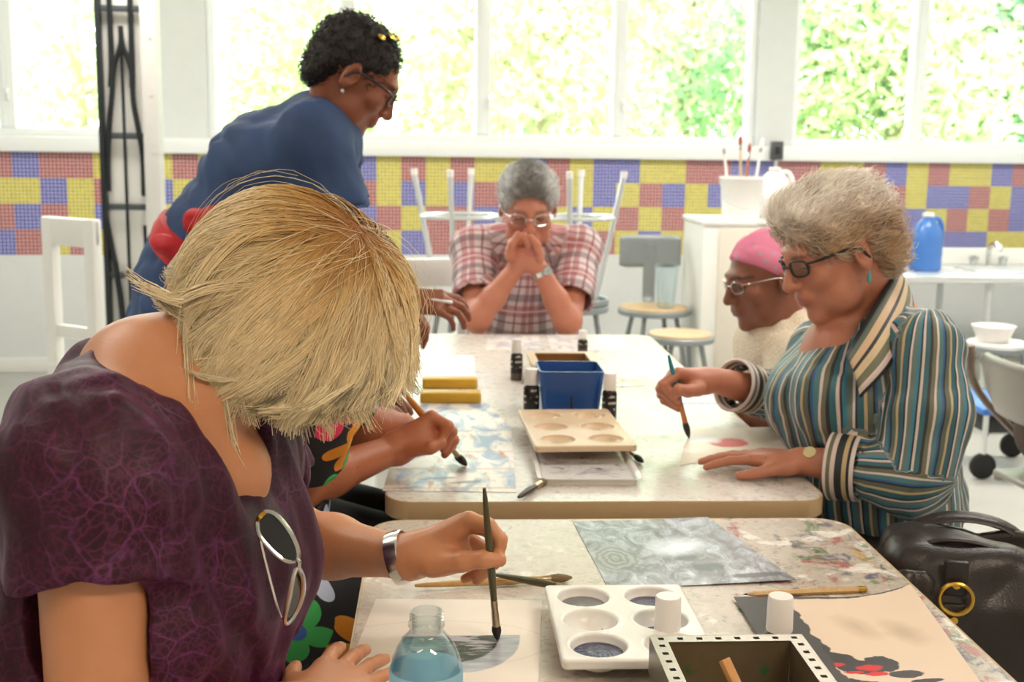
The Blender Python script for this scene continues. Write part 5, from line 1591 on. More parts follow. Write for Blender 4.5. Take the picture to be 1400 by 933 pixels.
    B.cap(n0, n0*0.45+vv*0.55, 0.030, 0.014, 0.008, 'sub'); B.cap(n0*0.45+vv*0.55, vv, 0.016, 0.004, 0.008, 'sub')
    bones = [(pel, T, F, 0.15, 0, 1.2), (shL, elL, F, 0.075, 0.1, 0.72), (elL, cL, (0, 0, 1), 0.07, 0.2, 0.75), (shR, elR, F, 0.066, 0.3, 0.9), (elR, cR, (0, 0, 1), 0.06, 0.4, 0.9)]
    f1_ = cloth_folds((-0.3, 0.1, -1), 0.012, 16, 5.0); f2_ = cloth_folds((-0.6, 0.2, -1), 0.005, 36, 2.0); d1 = lambda X, Y, Zc: f1_(X, Y, Zc)+f2_(X, Y, Zc)
    B2 = finish('shirt', B, stripes_material('striped_cotton', 0.088, STR), root, off, 0.0062, (), d1, 2, None, lambda V: seg_coord(V, bones))
    for nm, (c, e, r0) in (('cuff', (cL, elL, 0.058)), ('cuff', (cR, elR, 0.0505))):
        ax = unit(c-e); fr = frame_from(ax); g = MB()
        L = 0.05
        pr = [(r0-0.006, -L*0.5), (r0+0.004, -L*0.55), (r0+0.006, 0.0), (r0+0.008, L*0.5), (r0+0.004, L*0.56), (r0+0.001, L*0.5), (r0-0.004, 0)]
        g.lathe(pr, c, fr, 40, cap0=False, cap1=False)
        V = np.concatenate(g.V); pt = np.stack([(V-c) @ ax*1.0, np.zeros(len(V)), np.zeros(len(V))], 1)
        g.build(nm, stripes_material('cuff_stripes', 0.05, [(0.0, '23262c'), (0.12, 'e3cfc8'), (0.28, '6f6f58'), (0.42, 'e9dad6'), (0.6, '1c2029'), (0.7, 'cdb489'), (0.86, '23262c')]) if 'cuff_m' not in MATS else MATS['cuff_m'], root, off=off, attrs={'pat': pt})
    # collar: two leaves folded down from a band round the neck
    cm_ = stripes_material('collar_stripes', 0.075, [(0.0, '20242c'), (0.12, '5f6a5f'), (0.25, 'd8b791'), (0.42, '23252b'), (0.5, 'd9c09a'), (0.66, '6f6f58'), (0.82, 'e3cfc8'), (0.93, '20242c')])
    for top_, bot_ in (([(1218, 366, 2.34), (1222, 372, 2.26), (1204, 402, 2.185), (1178, 446, 2.14), (1156, 486, 2.115)], [(1228, 384, 2.36), (1246, 404, 2.28), (1244, 446, 2.15), (1214, 504, 2.075), (1176, 545, 2.06)]),
                       ([(1218, 366, 2.34), (1196, 372, 2.42), (1165, 405, 2.44), (1140, 440, 2.37), (1130, 466, 2.27)], [(1228, 384, 2.36), (1196, 400, 2.48), (1150, 440, 2.51), (1122, 480, 2.42), (1116, 520, 2.28)])):
        tp_, bt_ = bez([A(*q) for q in top_], 6), bez([A(*q) for q in bot_], 6); nq = len(tp_); g = MB()
        g.grid(lambda u, v: tp_[int(round(u*(nq-1)))]*(1-v)+bt_[int(round(u*(nq-1)))]*v+np.array([0.0, -0.006*math.sin(pi*v), 0.008*math.sin(pi*v)]), nq, 6)
        n = len(g.V[0]); pat = np.stack([np.tile(np.linspace(0, 0.075, 6), nq), np.zeros(n), np.zeros(n)], 1)
        co = g.build('collar', cm_, root, off=off, attrs={'pat': pat}); md = co.modifiers.new('thickness', 'SOLIDIFY'); md.thickness = 0.004; md.offset = 0
    Tr = SDF(); Tr.et(pel, pel+np.array([0, 0, 0.06]), (0.175, 0.137), (0.16, 0.135), wd, 0.03); legs(Tr, hL, hR, knL, knR, aL, aR, 0.016, False)
    finish('trousers', Tr, mat('black_trousers', '1b1b22', 0.75, var=0.1), root, off, 0.012); shoes(root, off, aL, aR, (-1, 0, 0), M_blackp)
    # hair: short, wavy, swept back
    hs = SDF()
    hs.ell(H.p(0, -0.020, 0.060), np.array([0.080, 0.102, 0.078]), H.M, 0.02); hs.ell(H.p(0, 0.052, 0.092), np.array([0.066, 0.046, 0.040]), H.M, 0.03); hs.ell(H.p(0, -0.075, 0.0), np.array([0.070, 0.045, 0.075]), H.M, 0.03)
    for q in (-1, 1): hs.ell(H.p(q*0.068, 0.022, 0.042), np.array([0.018, 0.040, 0.032]), H.M, 0.02)
    hs.ell(H.p(0, 0.115, 0.02), np.array([0.075, 0.05, 0.055]), H.M, 0.02, 'sub')
    def bump(X, Y, Zc): return vnoise(X*38, Y*38, Zc*38)*0.016+vnoise(X*90, Y*90, Zc*90)*0.004
    V, Q = hs.mesh(0.005, (), bump, 1)
    q = H.loc(V)
    def hc(V):  # tan to cream hair; the crown's window rim light is painted into it
        q = H.loc(V); w = np.clip((q[:, 2]-0.045)/0.06+np.clip(-q[:, 1]-0.06, 0, 1)*8, 0, 1); w = np.clip(w+vnoise(V[:, 0]*45, V[:, 1]*45, V[:, 2]*45)*0.5, 0, 1)
        return np.array(lin('c4a07a')[:3])*(1-w[:, None])+np.array(lin('fff6ea')[:3])*w[:, None]
    T4 = np.concatenate([hc(V), np.ones((len(V), 1))], 1)
    ho = mesh_obj('hair', V, Q, M_haircap, root, True, None, {'tint': T4}, off)
    def colf(P, rnd, s):
        c = hc(P); return c[:, None, :]*(0.85+0.3*rnd[:, None, None])*(1-0.35*s[None, :, None])+np.array(lin('fbf4ea')[:3])*0.35*s[None, :, None]
    Nn = normals_of(V, Q); ok = q[:, 2] > -0.1
    curls('strands', ho, off, V[ok], Nn[ok], 5200, 0.030, 0.0008, colf, 3, 0.28, 0.0, lambda P: np.tile(H.v(0, -1, 0.25), (len(P), 1)))
    spectacles(root, off, H, 0.021, M_blackp, M_lens, 0.0023, 0.006, 0.103, 0.033, 0.72)
    g = MB(); e = H.p(-0.083, -0.008, -0.046); g.lathe([(0.0005, -0.012), (0.004, -0.008), (0.0045, 0), (0.002, 0.008), (0.0006, 0.014)], e); g.build('earring', mat('turquoise', '5fa0a8', 0.3), root, off=off)
    c = wrL+(tgt-wrL)*-0.14; ax = unit(wrL-elL); fr = frame_from(ax); g = MB()
    g.lathe([(0.0275, -0.006), (0.029, -0.005), (0.029, 0.005), (0.0275, 0.006)], c, fr, 32, cap0=False, cap1=False); wo_ = g.build('watch', M_gold, root, off=off)
    g = MB(); wn = unit(np.array([-0.2, -0.7, 0.7])-ax*(ax @ np.array([-0.2, -0.7, 0.7]))); g.lathe([(0.012, 0), (0.013, 0.002), (0.012, 0.005), (0.0005, 0.0055)], c+wn*0.0275, frame_from(wn), 20); g.build('dial', mat('watch_face', 'e8d8a8', 0.2, 0.6), wo_, off=off)
    g = MB(); fpt = A(1003, 634, 2.225); 
    return H, root
striped_woman()

# ------------------------------------------------------------------ generic upper-body figure
def figure(label, H, shL, shR, pel, waist, chest, elL, wrL, elR, wrR, skin, spots=0.0, hl=None, hr=None, kn=None, an=None, clothes=None, sleeve=0.9, sw=0.0, hairf=None, inf=0.016, belly=0.0, folds=(0.006, 16), pants=None, fine_hand=0.005, sc=1.0, hem=0.02, neckr=0.062, nk=None, tint=None, disp_dir=(0.1, 0.1, -1), brow=(0.03, 0.025, 0.022), lip=(0.40, 0.12, 0.10), vneck=0.0, hand_ops=None, fine_head=0.0045, extra_body=None, extra_cloth=None, shoe=True, toe=None, pat_ref=None, hand_scale=1.0, arm_r=0.046):
    root = thing('person', label, 'person', (pel[0], pel[1], 0)); off = (pel[0], pel[1], 0)
    pel, waist, chest, shL, shR, elL, elR, wrL, wrR = [np.asarray(q, float) for q in (pel, waist, chest, shL, shR, elL, elR, wrL, wrR)]
    T = (shL+shR)/2; wd = unit(shR-shL); up = unit(T-chest); F = unit(np.cross(up, wd)); F = F if nk is None else unit(np.asarray(nk, float))
    c7 = T-F*0.03+up*0.05
    S = SDF(); torso(S, pel, waist, chest, shL, shR, c7, 0, 0.95*sc, belly=belly)
    for sh in (shL, shR): S.cap(sh, c7, 0.046, 0.05, 0.05)
    S.cap(c7+F*0.012, H.p(0, -0.022, -0.05), 0.056, 0.050, 0.03); S.cap(c7+F*0.05-up*0.02, H.p(0, 0.0, -0.07), 0.042, 0.042, 0.03)
    H.add(S)
    for sh, el, wr in ((shL, elL, wrL), (shR, elR, wrR)):
        S.cap(sh, el, arm_r, arm_r*0.92, 0.03); m = el*0.6+wr*0.4; S.cap(el, m, arm_r*0.92, arm_r*0.8, 0.02); S.cap(m, wr, arm_r*0.8, arm_r*0.58, 0.02)
    if hl is not None: hand(S, wrL, hl[0], hl[1], hl[2], hl[3], hl[4], hand_scale)
    if hr is not None: hand(S, wrR, hr[0], hr[1], hr[2], hr[3], hr[4], hand_scale)
    if hand_ops is not None: hand_ops(S)
    if extra_body is not None: extra_body(S, locals())
    hL, hR = pel-wd*0.095-np.array([0, 0, 0.035]), pel+wd*0.095-np.array([0, 0, 0.035])
    legs(S, hL, hR, kn[0], kn[1], an[0], an[1], toe=toe)
    fine = [(H.c-0.14, H.c+0.14, fine_head)]
    if hand_ops is not None or hl is not None: fine.append(box_around([wrL], 0.14, fine_hand))
    if hr is not None or hand_ops is not None: fine.append(box_around([wrR], 0.14, fine_hand))
    finish('body', S, skin_material('skin_'+('%d' % len(bpy.data.materials)), skin, 0.45, spots), root, off, 0.011, fine, None, 2, tint or (lambda V, TT: H.tint(V, TT, brow=brow, lip=lip)), None, lin(skin)[:3])
    B = SDF()
    B.et(pel+np.array([0, 0, hem]), waist, (0.155*sc+inf, 0.122*sc+inf+belly*0.6), (0.142*sc+inf, 0.115*sc+inf+belly), wd, 0.03, flat0=True)
    B.et(waist, chest, (0.142*sc+inf, 0.115*sc+inf+belly), (0.155*sc+inf, 0.118*sc+inf+belly*0.3), wd, 0.04)
    B.et(chest, T*0.85+chest*0.15, (0.155*sc+inf, 0.116*sc+inf), (0.125*sc+inf, 0.077*sc+inf), wd, 0.04)
    B.cap(shL, shR, 0.054*sc+inf, None, 0.04)
    for sh in (shL, shR): B.cap(sh, c7-up*0.03, 0.046+inf, 0.05+inf, 0.04)
    for sh, el, wr in ((shL, elL, wrL), (shR, elR, wrR)):
        r0 = arm_r+inf
        if sleeve <= 1.0:
            e = sh+(el-sh)*sleeve; B.cap(sh, e, r0+0.002, r0+0.004+sw, 0.03, flat1=True)
            B.cap(e+unit(e-sh)*0.04, e-unit(e-sh)*0.04, r0-0.004+sw, r0-0.010, 0.005, 'sub')
        else:
            e = el+(wr-el)*(sleeve-1); B.cap(sh, el, r0, r0-0.003, 0.03); B.cap(el, e, r0-0.003, r0*0.86+sw, 0.03, flat1=True)
            B.cap(e+unit(e-el)*0.04, e-unit(e-el)*0.03, r0*0.86-0.005+sw, r0*0.86-0.010+sw, 0.005, 'sub')
    B.cap(c7+up*0.06, c7+F*0.04, neckr, neckr, 0.01, 'sub')
    if vneck > 0:
        n0 = c7+F*0.075-up*0.01; B.cap(n0, n0+F*0.06-up*vneck, neckr*0.8, 0.008, 0.008, 'sub')
    if extra_cloth is not None: extra_cloth(B, locals())
    bones = [(pel, T, F if pat_ref is None else pat_ref, 0.15, 0, 0.75), (shL, elL, F, 0.06, 0.1, 0.9), (elL, wrL, (0, 0, 1), 0.055, 0.2, 0.9), (shR, elR, F, 0.06, 0.3, 0.9), (elR, wrR, (0, 0, 1), 0.055, 0.4, 0.9)]
    finish(clothes[0], B, clothes[1], root, off, 0.0075, (), cloth_folds(disp_dir, folds[0], folds[1], 3.0*len(label)), 2, None, lambda V: seg_coord(V, bones))
    if pants is not None:
        Tr = SDF(); Tr.et(pel, pel+np.array([0, 0, 0.09]), (0.165*sc, 0.13*sc), (0.15*sc, 0.125*sc), wd, 0.03); legs(Tr, hL, hR, kn[0], kn[1], an[0], an[1], 0.015, False)
        finish(pants[0], Tr, pants[1], root, off, 0.013)
    if shoe: shoes(root, off, an[0], an[1], toe if toe is not None else (kn[0]-pel)*np.array([1, 1, 0]), M_blackp)
    return root, off, locals()

def simple_hair(root, off, H, ells, subs, col0, col1, bumpa=0.008, bfreq=60, n=2500, length=0.02, rad=0.0008, curl=1.0, flow=None, mixf=None, seed=3, h=0.0055):
    hs = SDF()
    for c, r in ells: hs.ell(H.p(*c), np.array(r)*H.k, H.M, 0.02)
    for c, r in subs: hs.ell(H.p(*c), np.array(r)*H.k, H.M, 0.012, 'sub')
    V, Q = hs.mesh(h, (), lambda X, Y, Zc: vnoise(X*bfreq, Y*bfreq, Zc*bfreq)*bumpa, 1)
    def hc(V):
        w = np.clip((mixf(H.loc(V)) if mixf else 0.5)+vnoise(V[:, 0]*60, V[:, 1]*60, V[:, 2]*60)*0.6, 0, 1)
        return np.array(lin(col0)[:3])*(1-w[:, None])+np.array(lin(col1)[:3])*w[:, None]
    ho = mesh_obj('hair', V, Q, M_haircap, root, True, None, {'tint': np.concatenate([hc(V), np.ones((len(V), 1))], 1)}, off)
    if n: curls('strands', ho, off, V, normals_of(V, Q), n, length, rad, lambda P, rn, s: hc(P)[:, None, :]*(0.75+0.5*rn[:, None, None])*np.ones((1, len(s), 1)), seed, curl, 0.0, flow)
    return ho

# ------------------------------------------------------------------ the man at the end of the table
def man():
    H = Head(A(722, 285, 4.10), (0.0, -0.93, -0.36), (0.0, -0.30, 0.95), 1.17)
    t = NT('plaid_cotton'); pt = t.n('SeparateXYZ', {0: t.attr('pat')})
    def st(u, per, lo, hi, ph=0.0):
        f = t.math('FRACT', t.math('MULTIPLY_ADD', u, 1/per, ph)); return t.math('MULTIPLY', t.math('GREATER_THAN', f, lo), t.math('LESS_THAN', f, hi))
    c = 'd9c6c8'
    for q in (0, 1):
        u = pt.outputs[q]
        c = t.mix(t.math('MULTIPLY', st(u, 0.13, 0.0, 0.30), 0.55), c, 'a3313c'); c = t.mix(t.math('MULTIPLY', st(u, 0.13, 0.42, 0.62), 0.55), c, '5b4550'); c = t.mix(t.math('MULTIPLY', st(u, 0.13, 0.80, 0.85), 0.7), c, '7c2a36'); c = t.mix(t.math('MULTIPLY', st(u, 0.13, 0.12, 0.17), 0.6), c, 'e9dfe0')
    t.bsdf(Base_Color=c, Roughness=0.7)
    shR, shL = A(648, 342, 4.22), A(792, 340, 4.22)
    wrR, wrL = A(706, 366, 3.985), A(737, 366, 3.975); elR, elL = A(652, 436, 3.96), A(776, 440, 3.97)
    pel = np.array([0.285, 4.42, 0.60])
    def hops(S):
        k = 1.12
        for wr, sg in ((wrR, -1), (wrL, 1)):
            top = A(712, 330, 3.955)
            S.ell((wr+A(716, 342, 3.96))/2, (0.032, 0.030, 0.048), None, 0.02)
        # interlaced fingers of both hands, bent over each other in front of the mouth
        for i in range(4):
            y0 = 3.952+0.014*i
            for sg in (-1, 1):
                b = A(714+sg*15-3, 344-i*1.5, y0+0.004*sg); m_ = A(716+sg*4-4, 322+i*4, y0-0.008); e = A(716-sg*16-4, 331+i*5, y0-0.004)
                S.chain([b, m_, e], [0.0125, 0.011, 0.0088], 0.003)
        S.chain([A(697, 352, 3.95), A(700, 335, 3.935), A(708, 320, 3.935)], [0.016, 0.013, 0.010], 0.006); S.chain([A(738, 352, 3.945), A(734, 335, 3.935), A(726, 324, 3.935)], [0.016, 0.013, 0.010], 0.006)
    root, off, L = figure('grey-haired man in a red plaid shirt, elbows on the table, hands clasped at his mouth', H, shL, shR, pel, (0.285, 4.36, 0.70), (0.285, 4.30, 0.86), elL, wrL, elR, wrR, 'c47f66',
        kn=((0.16, 4.02, 0.5), (0.42, 4.02, 0.5)), an=((0.16, 4.08, 0.1), (0.42, 4.08, 0.1)), clothes=('shirt', t.m), sleeve=0.72, sw=0.008, belly=0.03, pants=('trousers', mat('navy_trousers', '2a2d3a', 0.8)), hand_ops=hops, sc=1.12, inf=0.02, nk=(0, -0.94, 0.34), vneck=0.05, toe=(0, -1, 0), arm_r=0.05, fine_head=0.004, fine_hand=0.0038, brow=(0.28, 0.24, 0.22))
    simple_hair(root, off, H, [((0, -0.022, 0.045), (0.082, 0.098, 0.082)), ((0.0, 0.03, 0.085), (0.068, 0.05, 0.034))], [((0, 0.11, 0.008), (0.062, 0.065, 0.068)), ((0, 0.0, -0.08), (0.10, 0.10, 0.07))], '7d7672', 'e6e6e6', 0.010, 55, 3000, 0.022, 0.0009, 0.8, lambda P: np.tile(H.v(0, -0.3, 1), (len(P), 1)), lambda q: np.clip(np.abs(q[:, 0])/0.05-0.35-(q[:, 1])*3, 0, 1))
    spectacles(root, off, H, 0.022, M_silver, M_lens, 0.0012, 0.006, 0.105, 0.034, 0.75)
    g = MB(); ax = unit(wrL-elL); c = wrL-ax*0.02; g.lathe([(0.031, -0.01), (0.0335, -0.008), (0.0335, 0.008), (0.031, 0.01)], c, frame_from(ax), 28, cap0=False, cap1=False); wo_ = g.build('watch', M_silver, root, off=off)
    wn = unit(np.array([0.5, -0.8, 0.3])); wn = unit(wn-ax*(wn @ ax)); g = MB(); g.lathe([(0.016, 0), (0.017, 0.003), (0.015, 0.007), (0.0005, 0.008)], c+wn*0.031, frame_from(wn), 20); g.build('dial', M_silver, wo_, off=off)
    # shirt collar
    g = MB(); c7 = L['c7']; F = L['F']; wd = L['wd']
    def collar(u, v):
        a = (u-0.5)*2*2.5; rr = 0.070+0.03*v
        return c7+F*0.03-F*math.cos(a)*rr+wd*math.sin(a)*rr+np.array([0, 0, 0.05-0.06*abs(a/2.5)**1.5-v*(0.03+0.04*abs(a/2.5)**2)])
    g.grid(collar, 30, 5); n = len(g.V[0]); co = g.build('collar', t.m, root, off=off, attrs={'pat': g.V[0]-c7}); co.modifiers.new('thickness', 'SOLIDIFY').thickness = 0.004
man()

# ------------------------------------------------------------------ the bending woman behind
def bending_woman():
    H = Head(A(484, 104, 2.80), (0.80, 0.16, -0.58), (0.55, 0.0, 0.83), 1.04)
    shR, shL = A(428, 196, 2.69), A(445, 204, 3.00)
    pel = np.array(A(278, 410, 2.88)); chest = np.array(A(376, 238, 2.83)); waist = np.array(A(325, 320, 2.86))
    elR, wrR = A(470, 345, 2.70), A(550, 410, 2.72)
    elL, wrL = A(462, 335, 3.04), A(530, 400, 3.02)
    den = NT('blue_denim'); co = den.coord(); n2 = den.noise(den.mapping(co, scale=(90, 90, 400)), 1.0, 3)
    c = den.mix(den.noise(co, 7, 4), '22324e', '3c5a8e'); c = den.mix(den.math('MULTIPLY', n2, 0.3), c, '223150'); den.bsdf(Base_Color=c, Roughness=0.75, Normal=den.bump(n2, 0.2, 0.001))
    def skirt(B, Lc):
        p = Lc['pel']; 
        B.et(p+np.array([0.0, 0, 0.06]), np.array([p[0]-0.10, p[1], 0.34]), (0.175, 0.14), (0.27, 0.22), (0, 1, 0), 0.05, flat1=True)
        B.et(p, Lc['waist'], (0.18, 0.15), (0.155, 0.135), (0, 1, 0), 0.05)
    f = unit(A(610, 410, 2.72)-wrR)
    root, off, L = figure('standing dark-haired woman bending over, blue denim dress with red sash, handing something across', H, shL, shR, pel, waist, chest, elL, wrL, elR, wrR, '8f5238', hr=((1, 0.02, -0.05), (0.1, -0.55, 0.8), -1, [(0.35, 0.5, 0.3), (0.4, 0.55, 0.3), (0.45, 0.6, 0.35), (0.5, 0.6, 0.35)], [(0.055, 0.040, -0.022), (0.082, 0.040, -0.036), (0.106, 0.030, -0.044)]),
        hl=((0.7, -0.2, -0.4), (0.3, 0.1, 1), 1, [(0.5, 0.6, 0.3)]*4, [(0.05, 0.04, -0.02), (0.08, 0.04, -0.03), (0.10, 0.03, -0.035)]),
        kn=((-0.60, 2.98, 0.50), (-0.60, 2.78, 0.50)), an=((-0.64, 2.98, 0.09), (-0.64, 2.78, 0.09)), clothes=('dress', den.m), sleeve=0.60, sw=0.012, inf=0.028, folds=(0.016, 17), disp_dir=(0.55, 0.1, -0.8), extra_cloth=skirt, neckr=0.066, brow=(0.02, 0.015, 0.012), lip=(0.16, 0.06, 0.05), sc=1.0, hem=0.0, toe=(1, 0, 0), nk=(0.6, 0.0, -0.8))
    simple_hair(root, off, H, [((0, -0.020, 0.042), (0.078, 0.099, 0.081)), ((0, -0.07, -0.01), (0.064, 0.040, 0.066))], [((0, 0.132, 0.030), (0.082, 0.086, 0.078)), ((0, 0.115, -0.01), (0.078, 0.066, 0.07)), ((0, 0.01, -0.085), (0.11, 0.055, 0.085))], '0c0807', '231815', 0.010, 85, 2600, 0.011, 0.0012, 1.0, None, None)
    spectacles(root, off, H, 0.021, M_blackp, M_lens, 0.0022, 0.006, 0.103, 0.033, 0.72)
    # red sash with a bow at the back, red collar band
    M_red = mat('red_cloth', 'c01c28', 0.6, var=0.2, vscale=20, bump=0.3, bscale=30)
    w_, p_ = L['waist'], L['pel']; ax = unit(w_-p_); ctr = p_*0.35+w_*0.65; fr = frame_from(ax, (0, 1, 0)); g = MB()
    g.lathe([(0.165, -0.036), (0.193, -0.030), (0.198, 0.0), (0.193, 0.030), (0.165, 0.036)], ctr, fr, 44, cap0=False, cap1=False, sx=0.90, sy=1.05)
    so = g.build('sash', M_red, root, off=off)
    kn = A(268, 305, 2.70); S = SDF(); S.ell(kn, (0.028, 0.022, 0.03), None, 0.01)
    for (q, r_) in (((-0.05, -0.02, -0.055), (0.05, 0.02, 0.028)), ((0.055, -0.02, 0.015), (0.055, 0.02, 0.03)), ((-0.03, -0.03, -0.10), (0.022, 0.014, 0.06)), ((0.03, -0.02, -0.06), (0.022, 0.014, 0.05))):
        S.ell(kn+np.array(q), r_, roty(0.5 if q[0] < 0 else -0.3), 0.012)
    finish('bow', S, M_red, so, off, 0.005, (), cloth_folds((1, 0, 0.3), 0.008, 40, 1.0), 1)
    c7 = L['c7']; F = L['F']; g = MB(); ring = []
    fr = frame_from(unit(H.p(0, -0.02, -0.05)-c7)); nc = c7+F*0.015+fr[:, 2]*0.044
    g.lathe([(0.062, -0.014), (0.072, -0.008), (0.070, 0.012), (0.062, 0.014)], nc, fr, 36, cap0=False, cap1=False); g.build('neckband', M_red, root, off=off)
    g = MB(); e = H.p(0.084, -0.008, -0.04); g.lathe([(0.0004, -0.006), (0.004, -0.003), (0.004, 0.003), (0.0004, 0.006)], e); g.build('earring', M_silver, root, off=off)
    for (x, y, z) in ((0.045, 0.012, 0.112), (0.062, -0.005, 0.098), (0.030, 0.025, 0.118)):
        g = MB(); p = H.p(x, y, z); n = unit(p-H.c); g.lathe([(0.009, 0.0), (0.010, 0.003), (0.006, 0.006), (0.0005, 0.007)], p, frame_from(n), 14); g.build('hair_clip', M_gold, root, off=off)
    return L
bwL = bending_woman()
o = MB(); o.box((0, 0, 0), (0.05, 0.035, 0.006), roty(0.15), 0.003)
p = A(604, 411, 2.72); o = o.build('soap_piece', M_capw); o.location = tuple(p); tag(o, 'small white tablet in the bending woman\'s outstretched hand', 'tablet')

# ------------------------------------------------------------------ woman in the pink headscarf
def scarf_woman():
    H = Head(A(1046, 384, 2.92), (-0.96, -0.22, -0.22), (-0.20, 0.0, 0.97), 1.0)
    shL, shR = A(1092, 502, 2.82), A(1066, 490, 3.12)
    lace = NT('cream_lace'); co = lace.coord(); e = lace.n('TexVoronoi', {'Vector': co, 'Scale': 110.0}, feature='DISTANCE_TO_EDGE').outputs[0]
    lace.bsdf(Base_Color=lace.mix(lace.math('MULTIPLY', e, 6, clamp=True), 'e0cba8', 'efe4d2'), Roughness=0.7, Normal=lace.bump(e, 0.6, 0.004))
    pel = np.array([0.90, 3.02, 0.60])
    root, off, L = figure('seated woman in a pink headscarf, wire glasses and cream lace top, behind the striped woman', H, shL, shR, pel, (0.90, 3.0, 0.72), (0.87, 2.98, 0.85), A(1078, 585, 2.80), A(1022, 572, 2.86), A(1040, 560, 3.14), A(985, 560, 3.10), '8a5540',
        hl=((-1, 0.5, -0.35), (0, -0.3, 1), -1, [(0.3, 0.4, 0.2)]*4, [(0.05, 0.045, -0.02), (0.075, 0.055, -0.03), (0.098, 0.058, -0.034)]), hr=((-1, -0.1, -0.45), (-0.3, 0, 1), 1, [(0.4, 0.5, 0.3)]*4, [(0.05, 0.04, -0.02), (0.08, 0.04, -0.03), (0.10, 0.03, -0.035)]),
        kn=((0.46, 2.90, 0.5), (0.46, 3.12, 0.5)), an=((0.48, 2.90, 0.1), (0.48, 3.12, 0.1)), clothes=('blouse', lace.m), sleeve=0.75, sw=0.014, inf=0.016, sc=0.86, folds=(0.012, 18), pants=('skirt', mat('navy_skirt', '1c1e33', 0.8)), nk=(-1, -0.1, 0.1), neckr=0.064, lip=(0.22, 0.08, 0.07), toe=(-1, 0, 0))
    # scarf: close cap tied at the nape
    hs = SDF(); hs.ell(H.p(0, -0.018, 0.040), np.array([0.0835, 0.104, 0.088])*H.k, H.M, 0.01); hs.ell(H.p(0, -0.095, -0.025), np.array([0.045, 0.035, 0.035])*H.k, H.M, 0.03)
    hs.half(H.p(0, 0.060, 0.062), H.v(0, 0.62, -0.78), 0.4, 0.006)
    t = NT('pink_cotton'); co = t.coord(); v = t.n('TexVoronoi', {'Vector': co, 'Scale': 38.0}).outputs[0]
    t.bsdf(Base_Color=t.mix(t.math('LESS_THAN', v, 0.22), t.mix(t.noise(co, 20), 'e0729a', 'ef93b0'), 'c9a4b8'), Roughness=0.7)
    so = finish('headscarf', hs, t.m, root, off, 0.0045, (), cloth_folds(H.v(0.2, 1, 0.7), 0.006, 26, 4.0), 2)
    ts = SDF()
    for q in (-1, 1): ts.chain([H.p(0, -0.112, -0.03), H.p(q*0.03, -0.135, -0.06), H.p(q*0.045, -0.14, -0.13)], [0.014, 0.02, 0.010], 0.01)
    finish('scarf_tie', ts, t.m, so, off, 0.005)
    spectacles(root, off, H, 0.019, M_silver, M_lens, 0.0008, 0.006, 0.103, 0.032, 0.75)
scarf_woman()

# ------------------------------------------------------------------ floral woman (left of the far table, head hidden by the blonde hair)
def floral_material():
    t = NT('floral_cotton'); uv = t.attr('pat')
    c = lin('14131a')
    prev = c
    def layer(prev, seed, sc, cols, r0):
        vec = t.mapping(uv, scale=(sc, sc, 0.0), loc=(seed, seed*1.7, 0))
        vo = t.n('TexVoronoi', {'Vector': vec, 'Scale': 1.0, 'Randomness': 0.55}, voronoi_dimensions='2D')
        d = t.n('VectorMath', {0: vec, 1: vo.outputs['Position']}, operation='SUBTRACT').outputs[0]
        s = t.n('SeparateXYZ', {0: d}); ang = t.math('ARCTAN2', s.outputs[1], s.outputs[0])
        ln = t.n('VectorMath', {0: d}, operation='LENGTH').outputs['Value']
        pet = t.math('MULTIPLY_ADD', t.math('ABSOLUTE', t.math('COSINE', t.math('MULTIPLY', ang, 2.5))), r0*0.55, r0*0.45)
        m = t.math('LESS_THAN', ln, pet); ctr = t.math('LESS_THAN', ln, r0*0.24)
        rnd = t.n('SeparateColor', {0: vo.outputs['Color']}).outputs[0]
        colr = t.ramp(rnd, cols, 'CONSTANT')
        o = t.mix(m, prev, t.mix(t.math('MULTIPLY', ln, 1.2), colr, 'ffffff', 'MULTIPLY'))
        return t.mix(ctr, o, t.ramp(rnd, [(0.0, 'e8c33a'), (0.5, '3d62b0')], 'CONSTANT'))
    prev = layer(c, 3.0, 9.0, [(0.0, 'e08a1e'), (0.3, '3fae57'), (0.55, 'd8325a'), (0.75, '4b66b8'), (0.88, 'c9d2ea')], 0.50)
    t.bsdf(Base_Color=prev, Roughness=0.7)
    return t.m
M_floral = floral_material()
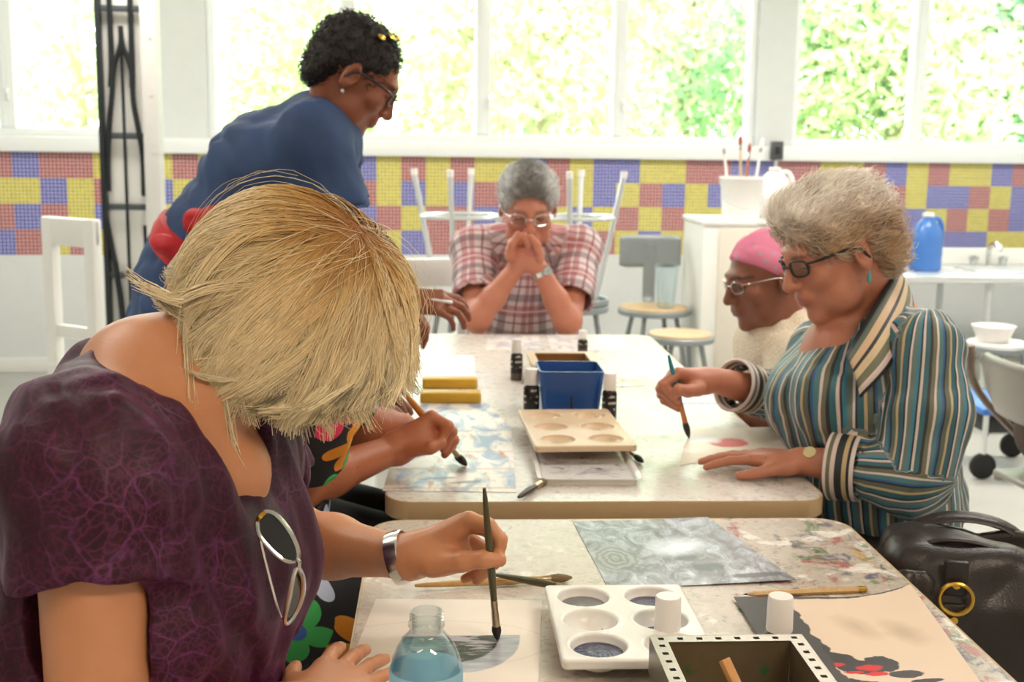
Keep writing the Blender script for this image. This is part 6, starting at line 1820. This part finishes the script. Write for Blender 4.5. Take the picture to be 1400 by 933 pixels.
def floral_woman():
    H = Head(A(420, 410, 2.14), (0.85, -0.2, -0.5), (0.45, 0, 0.9), 0.98)
    shR, shL = A(415, 560, 1.93), A(440, 520, 2.19)
    pel = np.array([-0.36, 2.03, 0.60])
    wrR = A(533, 617, 2.165); elR = A(392, 672, 2.0)
    def hops(S):
        # right hand seen from the back, closed round the flat brush
        wc = A(545, 612, 2.17)
        ks = [A(590, 571, 2.175), A(599, 577, 2.20), A(604, 588, 2.225), A(604, 598, 2.245)]
        for k_, rr in zip(ks, (0.0135, 0.0135, 0.0125, 0.0115)): S.cap(wc, k_, 0.024, rr, 0.018)
        S.ell(A(575, 597, 2.18), (0.040, 0.034, 0.026), None, 0.015)
        m_ = [A(612, 583, 2.165), A(617, 591, 2.19), A(620, 602, 2.215), A(617, 610, 2.24)]; e_ = [A(600, 606, 2.16), A(607, 614, 2.185), A(611, 618, 2.21), A(608, 622, 2.23)]
        for k_, a_, b_, rr in zip(ks, m_, e_, (1, 1, 0.95, 0.85)): S.chain([k_, a_, b_], [0.0125*rr, 0.0115*rr, 0.009*rr], 0.0035)
        S.chain([A(560, 615, 2.15), A(588, 612, 2.135), A(604, 606, 2.145)], [0.016, 0.0125, 0.010], 0.006)
    root, off, L = figure('woman in a black floral dress holding the wide brush, head hidden by blonde hair', H, shL, shR, pel, (-0.34, 2.07, 0.72), (-0.32, 2.08, 0.84), A(500, 588, 2.26), A(550, 584, 2.28), elR, wrR, 'b06a48', spots=0.7,
        kn=((0.04, 1.97, 0.50), (0.04, 2.17, 0.50)), an=((0.0, 1.97, 0.1), (0.0, 2.17, 0.1)), clothes=('dress', M_floral), sleeve=0.55, sw=0.012, inf=0.024, hand_ops=hops, nk=(0.9, -0.2, 0.2), toe=(1, 0, 0), arm_r=0.047, fine_hand=0.0035,
        extra_cloth=lambda B, Lc: legs(B, Lc['hL'], Lc['hR'], (0.04, 1.97, 0.50), (0.04, 2.17, 0.50), (0.02, 1.97, 0.34), (0.02, 2.17, 0.34), 0.03, False))
    simple_hair(root, off, H, [((0, -0.022, 0.045), (0.084, 0.102, 0.084)), ((0, -0.06, -0.02), (0.074, 0.05, 0.07))], [((0, 0.115, -0.01), (0.075, 0.065, 0.07))], '4a3526', '7a5a40', 0.010, 50, 1200, 0.03)
floral_woman()

# ------------------------------------------------------------------ person in black between the floral woman and the bending woman
H = Head(A(432, 372, 2.45), (0.9, -0.1, -0.4), (0.38, 0, 0.92), 0.96)
M_blackcloth = mat('black_cloth', '17161a', 0.8, var=0.15)
root, off, L = figure('person in black seated left of the far table, mostly hidden behind the blonde hair', H, A(474, 492, 2.61), A(458, 505, 2.38), (-0.36, 2.48, 0.60), (-0.34, 2.48, 0.71), (-0.29, 2.48, 0.82), A(452, 550, 2.68), A(460, 530, 2.66), A(440, 576, 2.40), A(450, 550, 2.44), '8a5a42',
    hl=((1, 0, -0.05), (0.1, 0, 1), 1, [(0.3, 0.4, 0.2)]*4, [(0.05, 0.045, -0.02), (0.075, 0.055, -0.03), (0.098, 0.058, -0.034)]), hr=((1, 0.1, -0.05), (0, 0, 1), -1, [(0.3, 0.4, 0.2)]*4, [(0.05, 0.045, -0.02), (0.075, 0.055, -0.03), (0.098, 0.058, -0.034)]),
    kn=((0.05, 2.50, 0.5), (0.05, 2.33, 0.5)), an=((0.02, 2.50, 0.1), (0.02, 2.33, 0.1)), clothes=('shirt', M_blackcloth), sleeve=1.8, inf=0.02, sc=0.88, pants=('trousers', M_blackcloth), toe=(1, 0, 0), nk=(1, 0, 0.1))
simple_hair(root, off, H, [((0, -0.022, 0.045), (0.082, 0.100, 0.084)), ((0, -0.07, -0.01), (0.066, 0.044, 0.07))], [((0, 0.115, -0.01), (0.075, 0.065, 0.07))], '1a1512', '2f2622', 0.010, 50, 900, 0.02)

# ------------------------------------------------------------------ person in yellow at the right edge
H = Head((1.94, 3.16, 1.22), (0.9, 0.2, -0.3), (0.3, 0, 0.95), 1.0)
root, off, L = figure('person in a yellow shirt on the folding chair at the right edge of the photo', H, (1.85, 3.34, 1.0), (1.89, 3.00, 1.0), (1.75, 3.16, 0.60), (1.77, 3.16, 0.70), (1.82, 3.17, 0.86), (1.96, 3.40, 0.78), (2.18, 3.32, 0.72), (1.99, 2.98, 0.78), (2.19, 3.08, 0.72), '8a5a42',
    hl=((1, -0.2, -0.1), (0, 0, 1), 1, [(0.3, 0.4, 0.2)]*4, [(0.05, 0.045, -0.02), (0.075, 0.055, -0.03), (0.098, 0.058, -0.034)]), hr=((1, 0.2, -0.1), (0, 0, 1), -1, [(0.3, 0.4, 0.2)]*4, [(0.05, 0.045, -0.02), (0.075, 0.055, -0.03), (0.098, 0.058, -0.034)]),
    kn=((2.15, 3.26, 0.52), (2.15, 3.06, 0.52)), an=((2.17, 3.26, 0.1), (2.17, 3.06, 0.1)), clothes=('shirt', mat('yellow_cotton', 'e3bb45', 0.7, var=0.1)), sleeve=0.8, inf=0.022, pants=('trousers', mat('brown_trousers', '4a3428', 0.8)), toe=(1, 0, 0), nk=(1, 0, 0.1))
simple_hair(root, off, H, [((0, -0.022, 0.045), (0.082, 0.100, 0.084)), ((0, -0.07, -0.01), (0.066, 0.044, 0.07))], [((0, 0.115, -0.01), (0.075, 0.065, 0.07))], '1a1512', '2f2622', 0.010, 50, 600, 0.02)
# ================================================================== folding chairs
M_chair = mat('grey_enamel', '9c9690', 0.35, 0.15, var=0.06); M_chairl = mat('brown_grey_tube', '7d7068', 0.35, 0.3)
def folding_chair(label, x, y, rz):
    """sits facing local +x"""
    g = thing('folding_chair', label, 'chair', (x, y, 0), rz, 'grey metal folding chairs')
    S = SDF(); S.box((0.0, 0, 0.430), (0.185, 0.175, 0.002), rad=0.008, k=0.004)
    for q in (-1, 1): S.box((0.0, q*0.18, 0.420), (0.185, 0.004, 0.010), rad=0.006, k=0.01)
    S.box((0.187, 0, 0.420), (0.004, 0.17, 0.010), rad=0.006, k=0.01)
    V, Q = S.mesh(0.006, smooth=1); mesh_obj('seat', V, Q, M_chair, g)
    o = MB()
    def back(u, v):
        a = (u-0.5)*2; z = 0.62+0.17*v; w = 0.205-0.02*abs(v-0.5)
        r = 1-0.35*max(0, abs(a)-0.75)/0.25*(2*abs(v-0.5))**2
        return (-0.235-0.05*v+0.035*(1-a*a)*-1+0.035, a*w, 0.705+(z-0.705)*r)
    o.grid(back, 24, 8); b = o.build('backrest', M_chair, g); md = b.modifiers.new('thickness', 'SOLIDIFY'); md.thickness = 0.014; md.offset = 0
    for q in (-1, 1):
        o = MB(); o.tube(bez([(0.27, q*0.232, 0.012), (0.0, q*0.232, 0.42), (-0.23, q*0.232, 0.66), (-0.275, q*0.214, 0.80)], 6), 0.011, 10); o.build('front_leg', M_chairl, g)
        o = MB(); o.tube([(0.10, q*0.185, 0.415), (-0.26, q*0.185, 0.012)], 0.011, 10); o.build('rear_leg', M_chairl, g)
    o = MB(); o.bar((0.19, -0.232, 0.135), (0.19, 0.232, 0.135), 0.008); o.bar((-0.18, -0.185, 0.125), (-0.18, 0.185, 0.125), 0.008); o.build('stretcher', M_chairl, g)
    return g
folding_chair('grey metal folding chair carrying the person in yellow, cut by the right edge', 1.82, 3.16, 0.08)
folding_chair('folding chair under the blonde woman', -0.42, 1.25, 0)

# ================================================================== wrought-iron panel in a white frame
px0 = A0 = at(137, 200, 5.6); px1 = at(221, 200, 5.6)
xl, xr = px0[0], px1[0]; wv = xr-xl; Hh = 2.25
g = thing('iron_grille', 'white post panel with black wrought-iron scrollwork, standing before the left windows', 'grille', ((xl+xr)/2, 5.6, 0))
o = MB(); o.box((-0.02, 0.03, Hh/2), (wv-0.05, 0.02, Hh), bev=0.002); o.build('back_panel', M_white, g)
o = MB(); o.box((wv/2-0.035, 0.0, Hh/2), (0.07, 0.09, Hh), bev=0.006)
for z in (0.5, 0.9, 1.3, 1.55, 1.8): o.lathe([(0.006, 0), (0.006, 0.003), (0.0005, 0.0035)], (wv/2-0.025, -0.045, z), rotx(pi/2), 10)
o.build('white_post', mat('grey_white_post', 'cfcdca', 0.5), g)
o = MB(); o.box((-wv/2+0.012, 0.0, Hh/2), (0.024, 0.04, Hh), bev=0.004); o.build('iron_stile', M_black, g)
def gz(py): return at(180, py, 5.6)[2]
def gx(px): return at(px, 200, 5.6)[0]-(xl+xr)/2
for py in (12, 186, 283, 376, 470):
    o = MB(); o.box((-0.02, 0.0, gz(py)), (wv-0.07, 0.016, 0.028), bev=0.003); o.build('crossbar', M_dkgrey, g)
for pts, r in (([(171, 40), (171, 440), (171, 640)], 0.008), ([(157, -20), (157, 80), (155, 120)], 0.014), ([(185, -20), (185, 60), (184, 120)], 0.014),
               ([(171, 36), (170, 62), (160, 92), (156, 130), (151, 170), (147, 215), (146, 262)], 0.013), ([(171, 36), (173, 62), (183, 95), (185, 140), (190, 175), (195, 215), (195, 268)], 0.013),
               ([(140, 290), (147, 335), (153, 372), (158, 420), (160, 470)], 0.014), ([(195, 308), (195, 345), (190, 375), (184, 420), (182, 470)], 0.011)):
    o = MB(); P_ = bez([(gx(a), -0.004, gz(b)) for a, b in pts], 6); o.tube(P_, r*np.linspace(0.9, 1.0, len(P_)), 8); o.build('iron_bar', M_black, g)

# ================================================================== white wooden chairs
def white_chair(label, x, y, rz, h=1.0, w=0.42):
    g = thing('wooden_chair', label, 'chair', (x, y, 0), rz, 'white wooden chairs')
    for q in (-1, 1):
        o = MB(); o.box((-0.19, q*(w/2-0.03), h/2), (0.045, 0.06, h), bev=0.008); o.build('back_post', M_white, g)
        o = MB(); o.box((0.19, q*(w/2-0.025), 0.22), (0.04, 0.045, 0.44), bev=0.006); o.build('front_leg', M_white, g)
    o = MB(); o.box((-0.19, 0, h-0.055), (0.04, w, 0.11), bev=0.012); o.build('top_rail', M_white, g)
    o = MB(); o.box((-0.19, 0, 0.60), (0.03, w-0.1, 0.05), bev=0.006); o.build('lower_rail', M_white, g)
    o = MB(); o.box((0, 0, 0.455), (0.43, w, 0.03), bev=0.01); o.build('seat', M_white, g)
    o = MB()
    for q in (-1, 1): o.box((0, q*(w/2-0.03), 0.41), (0.36, 0.022, 0.06), bev=0.003)
    o.box((0.185, 0, 0.41), (0.022, w-0.08, 0.06), bev=0.003); o.build('apron', M_white, g)
    return g
p = at(103, 400, 4.75); white_chair('white wooden chair with open back frame, at the left edge below the mosaic', p[0]+0.09, 4.95, 0.95, 1.05, 0.31)
p = at(575, 400, 5.0); white_chair('white wooden chair with open back frame, left of the man in plaid', p[0]-0.03, 4.80, pi/2+0.25, 0.92, 0.38)

# ================================================================== stools
def stool_parts(g, h, rs, seat_m, ring_r, flip=False, back=False):
    Z = (lambda z: h-z) if flip else (lambda z: z)
    o = MB(); pr = [(0.0005, h), (rs*0.96, h), (rs, h-0.006), (rs, h-0.026), (rs-0.004, h-0.03), (rs-0.012, h-0.028), (rs-0.014, h-0.010), (0.0005, h-0.010)]
    if flip: pr = [(r, Z(z)) for r, z in pr][::-1]
    o.lathe(pr, n=40, cap0=False, cap1=False); s = o.build('seat', seat_m if flip else M_grey, g)
    if not flip and seat_m is not M_grey:
        o = MB(); o.lathe([(0.0005, h+0.012), (rs*0.90, h+0.012), (rs*0.93, h+0.008), (rs*0.93, h), (0.0005, h)], n=40, cap0=False, cap1=False); o.build('seat_pad', seat_m, g)
    for k in range(4):
        a = pi/4+k*pi/2+0.2; c, s_ = math.cos(a), math.sin(a); r0, r1 = rs*0.62, ring_r*1.12
        o = MB(); o.tube([(c*r0, s_*r0, Z(h-0.012)), (c*r1, s_*r1, Z(0.02))], 0.0125, 10); o.build('leg', M_chrome if flip else M_grey, g)
        o = MB(); o.tube([(c*r1*0.997, s_*r1*0.997, Z(0.03)), (c*r1*1.003, s_*r1*1.003, Z(0.0))], 0.0155, 10); o.build('leg_cap', M_capw if flip else M_rubber, g)
    zr = 0.21 if h > 0.55 else 0.16; rr = rs*0.62+(ring_r*1.12-rs*0.62)*(1-zr/h)
    o = MB(); o.tube([(math.cos(a)*rr, math.sin(a)*rr, Z(zr)) for a in np.linspace(0, 2*pi, 40, endpoint=False)], 0.010, 8, closed=True); o.build('foot_ring', M_chrome if flip else M_grey, g)
    if back:
        o = MB()
        def bk(u, v):
            a = (u-0.5)*2
            r = 1-0.12*max(0, abs(a)-0.8)/0.2*(2*abs(v-0.5))**3
            return (a*0.168, rs*0.95+0.02-0.03*a*a, h+0.29+(v-0.5)*0.175*r)
        o.grid(bk, 24, 8); b = o.build('backrest', M_grey, g); md = b.modifiers.new('thickness', 'SOLIDIFY'); md.thickness = 0.012; md.offset = 0
        o = MB(); o.tube(bez([(0, rs*0.55, h-0.02), (0, rs*0.98, h+0.02), (0, rs*0.98+0.012, h+0.12), (0, rs*0.95+0.012, h+0.33)], 6), 0.034, 12, flat=0.28, hint=(0, 1, 0)); o.build('back_support', M_grey, g)
def stool(label, x, y, h, rs, seat_m, ring_r, flip=False, back=False, z=0.0, rz=0.0, group='steel workshop stools'):
    g = thing('stool', label, 'stool', (x, y, z), rz, group); stool_parts(g, h, rs, seat_m, ring_r, flip, back); return g
sx1, sx2 = at(630, 300, 5.5)[0], at(786, 300, 5.5)[0]
for sx, a, b in ((sx1, 'left of the man\'s head', 'left'), (sx2, 'right of the man\'s head', 'right')):
    stool('upright grey stool behind the man, under the upturned stool %s' % a, sx, 5.5, 0.63, 0.165, M_grey, 0.19, rz=0.2)
    stool('upturned stool with metal legs in the air, %s' % a, sx, 5.5, 0.61, 0.165, M_grey, 0.195, True, z=0.632, rz=0.35, group='stools turned upside down on other stools')
p = at(905, 418, 6.35); stool('grey steel stool with backrest and wooden seat, by the wall right of the man', p[0]-0.04, 6.35, 0.50, 0.195, M_wood, 0.20, back=True)
cup = thing('cup', 'clear tall tumbler standing on the wooden seat of the grey stool', 'cup', (at(911, 415, 6.24)[0], 6.26, 0.513))
o = MB(); o.lathe([(0.0005, 0.002), (0.045, 0.002), (0.066, 0.235), (0.063, 0.235), (0.042, 0.006), (0.0005, 0.006)], n=32, cap0=False, cap1=False); o.build('cup_wall', M_pet, cup)
p = at(930, 462, 5.75); stool('low grey stool with pale wooden seat, in front of the stool with backrest', p[0], 5.75, 0.45, 0.165, M_wood, 0.18)
stool('grey stool beside the near table, under the black handbag', 0.87, 1.80, 0.42, 0.15, M_grey, 0.18)
stool('grey stool under the woman in the striped shirt', 0.91, 2.33, 0.448, 0.17, M_grey, 0.18)
p = at(1365, 470, 5.7); stool('stool with pale round seat under the sink counter', p[0], 5.7, 0.42, 0.16, M_capw, 0.17)

# ================================================================== cabinet with brush bucket and jugs
ca, cb_ = at(960, 300, 6.15), at(1085, 300, 6.15)
cw = cb_[0]-ca[0]; ccx = (ca[0]+cb_[0])/2; CH = 0.985
g = thing('cabinet', 'white cabinet behind the woman in the pink headscarf, brush bucket on top', 'cabinet', (ccx, 6.4, 0))
o = MB(); o.box((0, 0, CH/2+0.02), (cw-0.02, 0.5, CH-0.06), bev=0.004); o.build('body', M_white, g)
o = MB(); o.box((0, 0, CH-0.012), (cw, 0.52, 0.024), bev=0.004); o.build('cabinet_top', M_white, g)
o = MB(); o.box((0.03, -0.256, CH/2+0.02), (cw-0.12, 0.014, CH-0.12), bev=0.004); d = o.build('door', mat('cream_door', 'd9d2c6', 0.5), g)
o = MB(); o.tube(bez([(cw/2-0.07, -0.262, 0.6), (cw/2-0.07, -0.29, 0.62), (cw/2-0.07, -0.29, 0.7), (cw/2-0.07, -0.262, 0.72)], 5), 0.006, 8); o.build('handle', M_chrome, d)
o = MB(); o.box((0, 0.01, 0.025), (cw-0.04, 0.46, 0.05)); o.build('plinth', M_dkgrey, g)
bp = at(1012, 302, 6.3)
g = thing('bucket', 'white bucket full of brushes on the white cabinet', 'bucket', (bp[0], 6.3, CH))
o = MB(); o.lathe([(0.0005, 0.0), (0.095, 0.0), (0.112, 0.205), (0.118, 0.21), (0.118, 0.222), (0.108, 0.222), (0.092, 0.006), (0.0005, 0.006)], n=36, cap0=False, cap1=False); o.build('body', M_capw, g, sharp=50)
o = MB(); o.tube(bez([(-0.119, 0, 0.2), (-0.10, -0.07, 0.10), (0, -0.125, 0.06), (0.10, -0.07, 0.10), (0.119, 0, 0.2)], 6), 0.003, 6); o.build('handle', M_chrome, g)
for i, (dx, dy, hh, lx, mm) in enumerate(((-0.05, 0.0, 0.34, -0.05, M_capw), (0.0, -0.02, 0.36, -0.02, M_wood), (0.045, 0.01, 0.35, 0.05, M_capw), (0.02, 0.04, 0.32, 0.02, M_orangewood))):
    gb = thing('paintbrush', ['white-handled brush leaning left in the white bucket', 'wood-handled brush in the middle of the white bucket', 'white-handled brush leaning right in the white bucket', 'orange-handled brush at the back of the white bucket'][i], 'paintbrush', (bp[0]+dx, 6.3+dy, CH+0.008), 0, 'brushes in the white bucket')
    o = MB(); o.tube([(0, 0, 0.0), (lx*0.5, 0, 0.16), (lx, 0, hh)], [0.006, 0.009, 0.006], 8); o.build('handle', mm, gb)
    o = MB(); o.tube([(lx*0.98, 0, hh-0.01), (lx*1.06, 0, hh+0.02)], 0.008, 8); o.build('ferrule', M_silver, gb)
    o = MB(); o.tube([(lx*1.06, 0, hh+0.018), (lx*1.12, 0, hh+0.045), (lx*1.2, 0, hh+0.065)], [0.008, 0.010, 0.003], 8); o.build('bristles', mat('red_bristles', '9c3a3a', 0.7) if i % 2 else M_capw, gb)
def jug(name, label, cat, loc, r, h, body_m, cap_m, valve=False, rz=0.0, sx=1.0, sy=0.75):
    g = thing(name, label, cat, loc, rz)
    o = MB(); o.lathe([(r*0.9, 0), (r, 0.012), (r, h*0.12), (r*0.97, h*0.2), (r, h*0.28), (r, h*0.52), (r*0.92, h*0.66), (r*0.70, h*0.80), (r*0.40, h*0.90), (r*0.27, h*0.93), (r*0.27, h*0.95)], n=40, sx=sx, sy=sy); o.build('body', body_m, g, sharp=60)
    o = MB(); o.lathe([(r*0.33, h*0.94), (r*0.34, h*0.95), (r*0.32, h), (r*0.29, h*1.005)], n=24); o.build('cap', cap_m, g)
    o = MB(); o.tube(bez([(r*0.3, 0, h*0.90), (r*0.75, 0, h*0.90), (r*1.02, 0, h*0.74), (r*0.98, 0, h*0.56)], 6), r*0.14, 10); o.build('handle', body_m, g)
    if valve:
        o = MB(); o.tube([(0, -r*sy, h*0.22), (0, -r*sy-0.04, h*0.22)], 0.012, 10); o.box((0, -r*sy-0.035, h*0.27), (0.03, 0.014, 0.03), bev=0.004); o.build('valve', M_blackp, g)
    return g
p = at(1052, 302, 6.35); jug('jug', 'white plastic jug with black tap beside the brush bucket', 'jug', (p[0]+0.03, 6.4, CH), 0.095, 0.27, M_capw, M_capw, True)
# switch box with conduit on the window ledge
p = at(1056, 197, 7.3); hit = wall_hit(1056, 210)
q = WO+WR @ np.array([hit[0], -0.07, 0])
g = thing('switch_box', 'small grey-black switch box on a conduit at the window ledge', 'switch box', (q[0], q[1], ZT-0.22))
o = MB(); o.box((0, 0.0, 0.285), (0.075, 0.04, 0.115), WR, 0.006); o.build('box', mat('switch_grey', '4a4d50', 0.4), g)
o = MB(); o.tube([(0, 0.005, 0), (0, 0.005, 0.24)], 0.011, 10); o.build('conduit', M_chrome, g)
o = MB(); o.box((0, -0.022, 0.285), (0.03, 0.008, 0.05), WR, 0.003); o.build('toggle', M_blackp, g)

# ================================================================== sink counter on the right
sa = at(1228, 385, 6.55); scx0, scx1 = sa[0]-0.05, 4.2; CZ = at(1300, 380, 6.4)[2]
g = thing('sink_counter', 'white metal sink counter on legs under the right-hand mosaic', 'counter', ((scx0+scx1)/2, 6.85, 0))
cwid = scx1-scx0; hx = cwid/2
o = MB(); o.box((0, 0, CZ-0.02), (cwid, 0.75, 0.04), bev=0.008); o.build('worktop', mat('stainless', 'e2e4e5', 0.25, 0.5, var=0.03), g)
o = MB(); o.box((0, 0.36, CZ+0.05), (cwid, 0.02, 0.10), bev=0.005); o.build('upstand', M_white, g)
for x in (-hx+0.06, at(1352, 430, 6.5)[0]-(scx0+scx1)/2, hx-0.06):
    for y in (-0.33, 0.33):
        o = MB(); o.tube([(x, y, CZ-0.04), (x, y, 0.0)], 0.02, 12); o.build('leg', M_chrome, g)
o = MB(); o.box((at(1385, 380, 6.7)[0]-(scx0+scx1)/2, -0.02, CZ+0.004), (0.42, 0.40, 0.008), bev=0.003); o.build('basin_rim', M_chrome, g)
fx = at(1384, 360, 6.8)[0]-(scx0+scx1)/2
o = MB(); o.tube(bez([(fx, 0.26, CZ), (fx, 0.26, CZ+0.10), (fx, 0.18, CZ+0.14), (fx, 0.10, CZ+0.11)], 6), 0.014, 10)
for q in (-1, 1): o.lathe([(0.022, 0), (0.024, 0.03), (0.03, 0.035), (0.03, 0.055), (0.012, 0.06)], (fx+q*0.09, 0.26, CZ), n=16)
o.build('faucet', M_silver, g)
p = at(1268, 356, 6.75)
bj = mat('blue_liquid_jug', '4f86d6', 0.25, var=0.12, vscale=8, **{'Transmission Weight': 0.25})
jug('jug', 'blue plastic gallon jug with white cap on the sink counter', 'jug', (p[0], 6.78, CZ), 0.10, 0.33, bj, M_capw, False, 0.3)
p = at(1238, 352, 6.8); o = MB(); o.box((0, 0, 0.035), (0.16, 0.12, 0.07), bev=0.02); o = o.build('towel_pack', M_capw); o.location = (p[0]-0.02, 6.95, CZ); tag(o, 'white folded towel pack beside the blue jug on the counter', 'towel')
p = at(1345, 447, 5.7); st_z = 0.432
o = MB(); o.lathe([(0.0005, 0), (0.07, 0), (0.10, 0.075), (0.105, 0.08), (0.098, 0.08), (0.066, 0.006), (0.0005, 0.006)], n=32, cap0=False, cap1=False); o = o.build('bowl', M_capw); o.location = (at(1365, 470, 5.7)[0]-0.03, 5.7, st_z+0.0005); tag(o, 'white bowl standing on the pale round stool under the counter', 'bowl')
# rolling cart with blue shelf
p = at(1362, 560, 4.75)
g = thing('rolling_cart', 'low rolling cart with blue shelf and black wheel behind the striped woman', 'cart', (p[0]+0.12, 4.95, 0))
o = MB(); o.box((0, 0, 0.29), (0.36, 0.42, 0.03), bev=0.01); o.build('shelf', mat('blue_shelf', '3f74c4', 0.4), g)
for qx in (-1, 1):
    for qy in (-1, 1):
        o = MB(); o.tube([(qx*0.15, qy*0.18, 0.28), (qx*0.15, qy*0.18, 0.10)], 0.012, 8); o.build('leg', M_chrome, g)
        o = MB(); o.lathe([(0.02, -0.014), (0.05, -0.014), (0.055, -0.008), (0.055, 0.008), (0.05, 0.014), (0.02, 0.014)], (qx*0.15, qy*0.18, 0.055), rotx(pi/2), 24); o.build('wheel', M_rubber, g)
o = MB(); o.box((-0.08, -0.05, 0.23), (0.14, 0.25, 0.08), bev=0.02); o.build('black_case', M_blackp, g)

# ================================================================== handbag
def leather():
    t = NT('black_brown_leather'); co = t.coord()
    v = t.n('TexVoronoi', {'Vector': co, 'Scale': 170.0}, feature='DISTANCE_TO_EDGE').outputs[0]
    t.bsdf(Base_Color=t.mix(t.noise(co, 14, 4), '151111', '2b2221'), Roughness=t.math('MULTIPLY_ADD', t.noise(co, 20), 0.25, 0.24), Normal=t.bump(v, 0.25, 0.002))
    return t.m
M_leather = leather()
hb = at(1325, 850, 1.50); hx, hy, hz = 0.853, 1.80, 0.4215
g = thing('handbag', 'black leather handbag with gold D-ring, on the chair at the right of the near table', 'handbag', (hx, hy, hz))
S = SDF(); R = rotz(-0.25)
bag = lambda x, y, z: np.array([hx, hy, hz])+R @ np.array([x, y, z])
S.box(bag(0, 0, 0.13), (0.118, 0.08, 0.10), R, 0.03, 0.03); S.box(bag(0.0, 0, 0.25), (0.11, 0.055, 0.04), R, 0.03, 0.04)
S.ell(bag(-0.075, -0.02, 0.275), (0.06, 0.065, 0.055), R, 0.05); S.ell(bag(0.07, -0.01, 0.25), (0.07, 0.07, 0.055), R, 0.05)
S.ell(bag(0.03, 0.02, 0.33), (0.105, 0.042, 0.075), R, 0.012, 'sub')
S.half(bag(0, 0, 0.004), (0, 0, -1), 0.5, 0.008)
finish('body', S, M_leather, g, (hx, hy, hz), 0.0055, (), cloth_folds((0.5, 0.2, 0.9), 0.013, 13, 6.0), 2)
o = MB(); o.tube(bez([bag(-0.12, -0.055, 0.30), bag(-0.06, -0.060, 0.333), bag(0.02, -0.06, 0.325), bag(0.08, -0.07, 0.285), bag(0.125, -0.085, 0.2)], 8), 0.005, 8); o.build('piping', M_leather, g, off=(hx, hy, hz))
o = MB(); o.tube(bez([bag(-0.12, 0.05, 0.25), bag(-0.09, 0.065, 0.31), bag(-0.01, 0.07, 0.335), bag(0.08, 0.07, 0.31), bag(0.13, 0.05, 0.22)], 8), 0.015, 10, flat=0.4); o.build('handle', M_leather, g, off=(hx, hy, hz))
o = MB(); rc = bag(-0.045, -0.118, 0.262); o.tube([rc+R @ np.array([0.024*math.cos(a), -0.004, 0.024*math.sin(a)]) for a in np.linspace(0, 2*pi, 28, endpoint=False)], 0.0035, 8, closed=True); dr = o.build('ring', M_gold, g, off=(hx, hy, hz))
o = MB(); o.box(bag(-0.045, -0.108, 0.29), (0.036, 0.010, 0.055), R, 0.004); o.box(bag(-0.045, -0.112, 0.232), (0.034, 0.010, 0.04), R, 0.006); o.build('tab', M_leather, g, off=(hx, hy, hz))
for z in (0.282, 0.226):
    o = MB(); o.lathe([(0.0065, 0), (0.006, 0.003), (0.0005, 0.004)], bag(-0.045, -0.1165, z), R @ rotx(pi/2), 14); o.build('rivet', M_gold, g, off=(hx, hy, hz))
S = SDF(); S.ell(bag(-0.115, -0.095, 0.24), (0.04, 0.016, 0.06), R @ roty(0.4), 0.02); S.ell(bag(-0.10, -0.105, 0.20), (0.022, 0.014, 0.055), R @ roty(-0.2), 0.015)
finish('front_flap', S, M_leather, g, (hx, hy, hz), 0.005, (), cloth_folds((0.2, 0.1, 1), 0.010, 30, 1.0), 2)
